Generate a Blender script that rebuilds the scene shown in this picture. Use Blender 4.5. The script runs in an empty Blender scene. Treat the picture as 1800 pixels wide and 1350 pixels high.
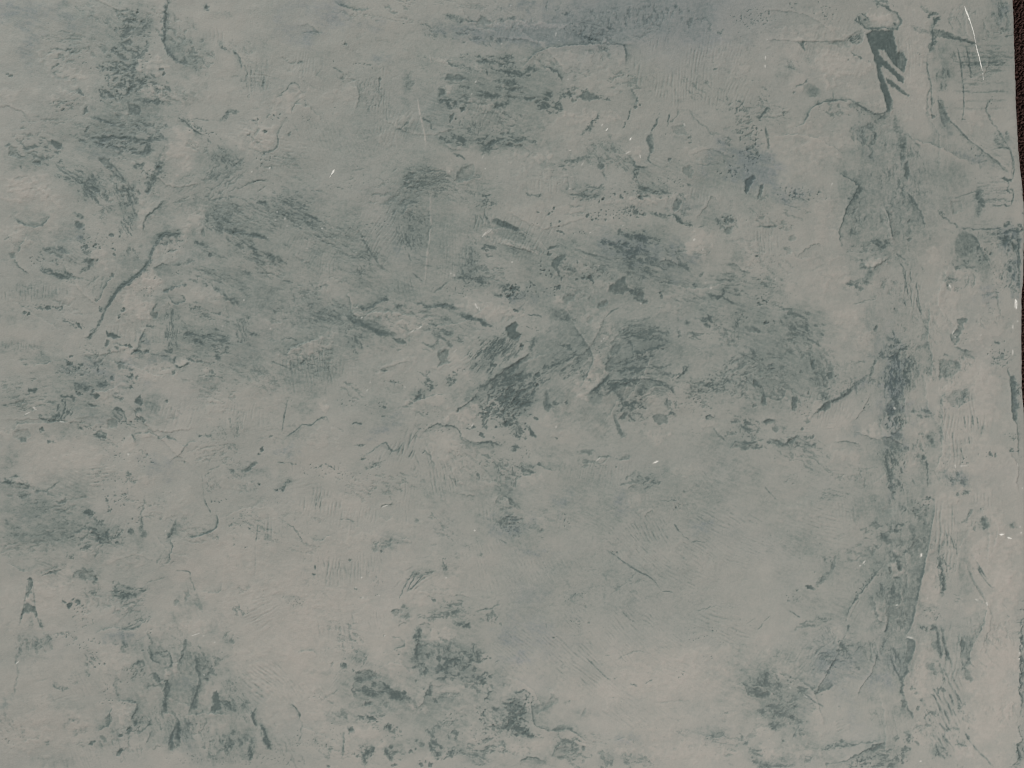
import bpy, math, random
import numpy as np

# ------------------------------------------------------------------ scale
# one photo pixel is half a millimetre on the board; the board's face is z = 0
S = 0.0005
THICK = 24.0            # board thickness in the same units (12 mm)
sc = bpy.context.scene

# ------------------------------------------------------------------ camera, world, lamps, exposure
cam_d = bpy.data.cameras.new('camera')
cam_d.lens = 28.0
cam_d.sensor_width = 36.0
cam_d.clip_start = 0.01
cam_d.clip_end = 50.0
cam = bpy.data.objects.new('camera', cam_d)
sc.collection.objects.link(cam)
cam.location = (0.0, 0.0, 0.9 * 28.0 / 36.0)
sc.camera = cam

world = bpy.data.worlds.new('World')
sc.world = world
world.use_nodes = True
bg = world.node_tree.nodes['Background']
bg.inputs['Color'].default_value = (0.93, 0.97, 1.0, 1)
bg.inputs['Strength'].default_value = 0.20


def area(name, loc, target, size, power, col):
    d = bpy.data.lights.new(name, 'AREA')
    d.shape = 'RECTANGLE'
    d.size, d.size_y = size
    d.energy = power
    d.color = col
    o = bpy.data.objects.new(name, d)
    sc.collection.objects.link(o)
    o.location = loc
    v = np.array(target) - np.array(loc)
    from mathutils import Vector
    o.rotation_euler = Vector(v).to_track_quat('-Z', 'Y').to_euler()
    return o


area('window_light', (-3.2, 4.5, 2.5), (0.0, 0.0, 0.0), (1.3, 0.9), 325.0, (0.975, 1.0, 0.975))
area('warm_fill', (0.7, -1.45, 1.6), (0.15, -0.35, 0.0), (0.9, 0.9), 26.0, (1.0, 0.93, 0.885))  # unseen warm fill, added to offset the window falloff and warm the bottom

sc.cycles.pixel_filter_type = 'BLACKMAN_HARRIS'
sc.cycles.filter_width = 1.05

vs = sc.view_settings
vs.view_transform = 'Standard'
vs.look = 'None'
vs.exposure = 0.0
vs.gamma = 1.0

# ------------------------------------------------------------------ noise
rng = np.random.RandomState(7)
_ga = rng.rand(256) * 2 * np.pi
GX = np.cos(_ga).astype(np.float32)
GY = np.sin(_ga).astype(np.float32)


def _hash(ix, iy, seed):
    h = ix.astype(np.uint32) * np.uint32(374761393) + iy.astype(np.uint32) * np.uint32(668265263) + np.uint32((seed * 2246822519) & 0xffffffff)
    h = (h ^ (h >> np.uint32(13))) * np.uint32(1274126177)
    return ((h ^ (h >> np.uint32(16))) & np.uint32(255)).astype(np.int32)


def perlin(x, y, seed=0):
    x = np.asarray(x, np.float32)
    y = np.asarray(y, np.float32)
    fx = np.floor(x)
    fy = np.floor(y)
    ix = fx.astype(np.int64)
    iy = fy.astype(np.int64)
    x = x - fx
    y = y - fy
    u = x * x * x * (x * (x * 6 - 15) + 10)
    v = y * y * y * (y * (y * 6 - 15) + 10)

    def g(dx, dy):
        k = _hash(ix + dx, iy + dy, seed)
        return GX[k] * (x - dx) + GY[k] * (y - dy)
    a = g(0, 0)
    a = a + u * (g(1, 0) - a)
    b = g(0, 1)
    b = b + u * (g(1, 1) - b)
    return (a + v * (b - a)) * 1.5


def fbm(x, y, octs=4, seed=0, gain=0.55):
    t = 0
    a = 1.0
    n = 0.0
    for o in range(octs):
        t = t + a * perlin(x * 2 ** o + 17.3 * o, y * 2 ** o - 9.1 * o, seed + o * 13)
        n += a * a
        a *= gain
    return t / math.sqrt(n) * 1.25


def sst(a, b, x):
    t = np.clip((x - a) / (b - a), 0, 1)
    return t * t * (3 - 2 * t)


# ------------------------------------------------------------------ the grid of the plaster face (photo pixel units)
PITCH = 1.39
core_x = np.arange(0, 1822, PITCH)
core_y = np.arange(0, 1350 + PITCH, PITCH)


def margin(n, first, reach):
    r = np.linspace(0, 1, n + 1)[1:]
    k = first * n / reach
    return reach * (k * r + (1 - k) * r ** 2)


gx = np.concatenate([-margin(40, PITCH, 330)[::-1], core_x]).astype(np.float32)
gy = np.concatenate([-margin(34, PITCH, 250)[::-1], core_y, core_y[-1] + margin(34, PITCH, 250)]).astype(np.float32)
NX, NY = len(gx), len(gy)
X, Y = np.meshgrid(gx, gy)
D = np.zeros((NY, NX), np.float32)      # how much dark green-grey glaze sits on the plaster
H = np.zeros((NY, NX), np.float32)      # relief
T = np.zeros((NY, NX), np.float32)      # cool (+) or warm (-) cast of the pigment, with the painted top sheen
W = np.zeros((NY, NX), np.float32)      # bare white plaster showing

_seed = [100]


def nseed():
    _seed[0] += 7
    return _seed[0]


def win(x0, y0, x1, y1):
    i0, i1 = np.searchsorted(gx, [x0, x1])
    j0, j1 = np.searchsorted(gy, [y0, y1])
    return (slice(j0, j1), slice(i0, i1))


# features are written in the pixel units of an enlarged detail: origin + scale
org = [0.0, 0.0, 1.0]
soft_ops, hard_ops = [], []


def O(x, y, k=3.75):
    org[0], org[1], org[2] = x, y, k


def gp(p):
    return (org[0] + p[0] / org[2], org[1] + p[1] / org[2])


def _ell(cx, cy, rx, ry, ang, sd, rough=0.45, lay=None):
    # lay: the lie of the patch where it differs from the run of the marks in it
    r = max(rx, ry) * 1.5 + 4
    w = win(cx - r, cy - r, cx + r, cy + r)
    x, y = X[w] - cx, Y[w] - cy
    if x.size == 0:
        return None
    c, s = math.cos(ang), math.sin(ang)
    u, v = x * c + y * s, -x * s + y * c
    q = min(rx, ry)
    if lay is None:
        eu, ev = u, v
    else:
        c2, s2 = math.cos(lay), math.sin(lay)
        eu, ev = x * c2 + y * s2, -x * s2 + y * c2
    rr = np.sqrt((eu / rx) ** 2 + (ev / ry) ** 2) + rough * fbm(X[w] / (q * 0.9), Y[w] / (q * 0.9), 4, sd)
    return w, u, v, rr


# the run of the trowel over the board: slanting across the middle, upright along the right side
def flow(x, y):
    if x > 1490:
        return math.radians(86)
    if 780 < x < 1130 and 540 < y < 780:
        return math.radians(-38)
    if x < 520 and y > 1020:
        return math.radians(70)
    if y > 1000:
        return math.radians(25)
    return math.radians(18)


# ---- soft marks
def _smoke(cx, cy, rx, ry, ang, dark, tone, rough):
    sd = nseed()
    e = _ell(cx, cy, rx, ry, ang, sd, rough)
    if e is None:
        return
    w, u, v, rr = e
    m = sst(1.15, 0.05, rr)
    sc_ = max(12, min(rx, ry) * 0.6)
    n = fbm(u / (sc_ * 1.5), v / sc_, 5, sd + 3, 0.62)
    fl = flow(cx, cy)
    fu = X[w] * math.cos(fl) + Y[w] * math.sin(fl)
    fv = -X[w] * math.sin(fl) + Y[w] * math.cos(fl)
    dry = sst(-0.6, 0.8, fbm(fu / 26, fv / 5.5, 4, 7004, 0.72) + 0.35 * n)
    m = m * np.clip(0.8 + 0.6 * n, 0, 1.6) * (0.50 + 0.95 * dry)
    D[w] += 1.35 * dark * m
    T[w] += tone * m


def _light(cx, cy, rx, ry, ang, amt, warm, h):
    sd = nseed()
    e = _ell(cx, cy, rx, ry, ang, sd, 0.75)
    if e is None:
        return
    w, u, v, rr = e
    m = sst(1.1, 0.35, rr + 0.25 * fbm(X[w] / 8, Y[w] / 6, 3, sd + 2)) * np.clip(0.8 + 0.4 * fbm(X[w] / 12, Y[w] / 9, 4, sd + 5), 0, 1)
    D[w] = D[w] * (1 - 0.9 * amt * m) - 0.06 * amt * m
    T[w] -= 0.5 * warm * m
    H[w] += h * m


def smoke(cx, cy, rx, ry, dark, ang=0, tone=0.0, rough=0.55):
    p = gp((cx, cy))
    k = org[2]
    soft_ops.append((_smoke, (p[0], p[1], rx / k, ry / k, math.radians(ang), dark, tone, rough)))


def light(cx, cy, rx, ry, amt=0.8, ang=0, warm=0.1, h=0.8):
    p = gp((cx, cy))
    k = org[2]
    soft_ops.append((_light, (p[0], p[1], rx / k, ry / k, math.radians(ang), amt, warm, h)))


# ---- broken, torn patches of glaze: islands with crisp edges
def _flake(cx, cy, rx, ry, ang, dark, s, ratio, cov, depth, crisp):
    sd = nseed()
    e = _ell(cx, cy, rx, ry, ang, sd, lay=None if abs(math.sin(ang)) < 0.84 else 0.0)
    if e is None:
        return
    w, u, v, rr = e
    m = sst(1.2, 0.5, rr)
    a = fbm(u / (s * 2.2), v / (s * 2.2), 2, sd + 5)
    b = fbm(u / (s * 2.2) + 31, v / (s * 2.2), 2, sd + 9)
    n = fbm((u + a * s * 0.5) / (s * ratio * 1.35), (v + b * s * 0.5) / s, 5, sd + 1, 0.66)
    th = 1.0 - (0.62 + cov) * m
    val = sst(th, th + crisp, n)
    shade = np.clip(0.70 + 0.4 * fbm(u / s * 1.7, v / s * 1.7, 3, sd + 21), 0.15, 1.4)
    rim = np.exp(-((n - th - crisp * 0.5) / (crisp * 1.2)) ** 2)
    grade = np.clip((n - th) / 0.85, 0, 1.15)
    D[w] += dark * shade * (0.36 * val + 0.95 * grade * val) + 0.16 * dark * m * np.clip(0.6 + n, 0, 1.5)
    H[w] -= depth * val * m
    H[w] += 0.25 * depth * rim * m * (1 - val)


def flake(cx, cy, rx, ry, dark=0.7, ang=0, s=9, ratio=1.8, cov=0.4, depth=0.8, crisp=0.30):
    p = gp((cx, cy))
    k = org[2]
    hard_ops.append((_flake, (p[0], p[1], rx / k, ry / k, math.radians(ang), dark, s, ratio, cov, depth, crisp)))


def streak(cx, cy, rx, ry, dark=0.5, ang=0, s=4.5, ratio=5, cov=0.35, depth=0.6, crisp=0.4):
    flake(cx, cy, rx, ry, dark, ang, s, ratio, cov, depth, crisp)


def pits(cx, cy, rx, ry, dark=0.9, ang=0, s=4.2, cov=0.05, depth=1.2, crisp=0.18, ratio=1.25):
    p = gp((cx, cy))
    k = org[2]
    hard_ops.append((_pits, (p[0], p[1], rx / k, ry / k, math.radians(ang), dark, s, ratio, cov, depth, crisp)))


def _pits(cx, cy, rx, ry, ang, dark, s, ratio, cov, depth, crisp):
    sd = nseed()
    e = _ell(cx, cy, rx, ry, ang, sd, lay=None if abs(math.sin(ang)) < 0.84 else 0.0)
    if e is None:
        return
    w, u, v, rr = e
    m = sst(1.2, 0.5, rr)
    n = perlin(u / (s * ratio), v / s, sd + 1) + 0.25 * perlin(u / s * 2.3, v / s * 2.3, sd + 2)
    th = 0.95 - (0.5 + cov) * m
    val = sst(th, th + crisp, n) * (0.6 + 0.5 * np.clip(perlin(u / 14, v / 14, sd + 4) + 0.5, 0, 1))
    D[w] += dark * val
    H[w] -= depth * val


# ---- ripples left by the trowel: relief, with glaze and painted shading darkening the troughs
def _comb(cx, cy, rx, ry, ang, lam, amp, dark, patch):
    sd = nseed()
    e = _ell(cx, cy, rx, ry, ang, sd, lay=0.0)
    if e is None:
        return
    w, u, v, rr = e
    m = sst(1.15, 0.35, rr)
    lam = max(lam * 1.12, 5.8)
    ph = fbm(u / 90, v / 60, 2, sd + 3) * 1.0 + 0.16 * perlin(u / 14, v / 9, sd + 8)
    rid = np.sin((v / lam + ph) * 2 * np.pi)
    pa = np.clip(fbm(u / (patch * 1.8), v / (patch * 0.55), 3, sd + 5, 0.7) * 1.5 + 0.5, 0, 1.4)
    tr = np.clip(-rid - 0.15, 0, 1) ** 1.5
    H[w] += amp * (0.9 * rid - 1.5 * tr) * m * pa
    D[w] += 1.15 * dark * tr * m * pa


def comb(cx, cy, rx, ry, ang=90, lam=5, amp=0.30, dark=0.12, patch=14):
    p = gp((cx, cy))
    k = org[2]
    hard_ops.append((_comb, (p[0], p[1], rx / k, ry / k, math.radians(ang), lam, amp, dark, patch)))


# ---- lines
def _smooth(pts):
    p = np.array(pts, np.float32)
    if len(p) < 3:
        return p
    q = np.vstack([2 * p[0] - p[1], p, 2 * p[-1] - p[-2]])
    out = []
    for i in range(1, len(q) - 2):
        for t in (0, 0.34, 0.67):
            a, b, c, d = q[i - 1], q[i], q[i + 1], q[i + 2]
            out.append(0.5 * (2 * b + (c - a) * t + (2 * a - 5 * b + 4 * c - d) * t * t + (3 * b - a - 3 * c + d) * t ** 3))
    out.append(p[-1])
    return np.array(out)


def _dist(pts, pad, wob, sd, closed=False):
    p = np.array(pts, np.float32)
    lo, hi = p.min(0) - pad, p.max(0) + pad
    w = win(lo[0], lo[1], hi[0], hi[1])
    x, y = X[w], Y[w]
    if x.size == 0:
        return None
    if wob:
        x = x + wob * (perlin(x / 11, y / 11, sd) + 0.6 * perlin(x / 4.5, y / 4.5, sd + 1))
        y = y + wob * (perlin(Y[w] / 11, X[w] / 11, sd + 2) + 0.6 * perlin(Y[w] / 4.5, X[w] / 4.5, sd + 3))
    seg = np.linalg.norm(np.diff(p, axis=0), axis=1)
    L = max(seg.sum(), 1e-3)
    best = np.full(x.shape, 1e9, np.float32)
    sgn = np.zeros(x.shape, np.float32)
    tt = np.zeros(x.shape, np.float32)
    acc = 0.0
    for i in range(len(p) - 1):
        a, d = p[i], p[i + 1] - p[i]
        l2 = float(d @ d) + 1e-9
        t = np.clip(((x - a[0]) * d[0] + (y - a[1]) * d[1]) / l2, 0, 1)
        ex, ey = x - a[0] - t * d[0], y - a[1] - t * d[1]
        dd = ex * ex + ey * ey
        k = dd < best
        best = np.where(k, dd, best)
        cr = d[0] * (y - a[1]) - d[1] * (x - a[0])
        sgn = np.where(k, np.sign(cr), sgn)
        tt = np.where(k, (acc + t * seg[i]) / L, tt)
        acc += seg[i]
    return w, x, y, np.sqrt(best), sgn, tt, L


def _crack(pts, dark, wd, depth, wob, broken, side, fade, lip):
    sd = nseed()
    p = _smooth(pts)
    r = _dist(p, max(wd * 3, fade * 2.5) + 6, wob * 1.35, sd)
    if r is None:
        return
    w, x, y, d, sg, t, L = r
    tap = np.clip(np.minimum(t, 1 - t) * 5 + 0.25, 0, 1)
    al = 0.78 + 0.5 * perlin(x / 13, y / 13, sd + 6)
    broken = max(broken, 0.6)
    if broken:
        al = al * np.clip(0.85 + broken * (perlin(x / 5, y / 5, sd + 7) + 0.4 * perlin(x / 2.6, y / 2.6, sd + 17)), 0, 1.3)
    ww = wd * 0.9 * (0.5 + 0.5 * tap) * np.clip(1 + 0.45 * perlin(x / 9, y / 9, sd + 8), 0.35, 2)
    rag = 1.0
    if wd > 2.0:        # broad dabs are dragged dry: ragged outline, torn inside
        tear_ = fbm(x / 6.5, y / 4.5, 4, sd + 31, 0.7)
        ww = ww * np.clip(1.0 + 0.55 * tear_, 0.3, 1.9)
        rag = np.clip(0.85 + 0.75 * fbm(x / 5, y / 4, 3, sd + 41, 0.7), 0.12, 1.5)
    core = np.exp(-(d / ww) ** 4.0) * tap * np.clip(1.2 * al, 0, 1.4) * rag
    D[w] += 1.05 * dark * core
    H[w] -= 0.8 * depth * core
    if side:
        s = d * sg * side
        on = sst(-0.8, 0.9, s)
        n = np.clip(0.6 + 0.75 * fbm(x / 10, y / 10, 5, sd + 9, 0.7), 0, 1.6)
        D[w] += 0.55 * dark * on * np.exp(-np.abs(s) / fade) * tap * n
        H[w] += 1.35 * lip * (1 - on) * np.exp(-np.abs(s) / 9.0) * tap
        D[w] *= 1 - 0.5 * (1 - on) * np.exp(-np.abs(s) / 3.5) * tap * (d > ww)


def crack(pts, dark=0.7, w=1.6, depth=1.0, wob=1.6, broken=0.0):
    hard_ops.append((_crack, ([gp(q) for q in pts], dark, w, depth, wob, broken, 0, 1.0, 0)))


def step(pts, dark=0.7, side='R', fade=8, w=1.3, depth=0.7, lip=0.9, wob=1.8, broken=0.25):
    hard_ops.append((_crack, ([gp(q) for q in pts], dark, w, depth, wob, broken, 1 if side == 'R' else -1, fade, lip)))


def stroke(pts, dark=0.7, w=5, depth=0.6, wob=2.2, broken=0.7):
    hard_ops.append((_crack, ([gp(q) for q in pts], dark, w, depth, wob, broken, 0, 1.0, 0)))


# ---- crisp pools of glaze
def _pool(pts, dark, soft, edge, depth, wob, mott):
    sd = nseed()
    c = list(pts) + [pts[0]]
    r = _dist(c, 8, wob * 1.4 + 0.8, sd)
    if r is None:
        return
    w, x, y, d, sg, t, L = r
    ins = np.zeros(x.shape, bool)
    for (ax, ay), (bx, by) in zip(c[:-1], c[1:]):
        k = ((ay > y) != (by > y)) & (x < (bx - ax) * (y - ay) / (by - ay + 1e-9) + ax)
        ins ^= k
    s = np.where(ins, d, -d)
    s = s + 0.9 * fbm(x / 5.0, y / 5.0, 3, sd + 15)
    so = soft * (0.7 + 2.4 * np.clip(perlin(x / 17, y / 17, sd + 11) + 0.05, 0, 1))
    m = sst(-so, so, s)
    n = np.clip(1 + (mott + 0.15) * fbm(x / 9, y / 9, 5, sd + 5, 0.7), 0.2, 1.8)
    rim = np.exp(-(s / 1.6) ** 2)
    D[w] = D[w] * (1 - 0.6 * m) + dark * m * n + edge * rim
    H[w] -= depth * m
    H[w] += 0.35 * depth * np.exp(-((s + 2.5) / 1.5) ** 2)


def pool(pts, dark=0.7, soft=1.1, edge=0.1, depth=1.0, wob=1.2, mott=0.3):
    hard_ops.append((_pool, ([gp(q) for q in pts], dark, soft, edge, depth, wob, mott)))


def dots(lst, dark=1.0, depth=1.2):
    for x, y, r in lst:
        q = gp((x, y))
        hard_ops.append((_dot, (q[0], q[1], r / org[2], dark, depth)))


def _dot(cx, cy, r, dark, depth):
    sd = nseed()
    w = win(cx - r * 3 - 3, cy - r * 3 - 3, cx + r * 3 + 3, cy + r * 3 + 3)
    x, y = X[w] - cx, Y[w] - cy
    if x.size == 0:
        return
    an = (sd % 17) * 0.37
    xu, yv = x * math.cos(an) + y * math.sin(an), -x * math.sin(an) + y * math.cos(an)
    st = 1.0 + 0.5 * ((sd * 13) % 10) / 10.0
    q = min(r, 3.5) + 1.2
    d = np.sqrt((xu / st) ** 2 + (yv * st) ** 2) * (1 + 0.75 * perlin(X[w] / q, Y[w] / q, sd)) + 0.8 * perlin(X[w] / 2.6, Y[w] / 2.6, sd + 3)
    r = r * 0.88
    m = sst(r + 1.1, r - 0.8, d) * np.clip(0.85 + 0.5 * perlin(X[w] / 4, Y[w] / 4, sd + 5), 0.2, 1.2)
    D[w] += dark * m
    H[w] -= depth * m
    H[w] += 0.25 * depth * np.exp(-((d - r - 1.6) / 1.2) ** 2)


def glint(lst):
    """nicks where the white plaster shows, and a painted arc highlight: (x, y, length, angle, width) """
    for x, y, l, a, wd in lst:
        q = gp((x, y))
        hard_ops.append((_nick, (q[0], q[1], l / org[2], math.radians(a), wd / org[2])))


def _nick(cx, cy, l, a, wd):
    sd = nseed()
    r = l + 4
    w = win(cx - r, cy - r, cx + r, cy + r)
    x, y = X[w] - cx, Y[w] - cy
    if x.size == 0:
        return
    u = x * math.cos(a) + y * math.sin(a)
    v = -x * math.sin(a) + y * math.cos(a)
    d = np.sqrt((u / (l / 2 + 0.3)) ** 2 + (v / (wd / 2 + 0.3)) ** 2) + 0.3 * perlin(X[w] / 3, Y[w] / 3, sd)
    m = sst(1.25, 0.6, d)
    W[w] = np.maximum(W[w], m * (0.22 + 0.5 * ((sd * 37) % 100) / 100.0) * min(1.0, 0.45 + l * wd / 16))
    H[w] += 0.3 * m

# ================================================================== what the board shows, region by region
# ---- broad washes over the whole board
O(0, 0, 1)
for a in [(230, 90, 95, 140, .20), (190, 260, 170, 110, .16), (110, 440, 100, 60, .18), (330, 560, 160, 110, .16),
          (150, 690, 160, 80, .20), (90, 900, 120, 90, .26), (860, 165, 150, 120, .28), (990, 60, 150, 26, .26),
          (980, 480, 140, 80, .2), (1120, 440, 120, 60, .26), (1080, 600, 190, 100, .26), (920, 690, 120, 70, .32),
          (560, 620, 150, 70, .24), (760, 430, 120, 130, .24), (1380, 620, 150, 130, .28), (1560, 620, 60, 280, .24),
          (1570, 1000, 75, 320, .28), (1660, 330, 70, 110, .22), (1520, 340, 60, 150, .26), (1720, 450, 60, 50, .22),
          (800, 1180, 120, 110, .26), (690, 1220, 90, 90, .28), (330, 1200, 140, 100, .22), (370, 1270, 110, 70, .18),
          (1350, 1210, 110, 90, .24), (930, 1260, 60, 50, .2), (1450, 1320, 130, 40, .2), (600, 470, 220, 110, .14),
          (1180, 850, 230, 150, .16), (1270, 300, 120, 80, .22), (620, 200, 200, 140, .10), (700, 720, 140, 60, .12),
          (420, 420, 120, 110, .12), (1420, 900, 180, 110, .12), (1480, 1080, 110, 120, .18), (880, 900, 120, 90, .14),
          (470, 90, 110, 70, .12), (60, 100, 90, 90, .12), (240, 1010, 160, 50, .10), (1100, 1020, 260, 100, .10),
          (560, 860, 200, 60, .06), (1240, 160, 200, 80, .06), (1740, 60, 50, 110, .2), (1690, 1180, 60, 120, .12)]:
    smoke(*a)
smoke(1150, 30, 190, 75, .16, tone=.5)  # cool wash that paints in the bluish sheen at the top
smoke(930, 62, 140, 22, .22, tone=.8)
smoke(1330, 300, 110, 45, .22, ang=25, tone=.9)
smoke(1120, 450, 110, 45, .16, ang=15, tone=.6)
smoke(560, 30, 110, 60, .10, tone=.6)
smoke(60, 30, 110, 40, .14, tone=.5)
smoke(1480, 1200, 120, 100, .08, tone=.5)
smoke(940, 1120, 90, 80, .08, tone=.5)
smoke(1570, 700, 40, 130, .16, tone=.6)
smoke(180, 660, 90, 40, .1, tone=.5)
smoke(1100, 700, 120, 60, .12, tone=-.4)
for a in [(590, 1060, 190, 110, .6), (130, 815, 110, 60, .5), (60, 375, 60, 55, .5), (1160, 1190, 200, 70, .5),
          (1750, 1120, 45, 260, .7), (60, 1060, 80, 50, .4), (1440, 110, 70, 60, .6), (1420, 265, 90, 60, .5),
          (1690, 720, 50, 140, .7), (100, 1290, 120, 60, .4), (700, 600, 90, 30, .4), (990, 380, 120, 30, .4),
          (480, 1130, 110, 90, .4), (1470, 560, 60, 90, .4), (430, 700, 90, 60, .3), (1010, 230, 90, 30, .3)]:
    light(*a, h=0.6)

# slanting sweeps of thin glaze across the upper left and the middle
for a in [(430, 380, 130, 60, .30, 24), (560, 400, 130, 60, .34, 24), (640, 470, 150, 60, .26, 26), (420, 470, 130, 40, .3, 20), (480, 520, 140, 34, .3, 16),
          (560, 570, 170, 36, .34, 16), (640, 560, 130, 40, .34, 22), (330, 330, 110, 50, .26, -35), (800, 470, 110, 40, .28, 18), (880, 420, 110, 36, .28, 20),
          (960, 460, 140, 40, .34, 22), (1080, 470, 150, 44, .36, 24), (1180, 500, 130, 44, .32, 20), (820, 580, 130, 34, .32, 18), (1080, 590, 120, 60, .3, -12),
          (1120, 650, 140, 50, .32, -14), (1000, 640, 90, 60, .3, -40), (1280, 560, 150, 60, .24, 14), (1380, 640, 120, 80, .28, 28), (860, 150, 150, 60, .3, 8),
          (850, 240, 150, 30, .34, 6), (800, 320, 120, 50, .22, 4), (220, 270, 130, 50, .26, 30), (120, 300, 120, 34, .26, 20), (100, 690, 140, 50, .24, -6),
          (330, 610, 130, 60, .26, 8), (440, 640, 130, 60, .2, 20), (160, 200, 120, 60, .18, -4), (240, 200, 110, 40, .28, 12), (520, 320, 120, 50, .14, 22),
          (90, 900, 130, 50, .28, -14), (160, 960, 120, 36, .24, 12)]:
    smoke(a[0], a[1], a[2], a[3], a[4] * .34, a[5])
    streak(a[0], a[1], a[2] * .85, a[3] * .8, a[4] * .9, a[5], 4.2, 6, .08, .35, .5)
# the upright teal band down the right side
pool([(1540, 205), (1580, 200), (1615, 300), (1640, 360), (1650, 430), (1610, 455), (1560, 470), (1500, 440), (1482, 400), (1510, 300)], .18, soft=9, edge=0, depth=.5, wob=3, mott=.6)
pool([(1545, 470), (1600, 460), (1632, 520), (1638, 640), (1610, 780), (1590, 900), (1560, 890), (1552, 760), (1540, 600)], .08, soft=10, edge=0, depth=.5, wob=3, mott=.6)
pool([(1612, 880), (1640, 890), (1628, 980), (1610, 1080), (1600, 1130), (1592, 1180), (1560, 1180), (1530, 1100), (1570, 1000), (1595, 930)], .19, soft=8, edge=0, depth=.4, wob=3, mott=.6)
streak(1572, 665, 26, 95, .7, 88, 6, 3, .35, .7, .6); streak(1570, 825, 24, 65, .45, 86, 6, 3, .3, .7, .6); streak(1575, 700, 34, 190, .2, 86, 5, 4, .25, .5, .6); streak(1575, 1020, 40, 190, .2, 84, 5, 4, .25, .5, .6); streak(1590, 340, 56, 130, .34, 82, 5, 4, .25, .5, .6)

# ---- region: top left
O(0, 0)
smoke(600, 200, 300, 240, .16); smoke(180, 330, 90, 150, .22, tone=.6); smoke(440, 100, 70, 130, .28)
smoke(150, 60, 220, 60, .18, tone=.6); smoke(920, 120, 130, 140, .25); smoke(1250, 360, 140, 260, .28); smoke(150, 1080, 110, 80, .35)
smoke(1250, 640, 90, 50, .3); smoke(650, 980, 180, 110, .3, tone=.3); smoke(1450, 1080, 200, 160, .28)
light(1200, 960, 110, 190, .9, 20); light(1000, 440, 110, 70, .9); light(450, 490, 100, 45, .8); light(1000, 600, 90, 50, .7)
light(200, 1230, 130, 100, .7); light(60, 620, 90, 60, .6); light(780, 730, 60, 70, .6); light(480, 640, 140, 60, .5)
light(960, 1080, 90, 80, .5); light(330, 400, 90, 70, .4); light(1700, 900, 140, 90, .6); light(1200, 640, 200, 40, .3)
flake(840, 320, 130, 220, .6, 10, 8, 1.4, .5); flake(860, 110, 120, 80, .5, 20, 6, 1.4, .4); flake(830, 560, 160, 140, .6, 0, 8, 1.6, .45)
flake(720, 930, 260, 60, .55, 5, 7, 2.5, .5); flake(880, 1000, 130, 60, .6, -10, 8, 1.5, .4); flake(1020, 560, 140, 60, .6, 25, 6, 2, .5)
flake(990, 840, 130, 90, .45, 20, 7, 1.6, .4); flake(720, 640, 80, 60, .6, 30, 7, 2, .45); flake(1300, 370, 150, 120, .35, 30, 8, 1.6, .4)
streak(440, 380, 140, 160, .35, -8, 5, 4, .4); streak(500, 1170, 230, 70, .6, 30, 5, 4, .45); streak(620, 1230, 140, 110, .55, 50, 4.5, 5, .4)
streak(860, 1290, 90, 100, .5, 60, 4, 5, .4); flake(200, 1010, 180, 90, .5, 5, 8, 2.6, .4); streak(340, 960, 120, 40, .5, 30, 5, 3, .4)
streak(430, 690, 110, 50, .4, -10, 3.5, 3, .4); streak(300, 800, 260, 30, .2, 2, 4, 7, .4); streak(1480, 1030, 150, 90, .45, 45, 5, 4, .35)
streak(1500, 1180, 220, 130, .3, -40, 6, 4, .4); streak(1650, 520, 60, 130, .25, 95, 2.5, 7, .25); streak(1100, 630, 200, 60, .25, 12, 5, 4, .35)
step([(1112, -10), (1085, 80), (1088, 160), (1080, 260), (1105, 330), (1145, 390), (1230, 435)], 1.0, 'L', 10, 3.0)
stroke([(995, 130), (950, 190), (850, 225)], .55, 5); stroke([(985, 285), (940, 355), (890, 410), (875, 500)], .75, 4)
stroke([(885, 650), (960, 665), (1085, 678)], .8, 4); stroke([(640, 430), (720, 450), (790, 465)], .7, 3)
step([(610, 780), (690, 800), (770, 835)], .7, 'L', 6, 2.2); stroke([(640, 895), (740, 900), (860, 915), (980, 925), (1110, 912)], .7, 3)
pool([(640, 1040), (720, 1045), (740, 1110), (690, 1090)], .5); stroke([(690, 1090), (760, 1150), (840, 1210)], .6, 3)
crack([(720, 1065), (790, 1150), (835, 1215)], .6, 1.3)
stroke([(1060, 1050), (1050, 1110), (1000, 1180), (970, 1270)], .8, 7, broken=1.2); stroke([(880, 1100), (960, 1080)], .8, 5)
stroke([(930, 1020), (990, 980), (960, 940)], .7, 5); stroke([(1040, 1050), (1090, 980), (1110, 985)], .5, 2.5)
step([(1175, 772), (1250, 830), (1290, 870), (1350, 895)], .8, 'R', 4, 1.6); pits(1300, 850, 140, 40, .8, 30, 3)
streak(1280, 830, 130, 30, .5, 35, 3, 4, .4); pits(1400, 890, 60, 18, .7, 0, 2.6)
stroke([(1440, 265), (1470, 310), (1500, 345)], .5, 3.5); step([(1535, 335), (1575, 375), (1595, 455)], .6, 'R', 6, 1.6)
stroke([(1445, 797), (1480, 780), (1510, 735), (1580, 740)], .5, 3); crack([(1270, 785), (1440, 797)], .35, 1)
stroke([(1355, 35), (1370, 70)], .8, 4); smoke(1470, 95, 90, 25, .25); dots([(1365, 50, 13), (75, 500, 12), (45, 490, 8), (575, 850, 12), (905, 80, 9), (760, 320, 10)], .6)
pool([(495, 600), (520, 580), (545, 605), (555, 632), (520, 622)], .6); pool([(550, 750), (555, 715), (575, 695), (578, 735)], .6)
pool([(330, 925), (400, 940), (390, 985), (355, 975)], .7); pool([(230, 1062), (270, 1065), (268, 1085), (240, 1082)], .6)
pool([(130, 1095), (150, 1100), (145, 1115)], .5); pool([(60, 960), (110, 975), (125, 1030), (60, 1025)], .25, soft=2.5)
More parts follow.
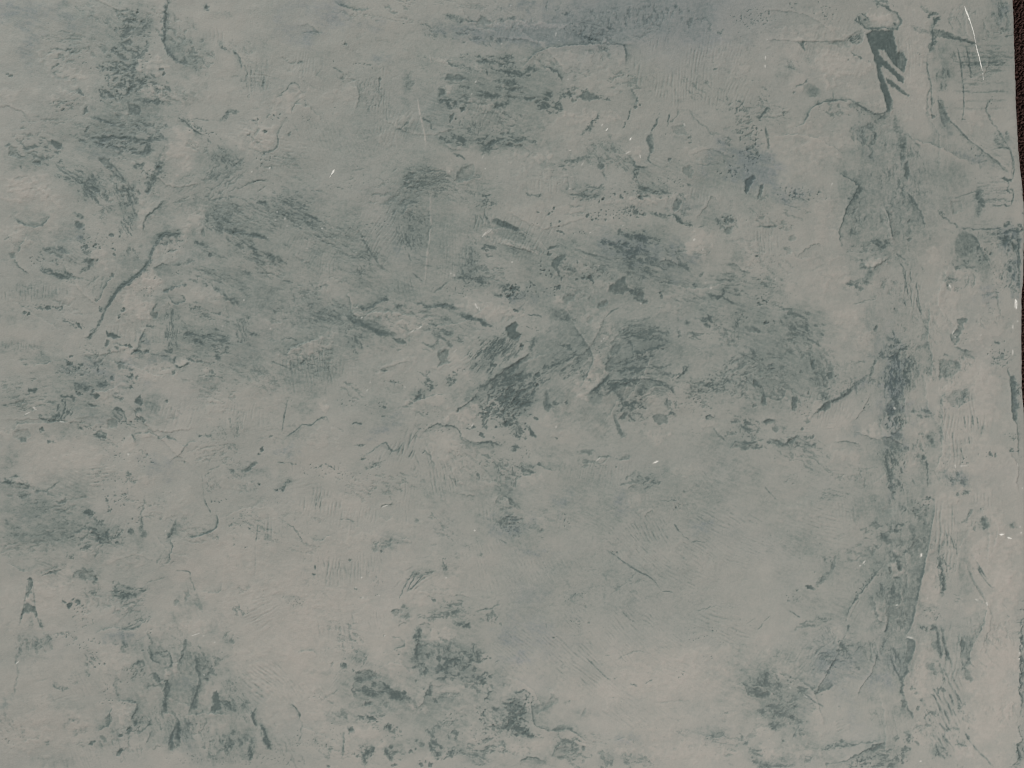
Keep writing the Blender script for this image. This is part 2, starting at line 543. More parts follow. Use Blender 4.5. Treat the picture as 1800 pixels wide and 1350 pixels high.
pool([(850, 680), (905, 690), (935, 735), (910, 760), (850, 740)], .55); dots([(1065, 460, 12), (1080, 490, 12), (850, 605, 13), (855, 540, 12), (770, 605, 7), (1050, 1110, 15)], .7)
pits(960, 400, 70, 70, .8, 0, 3, .02); pits(760, 570, 140, 100, .7, 0, 4); pits(420, 690, 90, 40, .7, 0, 3)
pits(960, 280, 60, 60, .7, 0, 3.4); pits(1000, 1180, 90, 110, .7, 0, 4); pits(700, 450, 160, 40, .7, 10, 4)
crack([(1590, 410), (1625, 470), (1620, 590)], .4, .9, broken=.8); crack([(1740, 490), (1730, 580)], .4, .9, broken=.8)
crack([(1650, 790), (1690, 800), (1700, 830)], .6, 1.2, broken=.6); pool([(1740, 860), (1760, 870), (1755, 885)], .5)
pits(1580, 1080, 60, 30, .8, 0, 3); crack([(1590, 1230), (1680, 1195), (1780, 1185)], .4, 1.2); crack([(1560, 1250), (1620, 1220)], .3, 1)
streak(450, 250, 160, 60, .2, 0, 4, 5, .4); comb(1680, 500, 90, 160, 95, 4.5, .25, .1, 10)
crack([(330, 465), (400, 515), (470, 500)], .25, 1.2); crack([(360, 320), (420, 330), (480, 325)], .4, 1.3); crack([(340, 460), (385, 415)], .4, 1.8)
glint([(1662, 1133, 9, 0, 9), (1780, 1110, 14, 100, 6), (760, 103, 6, 0, 5)])

# ---- region: top, left of centre
O(440, 0)
smoke(1400, 200, 300, 90, .26, 5, tone=.4); crack([(1100, 650), (1115, 730), (1130, 800), (1148, 880), (1158, 970)], -.34, 1.5, -.8, .4); smoke(550, 130, 90, 60, .16, tone=.8); smoke(860, 390, 90, 40, .2, tone=.6)
smoke(1030, 620, 50, 180, .28); smoke(1210, 680, 120, 150, .26); smoke(1120, 850, 140, 90, .25); smoke(1100, 1130, 180, 180, .26)
smoke(1430, 1150, 110, 70, .28); smoke(1380, 940, 200, 60, .35); smoke(1650, 950, 190, 60, .4); smoke(320, 1290, 160, 60, .22)
smoke(780, 1260, 70, 40, .2); smoke(220, 1050, 120, 40, .15); smoke(730, 600, 50, 60, .22); smoke(440, 220, 50, 30, .25)
light(230, 650, 130, 80, .8, -30); light(70, 920, 110, 90, .8); light(1000, 800, 80, 40, .5); light(1500, 450, 40, 30, .8)
light(1310, 590, 40, 35, .8); light(1500, 700, 160, 60, .5); light(1260, 400, 110, 20, .6, 8); light(620, 640, 120, 90, .3)
light(1310, 1130, 40, 50, .6); light(1650, 170, 200, 18, .5, 8); light(900, 900, 80, 60, .3)
step([(560, 12), (620, 40), (700, 68), (790, 62)], .6, 'L', 5, 2); crack([(780, 95), (830, 110)], .35, 1.1); crack([(350, 215), (420, 210), (470, 218)], .35, 1.4)
stroke([(1275, 100), (1330, 118), (1410, 132)], .65, 4); crack([(1410, 132), (1500, 145)], .5, 1.5); pool([(1500, 130), (1530, 105), (1560, 130), (1600, 145), (1540, 165), (1500, 155)], .35)
stroke([(1620, 120), (1670, 132), (1760, 112)], .5, 3); pits(1050, 152, 60, 14, .8, 0, 3.4)
streak(1200, 200, 130, 50, .4, 25, 3.5, 3, .35); flake(1450, 230, 110, 50, .4, 15, 6, 2.4, .4); streak(1600, 270, 90, 50, .4, 60, 3.5, 3, .35)
flake(1500, 390, 140, 30, .6, 12, 6, 3, .5); flake(1640, 410, 140, 70, .55, 10, 6, 2, .4); flake(1720, 490, 130, 30, .75, 8, 6, 3, .5)
step([(1290, 405), (1330, 430), (1380, 445)], .5, 'L', 5, 1.4); flake(1430, 455, 80, 22, .4, 10, 5, 2.5, .4)
pool([(1280, 520), (1310, 488), (1380, 500), (1440, 528), (1330, 535)], .5, soft=2); pool([(1240, 590), (1275, 590), (1290, 620), (1250, 632)], .7, soft=2)
stroke([(1370, 565), (1450, 580)], .6, 2.4); stroke([(1500, 615), (1560, 630), (1640, 632)], .95, 5.5); stroke([(1600, 700), (1650, 695), (1720, 680)], .7, 5)
stroke([(1240, 668), (1330, 662)], .95, 3.5); stroke([(1305, 680), (1318, 715)], .9, 4); dots([(1352, 682, 14), (1400, 720, 14), (1330, 775, 20), (1560, 478, 10)], .7)
stroke([(1380, 722), (1420, 722)], .8, 3); flake(1450, 660, 250, 80, .35, 8, 7, 2.4, .35); flake(1700, 600, 120, 80, .45, 0, 7, 2, .4)
flake(1360, 925, 110, 50, .8, 5, 7, 1.8, .55); flake(1570, 940, 90, 60, .8, -20, 7, 1.8, .5); flake(1720, 920, 160, 50, .7, 10, 7, 2, .5)
stroke([(1525, 985), (1550, 1000), (1580, 960), (1600, 930)], .8, 6); streak(1460, 820, 120, 60, .4, 85, 4, 3, .4); streak(1680, 800, 120, 110, .4, 20, 5, 2.4, .4)
crack([(1340, 1015), (1380, 1030), (1420, 1048)], .8, 2, broken=.8); stroke([(1360, 1195), (1390, 1120), (1440, 1080)], .3, 5)
pool([(1350, 1190), (1390, 1110), (1470, 1085), (1480, 1140), (1430, 1190)], .2, soft=2); step([(1350, 1210), (1420, 1190), (1540, 1165)], .3, 'L', 7, 1)
crack([(965, 855), (1010, 835), (1050, 785)], .5, 1.5); crack([(1120, 780), (1185, 805), (1195, 850), (1220, 852)], .6, 1.6); crack([(985, 780), (965, 860)], .2, 1)
stroke([(1020, 855), (1060, 850)], .3, 6); pits(1230, 470, 90, 14, .6, 0, 2.8); stroke([(1010, 500), (1050, 520), (1030, 600)], .25, 8)
streak(1200, 1180, 180, 130, .35, 3, 4, 7, .45); streak(1060, 1200, 90, 110, .4, 10, 6, 2, .4); streak(1040, 1340, 80, 30, .4, 0, 4, 5, .4)
stroke([(1530, 1290), (1560, 1300), (1590, 1285)], .95, 2.4, broken=.5); flake(1560, 1345, 70, 40, .5, 0, 6, 1.6, .4)
crack([(180, 640), (230, 600), (275, 545), (310, 560), (335, 598), (385, 605)], .55, 1.5); crack([(130, 740), (110, 780)], .4, 1.3); crack([(340, 640), (290, 690), (275, 745)], .3, 1.1)
pits(180, 770, 70, 30, .8, 10, 3.6); pits(30, 800, 60, 30, .7, 0, 3); pits(380, 775, 50, 25, .6, 0, 3); dots([(100, 870, 12), (255, 885, 9), (75, 1083, 7)], .6)
crack([(215, 815), (180, 880), (182, 940), (160, 985), (60, 1015)], .6, 1.6, wob=1); crack([(360, 650), (370, 700)], .3, 1); pits(110, 1040, 120, 40, .5, 10, 3)
crack([(310, 420), (345, 400)], .6, 1.8, broken=.8); crack([(540, 440), (575, 465), (612, 485)], .75, 1.6); stroke([(605, 500), (615, 545)], .4, 4); pits(570, 410, 40, 20, .7, 0, 3)
pits(760, 430, 130, 30, .6, 10, 3); crack([(470, 450), (430, 500)], .3, 1.1); dots([(625, 290, 11), (855, 522, 12)], .5)
step([(700, 560), (720, 640), (690, 720)], .3, 'L', 8, 1.2); comb(860, 650, 70, 230, 92, 4.4, .35, .16, 12); pits(830, 700, 50, 14, .7, 0, 2.6); comb(90, 520, 60, 140, 95, 4.4, .25, .12, 12)
comb(560, 950, 400, 200, 60, 4.4, .18, .06, 12); streak(800, 620, 110, 140, .2, 110, 3, 5, .3); crack([(80, 580), (90, 490)], .4, 1, broken=.7)
crack([(0, 1205), (60, 1190), (130, 1188)], .4, 1.4); crack([(40, 1265), (110, 1225)], .3, 1.1); streak(300, 1320, 160, 70, .4, 20, 4, 6, .4); stroke([(40, 1335), (120, 1340)], .5, 2.4)
crack([(620, 1195), (680, 1175)], .3, 1, broken=.6); pits(560, 1230, 120, 30, .4, 0, 3); crack([(670, 1130), (760, 1108)], .3, 1, broken=.6); crack([(390, 1250), (470, 1258)], .35, 1, broken=.6)
streak(1420, 30, 420, 40, .15, 8, 3, 9, .4); streak(950, 130, 260, 24, .15, 6, 3, 9, .4)
glint([(1718, 37, 9, 0, 8), (12, 1133, 8, 0, 8), (1487, 542, 14, 120, 8), (1532, 1035, 30, 105, 4), (1550, 1112, 8, 0, 8), (1655, 290, 8, 0, 7), (130, 1110, 14, 100, 5), (1312, 1130, 10, 80, 6), (640, 350, 12, 0, 4), (1460, 622, 8, 0, 6)])

# ---- region: top, right of centre
O(880, 0)
smoke(650, 80, 500, 110, .22, tone=.8); smoke(1150, 200, 350, 110, .14, 15, tone=.9); smoke(240, 250, 250, 60, .35, tone=.8); smoke(150, 30, 160, 50, .3, tone=.6)
smoke(330, 540, 160, 70, .18); smoke(720, 980, 130, 110, .24); smoke(500, 1240, 120, 60, .3); smoke(1170, 860, 70, 60, .22); smoke(1600, 1050, 190, 150, .26); smoke(1650, 1150, 150, 120, .24, tone=.8)
smoke(260, 800, 90, 50, .3); smoke(1020, 1240, 130, 50, .3); smoke(950, 1150, 90, 70, .24); smoke(330, 1080, 140, 50, .22)
light(450, 400, 300, 60, .5, -3); light(620, 540, 190, 90, .45); light(300, 165, 280, 22, .7, 6); light(600, 780, 200, 50, .5); light(200, 1040, 160, 40, .6); light(1300, 1010, 100, 60, .5); light(1010, 1300, 200, 30, .6); light(250, 1200, 180, 90, .3); light(880, 1010, 70, 50, .5); light(1500, 400, 150, 150, .3)
step([(145, 440), (200, 375), (280, 325), (400, 303), (560, 290), (700, 283)], .55, 'L', 6, 1.4, wob=1.2, lip=1.2)
step([(700, 265), (740, 285), (800, 295), (825, 330), (825, 420)], .5, 'L', 9, 2, wob=1); crack([(490, 228), (580, 250), (660, 268)], .6, 2.6, broken=.7)
pits(430, 195, 70, 12, .6, 8, 3); crack([(510, 140), (600, 160), (700, 180)], .18, 1, wob=.6)
step([(290, 440), (350, 460), (380, 480), (400, 525)], .9, 'L', 4, 2.2); stroke([(150, 480), (200, 455), (250, 455)], .9, 4.5); stroke([(20, 470), (90, 480), (150, 490)], .75, 5)
stroke([(15, 535), (60, 545), (110, 530)], .7, 4); stroke([(30, 610), (90, 585)], .6, 4); stroke([(35, 640), (70, 632)], .6, 4); flake(40, 400, 50, 60, .6, 0, 6, 2, .4)
pool([(150, 640), (200, 645), (260, 640), (180, 668)], .8); flake(310, 680, 110, 70, .85, 15, 6, 1.8, .6); dots([(480, 665, 14)], .4)
flake(470, 610, 100, 40, .6, -20, 6, 2.4, .45); pool([(500, 640), (560, 600), (620, 620), (650, 650), (580, 662)], .6, soft=2.2); stroke([(405, 580), (420, 625), (480, 610)], .6, 3.5); flake(680, 645, 70, 24, .6, 10, 5, 2, .4)
stroke([(540, 885), (600, 820), (665, 745)], .75, 3, broken=1.1); pits(600, 820, 30, 80, .7, 35, 2.8); stroke([(720, 905), (715, 890)], .5, 3)
crack([(860, 720), (820, 820), (805, 850)], .6, 1.2, broken=1.3); crack([(1050, 745), (1020, 820), (990, 880)], .7, 2, broken=1.2); crack([(1115, 740), (1095, 830)], .85, 1.6, broken=.9); crack([(1160, 715), (1172, 745), (1120, 810)], .35, 1.4)
step([(860, 580), (890, 630), (900, 660), (890, 710)], .6, 'R', 6, 2.2); dots([(890, 705, 14), (1110, 1055, 12), (920, 690, 7)], .6); pits(1085, 888, 60, 16, .8, 0, 2.6)
pool([(960, 920), (985, 880), (1000, 930), (1015, 990), (985, 1010)], .65, soft=2); crack([(985, 1010), (970, 1060), (1000, 1075)], .6, 1.6); step([(850, 1040), (885, 1060), (890, 1100), (970, 1095)], .65, 'R', 7, 2)
flake(890, 1140, 30, 50, .7, 80, 6, 1.6, .5); stroke([(440, 1060), (520, 1045), (600, 1030)], .7, 4); flake(430, 1085, 130, 40, .4, -15, 6, 2, .4); pool([(640, 1090), (660, 1060), (685, 1100), (660, 1115)], .5, soft=3)
crack([(610, 1000), (660, 1070), (700, 1190)], .3, 2.4); flake(560, 1260, 130, 50, .5, -10, 7, 2, .4); flake(990, 1240, 130, 40, .45, 10, 7, 2, .4)
comb(900, 470, 70, 130, 98, 4.6, .3, .14, 14); comb(1040, 560, 60, 110, 98, 4.6, .3, .14, 14); comb(1270, 520, 210, 260, 96, 4.8, .36, .14, 16); comb(1540, 340, 110, 120, 110, 5, .2, .06, 12); comb(330, 1220, 250, 70, 85, 4, .25, .1, 10)
crack([(1080, 530), (1150, 600), (1175, 690)], .14, 1.2, depth=-.6); crack([(1240, 715), (1290, 790), (1360, 850), (1400, 895)], .3, 1.6); stroke([(1390, 890), (1440, 880)], .3, 3)
stroke([(200, 1290), (280, 1280)], .6, 2.2); crack([(160, 1265), (200, 1292)], .4, 1.4); dots([(675, 1310, 9), (790, 1297, 10), (755, 1280, 6), (805, 1305, 6), (920, 1300, 18), (1420, 455, 5), (1410, 457, 5), (650, 1330, 6)], .8); pits(770, 1270, 110, 50, .9, 0, 3, .0)
stroke([(720, 140), (725, 190)], .45, 3.5); stroke([(835, 145), (830, 185)], .4, 3); stroke([(1380, 150), (1375, 200)], .3, 3); stroke([(1465, 190), (1440, 230)], .35, 3); stroke([(1150, 20), (1160, 60)], .5, 4); stroke([(910, 60), (905, 110)], .35, 3); stroke([(755, 10), (765, 60)], .35, 2.4); flake(420, 85, 70, 24, .5, 0, 5, 2, .4); crack([(310, 0), (300, 80)], .35, 1.2)
flake(950, 110, 420, 100, .22, 80, 6, 2, .35); crack([(770, 200), (700, 175)], .4, 2)
pool([(1615, 1190), (1640, 1175), (1660, 1155), (1675, 1165), (1665, 1190), (1620, 1275), (1612, 1240)], 1.05, depth=1.6); pool([(1705, 1225), (1735, 1220), (1725, 1260), (1720, 1290), (1695, 1310), (1705, 1270)], .7, depth=1.4); smoke(1670, 1290, 40, 30, .3)
pits(1640, 980, 90, 170, .8, 0, 3.6); pits(1560, 1130, 150, 60, .8, 0, 4.2); dots([(1478, 1065, 9), (1515, 1128, 10), (1632, 983, 7), (1555, 1135, 7), (1537, 1030, 6)], .8); flake(1570, 700, 60, 60, .6, -50, 6, 1.8, .45); streak(1510, 680, 25, 60, .4, -65, 5, 3, .4); flake(1620, 830, 100, 100, .35, -30, 6, 1.6, .4)
flake(1480, 930, 60, 40, .4, 0, 6, 1.8, .4); pool([(1130, 840), (1200, 820), (1220, 870), (1230, 890), (1140, 880)], .18, soft=2.5); flake(1240, 920, 40, 30, .5, 0, 6, 2, .4); pool([(1200, 1110), (1240, 1090), (1270, 1130), (1260, 1170), (1215, 1150)], .3, soft=1.6)
stroke([(1770, 705), (1740, 745), (1700, 775)], .8, 3); crack([(1740, 830), (1755, 890), (1770, 950)], .5, 2); pits(1660, 130, 140, 90, .5, 0, 3.4); crack([(1500, 1080), (1270, 1090)], .16, 1)
pits(1140, 1200, 110, 60, .6, 0, 3); streak(1180, 1300, 40, 60, .5, 70, 5, 2.4, .4); crack([(1230, 1215), (1270, 1225)], .6, 1.5)
glint([(857, 917, 22, -55, 9), (700, 855, 24, -50, 7), (670, 822, 16, -55, 5), (540, 1080, 26, -55, 5), (68, 37, 9, 0, 8), (455, 1245, 8, 0, 8), (1742, 435, 12, 95, 10), (1745, 380, 22, 95, 6), (1212, 820, 24, 60, 5), (460, 990, 12, 0, 6), (840, 1005, 40, -25, 5), (1758, 262, 8, 0, 7), (385, 265, 6, 0, 6), (365, 225, 30, 100, 5), (920, 1030, 20, 80, 5), (445, 522, 12, 10, 6), (8, 290, 6, 0, 6)])

# ---- region: top right
O(1320, 0)
smoke(1650, 60, 90, 110, .3, tone=.6); smoke(1280, 400, 90, 150, .3); smoke(760, 900, 120, 190, .26, tone=.2); smoke(1260, 830, 110, 110, .3, 30, tone=.3); smoke(900, 1100, 140, 260, .18); smoke(400, 1000, 200, 120, .1); smoke(230, 470, 80, 120, .2, 30); smoke(1450, 1030, 170, 50, .25, 20, tone=.4); smoke(1350, 1130, 60, 70, .25); smoke(60, 1080, 130, 120, .3, tone=.6); smoke(1670, 930, 80, 60, .3, 40)
light(850, 130, 110, 50, 1, 10, h=1.4); light(600, 450, 220, 130, .7, 15, h=1.4); light(850, 700, 80, 50, .7); light(1080, 420, 90, 330, .4); light(1480, 780, 90, 60, .5); light(400, 220, 200, 60, .5); light(420, 950, 180, 120, .5); light(930, 930, 70, 170, .4, -5)
pool([(758, 225), (800, 205), (860, 200), (935, 205), (945, 260), (960, 350), (1000, 345), (1022, 400), (1010, 470), (985, 455), (940, 420), (880, 330), (830, 320), (850, 370), (905, 420), (960, 475), (1010, 520), (1005, 548), (975, 530), (930, 480), (860, 425), (850, 450), (875, 520), (910, 600), (925, 660), (915, 730), (900, 735), (890, 660), (860, 590), (838, 500), (820, 400), (795, 320), (770, 260)], .98, edge=.25, depth=1.4, wob=.5, mott=.2)
pool([(895, 515), (930, 545), (970, 570), (1040, 630), (1035, 640), (980, 600), (930, 570), (900, 540)], .75, depth=1.2, wob=.8)
pool([(885, 630), (930, 660), (940, 700), (910, 735), (905, 690)], .5, soft=2); pool([(985, 330), (1005, 345), (1020, 400), (1005, 470), (960, 440), (970, 380)], .2, soft=3)
step([(700, 100), (740, 170), (780, 195), (850, 190), (920, 190), (970, 190), (985, 140), (970, 100), (920, 60), (860, 30), (810, 0)], .7, 'L', 5, 2, lip=1.4)
smoke(740, 150, 60, 50, .35); flake(725, 130, 50, 60, .7, 60, 5, 1.6, .5); flake(860, 15, 90, 30, .5, 20, 6, 2, .5); stroke([(930, 155), (970, 165)], .6, 3)
step([(690, 265), (620, 270), (520, 275), (420, 278), (330, 275), (120, 262)], .22, 'L', 5, 1.0, wob=.8); pool([(520, 285), (620, 265), (700, 205), (740, 210), (740, 260), (690, 300), (600, 310)], .18, soft=2, mott=.6); flake(690, 250, 70, 40, .6, -30, 5, 1.8, .4)
pool([(318, 278), (352, 272), (345, 300), (355, 338), (335, 310)], .8, wob=.6); crack([(360, 275), (368, 290), (350, 300)], .3, .8)
crack([(650, 340), (690, 365), (740, 390)], .5, 1.1, broken=.8); dots([(640, 398, 5), (215, 743, 9), (780, 408, 5), (1110, 358, 5)], .7)
step([(300, 835), (345, 815), (375, 760), (400, 715), (450, 685), (540, 665), (640, 660)], .6, 'L', 4, 1.6, wob=1.2, lip=1.1); crack([(525, 575), (540, 620), (545, 655)], .35, 1)
step([(640, 655), (690, 680), (730, 710), (790, 740), (850, 755), (905, 735)], .5, 'R', 7, 1.6, lip=1.2, broken=.5); stroke([(640, 655), (720, 685)], .6, 2.6); pits(750, 740, 130, 30, .5, 20, 3); stroke([(810, 810), (850, 780), (910, 745)], .5, 4)
stroke([(955, 740), (960, 830), (985, 900), (1000, 980), (1000, 1080)], .35, 6, wob=2.6); pool([(1015, 1080), (1035, 1060), (1040, 1130), (1035, 1190), (1015, 1150)], .65, wob=.8); stroke([(1015, 890), (1005, 1000)], .35, 5)
crack([(805, 860), (820, 920), (790, 960)], .3, 3); flake(760, 900, 110, 150, .35, 70, 8, 1.6, .4); step([(1030, 880), (1070, 920), (1110, 960), (1120, 985)], .4, 'R', 5, 2)
stroke([(1115, 20), (1170, 80), (1215, 120)], .35, 4); flake(1210, 100, 50, 50, .7, 0, 6, 1.6, .5); stroke([(1240, 105), (1200, 180), (1205, 260), (1175, 350)], .7, 5); crack([(1195, 190), (1200, 280), (1170, 350)], .5, 2)
stroke([(1050, 180), (1100, 200), (1170, 212)], .35, 5); pool([(1210, 195), (1290, 210), (1340, 235), (1400, 262), (1330, 255), (1250, 250), (1205, 225)], .5, mott=.6); step([(1300, 235), (1380, 260), (1480, 290)], .7, 'R', 4, 2.4, broken=.7); crack([(1400, 265), (1480, 292)], .8, 2, broken=.8)
crack([(1165, 360), (1160, 450), (1185, 560), (1190, 650), (1195, 790)], .4, 1.6, wob=1.2); crack([(1185, 560), (1165, 650), (1165, 740)], .35, 2); stroke([(1160, 725), (1165, 765)], .8, 4); stroke([(1195, 640), (1205, 690)], .5, 3); dots([(1205, 768, 14)], .7)
smoke(1270, 330, 70, 60, .3); smoke(1270, 500, 70, 110, .4); streak(1270, 520, 60, 100, .35, 80, 5, 3, .4); stroke([(1235, 640), (1260, 700), (1300, 770)], .6, 5); step([(1270, 720), (1310, 785), (1370, 845), (1430, 910), (1500, 970), (1590, 1040), (1700, 1130)], .6, 'R', 6, 1.3, wob=.7, lip=1); pool([(1240, 690), (1270, 700), (1310, 780), (1280, 830), (1250, 770)], .4, soft=2)
crack([(1300, 120), (1330, 200)], .4, 1, wob=.5); crack([(1355, 110), (1390, 190)], .4, 1, wob=.5); crack([(1360, 310), (1385, 430), (1400, 560), (1405, 680), (1400, 790)], .7, 1.3, wob=.6); crack([(1415, 290), (1440, 400), (1455, 510)], .7, 1.4, wob=.6); dots([(1456, 508, 6), (1402, 785, 7)], .5)
for k, (yy, a) in enumerate([(300, .14), (345, .18), (372, .2), (408, .4), (422, .3), (470, .12), (545, .14), (600, .28), (660, .14), (712, .14), (1200, .14), (1240, .14), (1310, .16)]):
    crack([(1340 if k < 10 else 1540, yy), (1500, yy + 6), (1700, yy - 2)], a, 2.0, .5, 1.2, .7)
streak(1550, 420, 190, 200, .25, 2, 3, 9, .35); streak(1600, 1250, 140, 110, .2, 0, 3, 8, .35)
pits(1655, 412, 60, 10, .8, 0, 2.6); flake(1650, 80, 60, 90, .4, 85, 7, 2, .5); flake(1680, 220, 60, 40, .4, 0, 6, 1.6, .4); crack([(1650, 0), (1645, 90), (1640, 120)], .4, 3)
crack([(1590, 640), (1565, 680), (1555, 720), (1565, 760), (1600, 815), (1640, 870), (1695, 970)], .55, 1.5, broken=.6); pits(1570, 690, 40, 60, .8, 0, 3); flake(1640, 910, 50, 60, .45, 50, 6, 1.8, .4)
crack([(1590, 985), (1640, 975), (1700, 980), (1720, 1030), (1735, 1090), (1730, 1150), (1715, 1195)], .55, 1.6, wob=.8); pool([(1650, 1170), (1690, 1180), (1725, 1180), (1720, 1198), (1680, 1192)], .9); crack([(1580, 1040), (1640, 1090), (1700, 1140)], .35, 1.2); crack([(1705, 980), (1725, 1090), (1715, 1170)], .35, 1)
step([(1040, 890), (1110, 930), (1200, 950), (1280, 985), (1370, 1040), (1450, 1065)], .2, 'L', 10, 1.2, lip=1.4); pits(1490, 1010, 60, 60, .6, 0, 3); crack([(1500, 1070), (1560, 1055)], .4, 1.4); crack([(1500, 1060), (1515, 1110)], .5, 2)
stroke([(1500, 1240), (1510, 1290), (1525, 1340)], .45, 6, broken=.3); crack([(1700, 1190), (1695, 1260), (1730, 1280), (1720, 1350)], .6, 1.4); crack([(1780, 1245), (1800, 1250)], 1, 1.4)
step([(580, 1140), (620, 1170), (680, 1190), (705, 1215), (710, 1250)], .6, 'L', 8, 1.5, lip=1.2); smoke(720, 1200, 60, 60, .3); smoke(720, 1290, 60, 80, .3)
pool([(350, 570), (420, 560), (455, 600), (450, 630), (400, 635), (345, 600)], .4, soft=4, depth=.5, edge=0); crack([(290, 580), (340, 550), (380, 525)], .45, 1.3); dots([(282, 610, 8)], .5); crack([(95, 850), (115, 910), (120, 980)], .45, 1.6)
flake(240, 420, 90, 40, .3, 15, 6, 2, .4); pits(480, 80, 90, 90, .5, 0, 3); pits(280, 45, 70, 25, .8, 0, 3.4); pits(60, 110, 90, 90, .5, 0, 3.6); pits(30, 920, 60, 160, .7, 0, 3.6); pits(300, 1290, 120, 50, .7, 0, 4)
flake(10, 1000, 70, 60, .5, 0, 6, 1.6, .4); crack([(60, 780), (120, 705)], .6, 2.2, broken=.6); flake(90, 640, 60, 90, .3, 60, 6, 2, .4)
glint([(95, 437, 14, 95, 8), (97, 385, 24, 95, 5), (533, 1215, 20, -60, 5), (108, 262, 7, 0, 6), (780, 408, 8, 90, 5)])

# ---- region: left, upper middle
O(0, 330)
smoke(200, 190, 140, 70, .22); smoke(520, 310, 60, 70, .35, tone=.5); smoke(370, 440, 130, 60, .3, 10); smoke(850, 480, 110, 110, .25, -40); smoke(1060, 330, 160, 50, .3, -25); smoke(1100, 560, 90, 60, .25); smoke(240, 690, 220, 60, .3, 10); smoke(1120, 790, 110, 110, .3); smoke(960, 1010, 70, 80, .25, tone=.5); smoke(1050, 1120, 170, 50, .35, tone=.4); smoke(1450, 170, 160, 120, .18); smoke(1650, 330, 160, 60, .22, 20); smoke(1500, 590, 250, 60, .2, 15); smoke(1700, 800, 170, 160, .2); smoke(1350, 1010, 250, 120, .22); smoke(650, 1150, 160, 60, .25); smoke(100, 860, 160, 60, .16); smoke(100, 1050, 200, 60, .2); smoke(850, 200, 150, 60, .2, 50)
light(920, 760, 150, 190, .9, 25, h=1.3); light(1000, 620, 70, 60, .9); light(680, 470, 80, 70, .8); light(1000, 1230, 130, 60, .8); light(840, 1100, 40, 60, .9); light(500, 680, 90, 70, .5); light(120, 330, 80, 70, .6, -40); light(180, 30, 150, 60, .7); light(1290, 200, 60, 110, .7, 25); light(960, 150, 60, 110, .7, 25); light(780, 1280, 60, 60, .7); light(1370, 1260, 30, 24, 1, warm=.2, h=1.2); light(1230, 1150, 50, 25, .8); light(1360, 1200, 30, 22, .8); light(1100, 440, 120, 50, .5); light(1380, 700, 150, 50, .4, 20)
step([(95, 200), (150, 240), (230, 258), (300, 235), (330, 180)], .6, 'L', 8, 1.6, lip=1, wob=1.2); smoke(230, 240, 90, 20, .3)
step([(1190, 310), (1110, 300), (1060, 330), (1000, 420), (990, 490), (920, 560), (850, 625), (780, 670), (740, 735), (690, 810)], .95, 'R', 6, 3.2, wob=1.3, lip=1.3, broken=.15); stroke([(980, 480), (930, 560), (800, 650), (700, 800)], .55, 4, broken=.2); crack([(1000, 455), (930, 550), (850, 628), (785, 668), (740, 740), (690, 815), (655, 900), (600, 970)], .6, 2.0, 1.0, .7); stroke([(650, 800), (680, 800)], .8, 6); stroke([(670, 850), (645, 920)], .55, 2.2); stroke([(640, 935), (600, 950), (585, 1000)], .6, 3.5); step([(640, 935), (590, 980), (555, 990)], .4, 'L', 6, 1.3)
step([(1090, 80), (1030, 140), (970, 190), (945, 250), (945, 290)], .6, 'L', 8, 2, lip=1); smoke(1060, 180, 110, 60, .22)
step([(1080, 685), (1120, 665), (1180, 650), (1235, 640)], .9, 'L', 5, 2.4, lip=1.2); pool([(1085, 672), (1115, 672), (1110, 695), (1085, 692)], .8); step([(1110, 710), (1140, 755), (1180, 760), (1225, 735), (1180, 705)], .45, 'L', 5, 1.3)
pool([(990, 815), (1040, 820), (1030, 860), (1000, 860)], .45); stroke([(965, 915), (1025, 915)], .85, 3.2, broken=.2); crack([(1030, 760), (1005, 820)], .5, 2); step([(960, 920), (930, 980), (910, 1060), (875, 1090)], .5, 'L', 7, 1.2)
pool([(870, 1095), (910, 1050), (905, 1085)], .9); pool([(890, 1070), (930, 1078), (935, 1090), (900, 1088)], 1.0); pool([(945, 1078), (980, 1075), (975, 1092), (950, 1092)], 1.0); dots([(860, 1045, 13), (828, 1040, 8), (945, 1015, 8), (695, 1110, 5)], .8); crack([(745, 1025), (860, 1045)], .5, 1.3, broken=.9)
pool([(700, 945), (735, 955), (790, 985), (760, 995), (715, 985)], .9, mott=.5); pool([(700, 1010), (720, 1010), (720, 1040), (698, 1045)], .6); pool([(755, 1050), (785, 1055), (778, 1075)], .6); dots([(785, 840, 8), (785, 855, 7), (820, 805, 13), (805, 815, 7), (460, 1160, 17), (470, 1112, 11), (535, 1168, 13), (520, 1190, 7), (755, 440, 9), (730, 310, 14), (315, 795, 16), (165, 825, 11), (190, 832, 9), (410, 790, 8), (520, 905, 15), (750, 405, 7), (790, 322, 6), (645, 478, 6), (1385, 445, 14)], .85)
pool([(490, 225), (530, 225), (555, 250), (530, 270), (500, 250)], .6, mott=.5); stroke([(480, 160), (520, 185), (560, 210)], .45, 4); stroke([(540, 320), (535, 360)], .4, 5); dots([(565, 390, 17), (630, 380, 10), (660, 395, 7)], .7); pits(580, 370, 110, 60, .7, 20, 3.4); pits(660, 330, 150, 60, .5, 20, 3); stroke([(540, 405), (585, 430)], .7, 3)
stroke([(355, 400), (400, 415), (455, 435)], .7, 3.4); stroke([(270, 405), (330, 400)], .6, 3); flake(350, 450, 110, 60, .35, 10, 7, 2, .4); stroke([(460, 475), (510, 505)], .5, 3); stroke([(540, 490), (600, 475), (635, 480)], .6, 3); stroke([(530, 560), (570, 540), (600, 505)], .8, 3.2); pool([(580, 480), (620, 478), (610, 515), (585, 510)], .6)
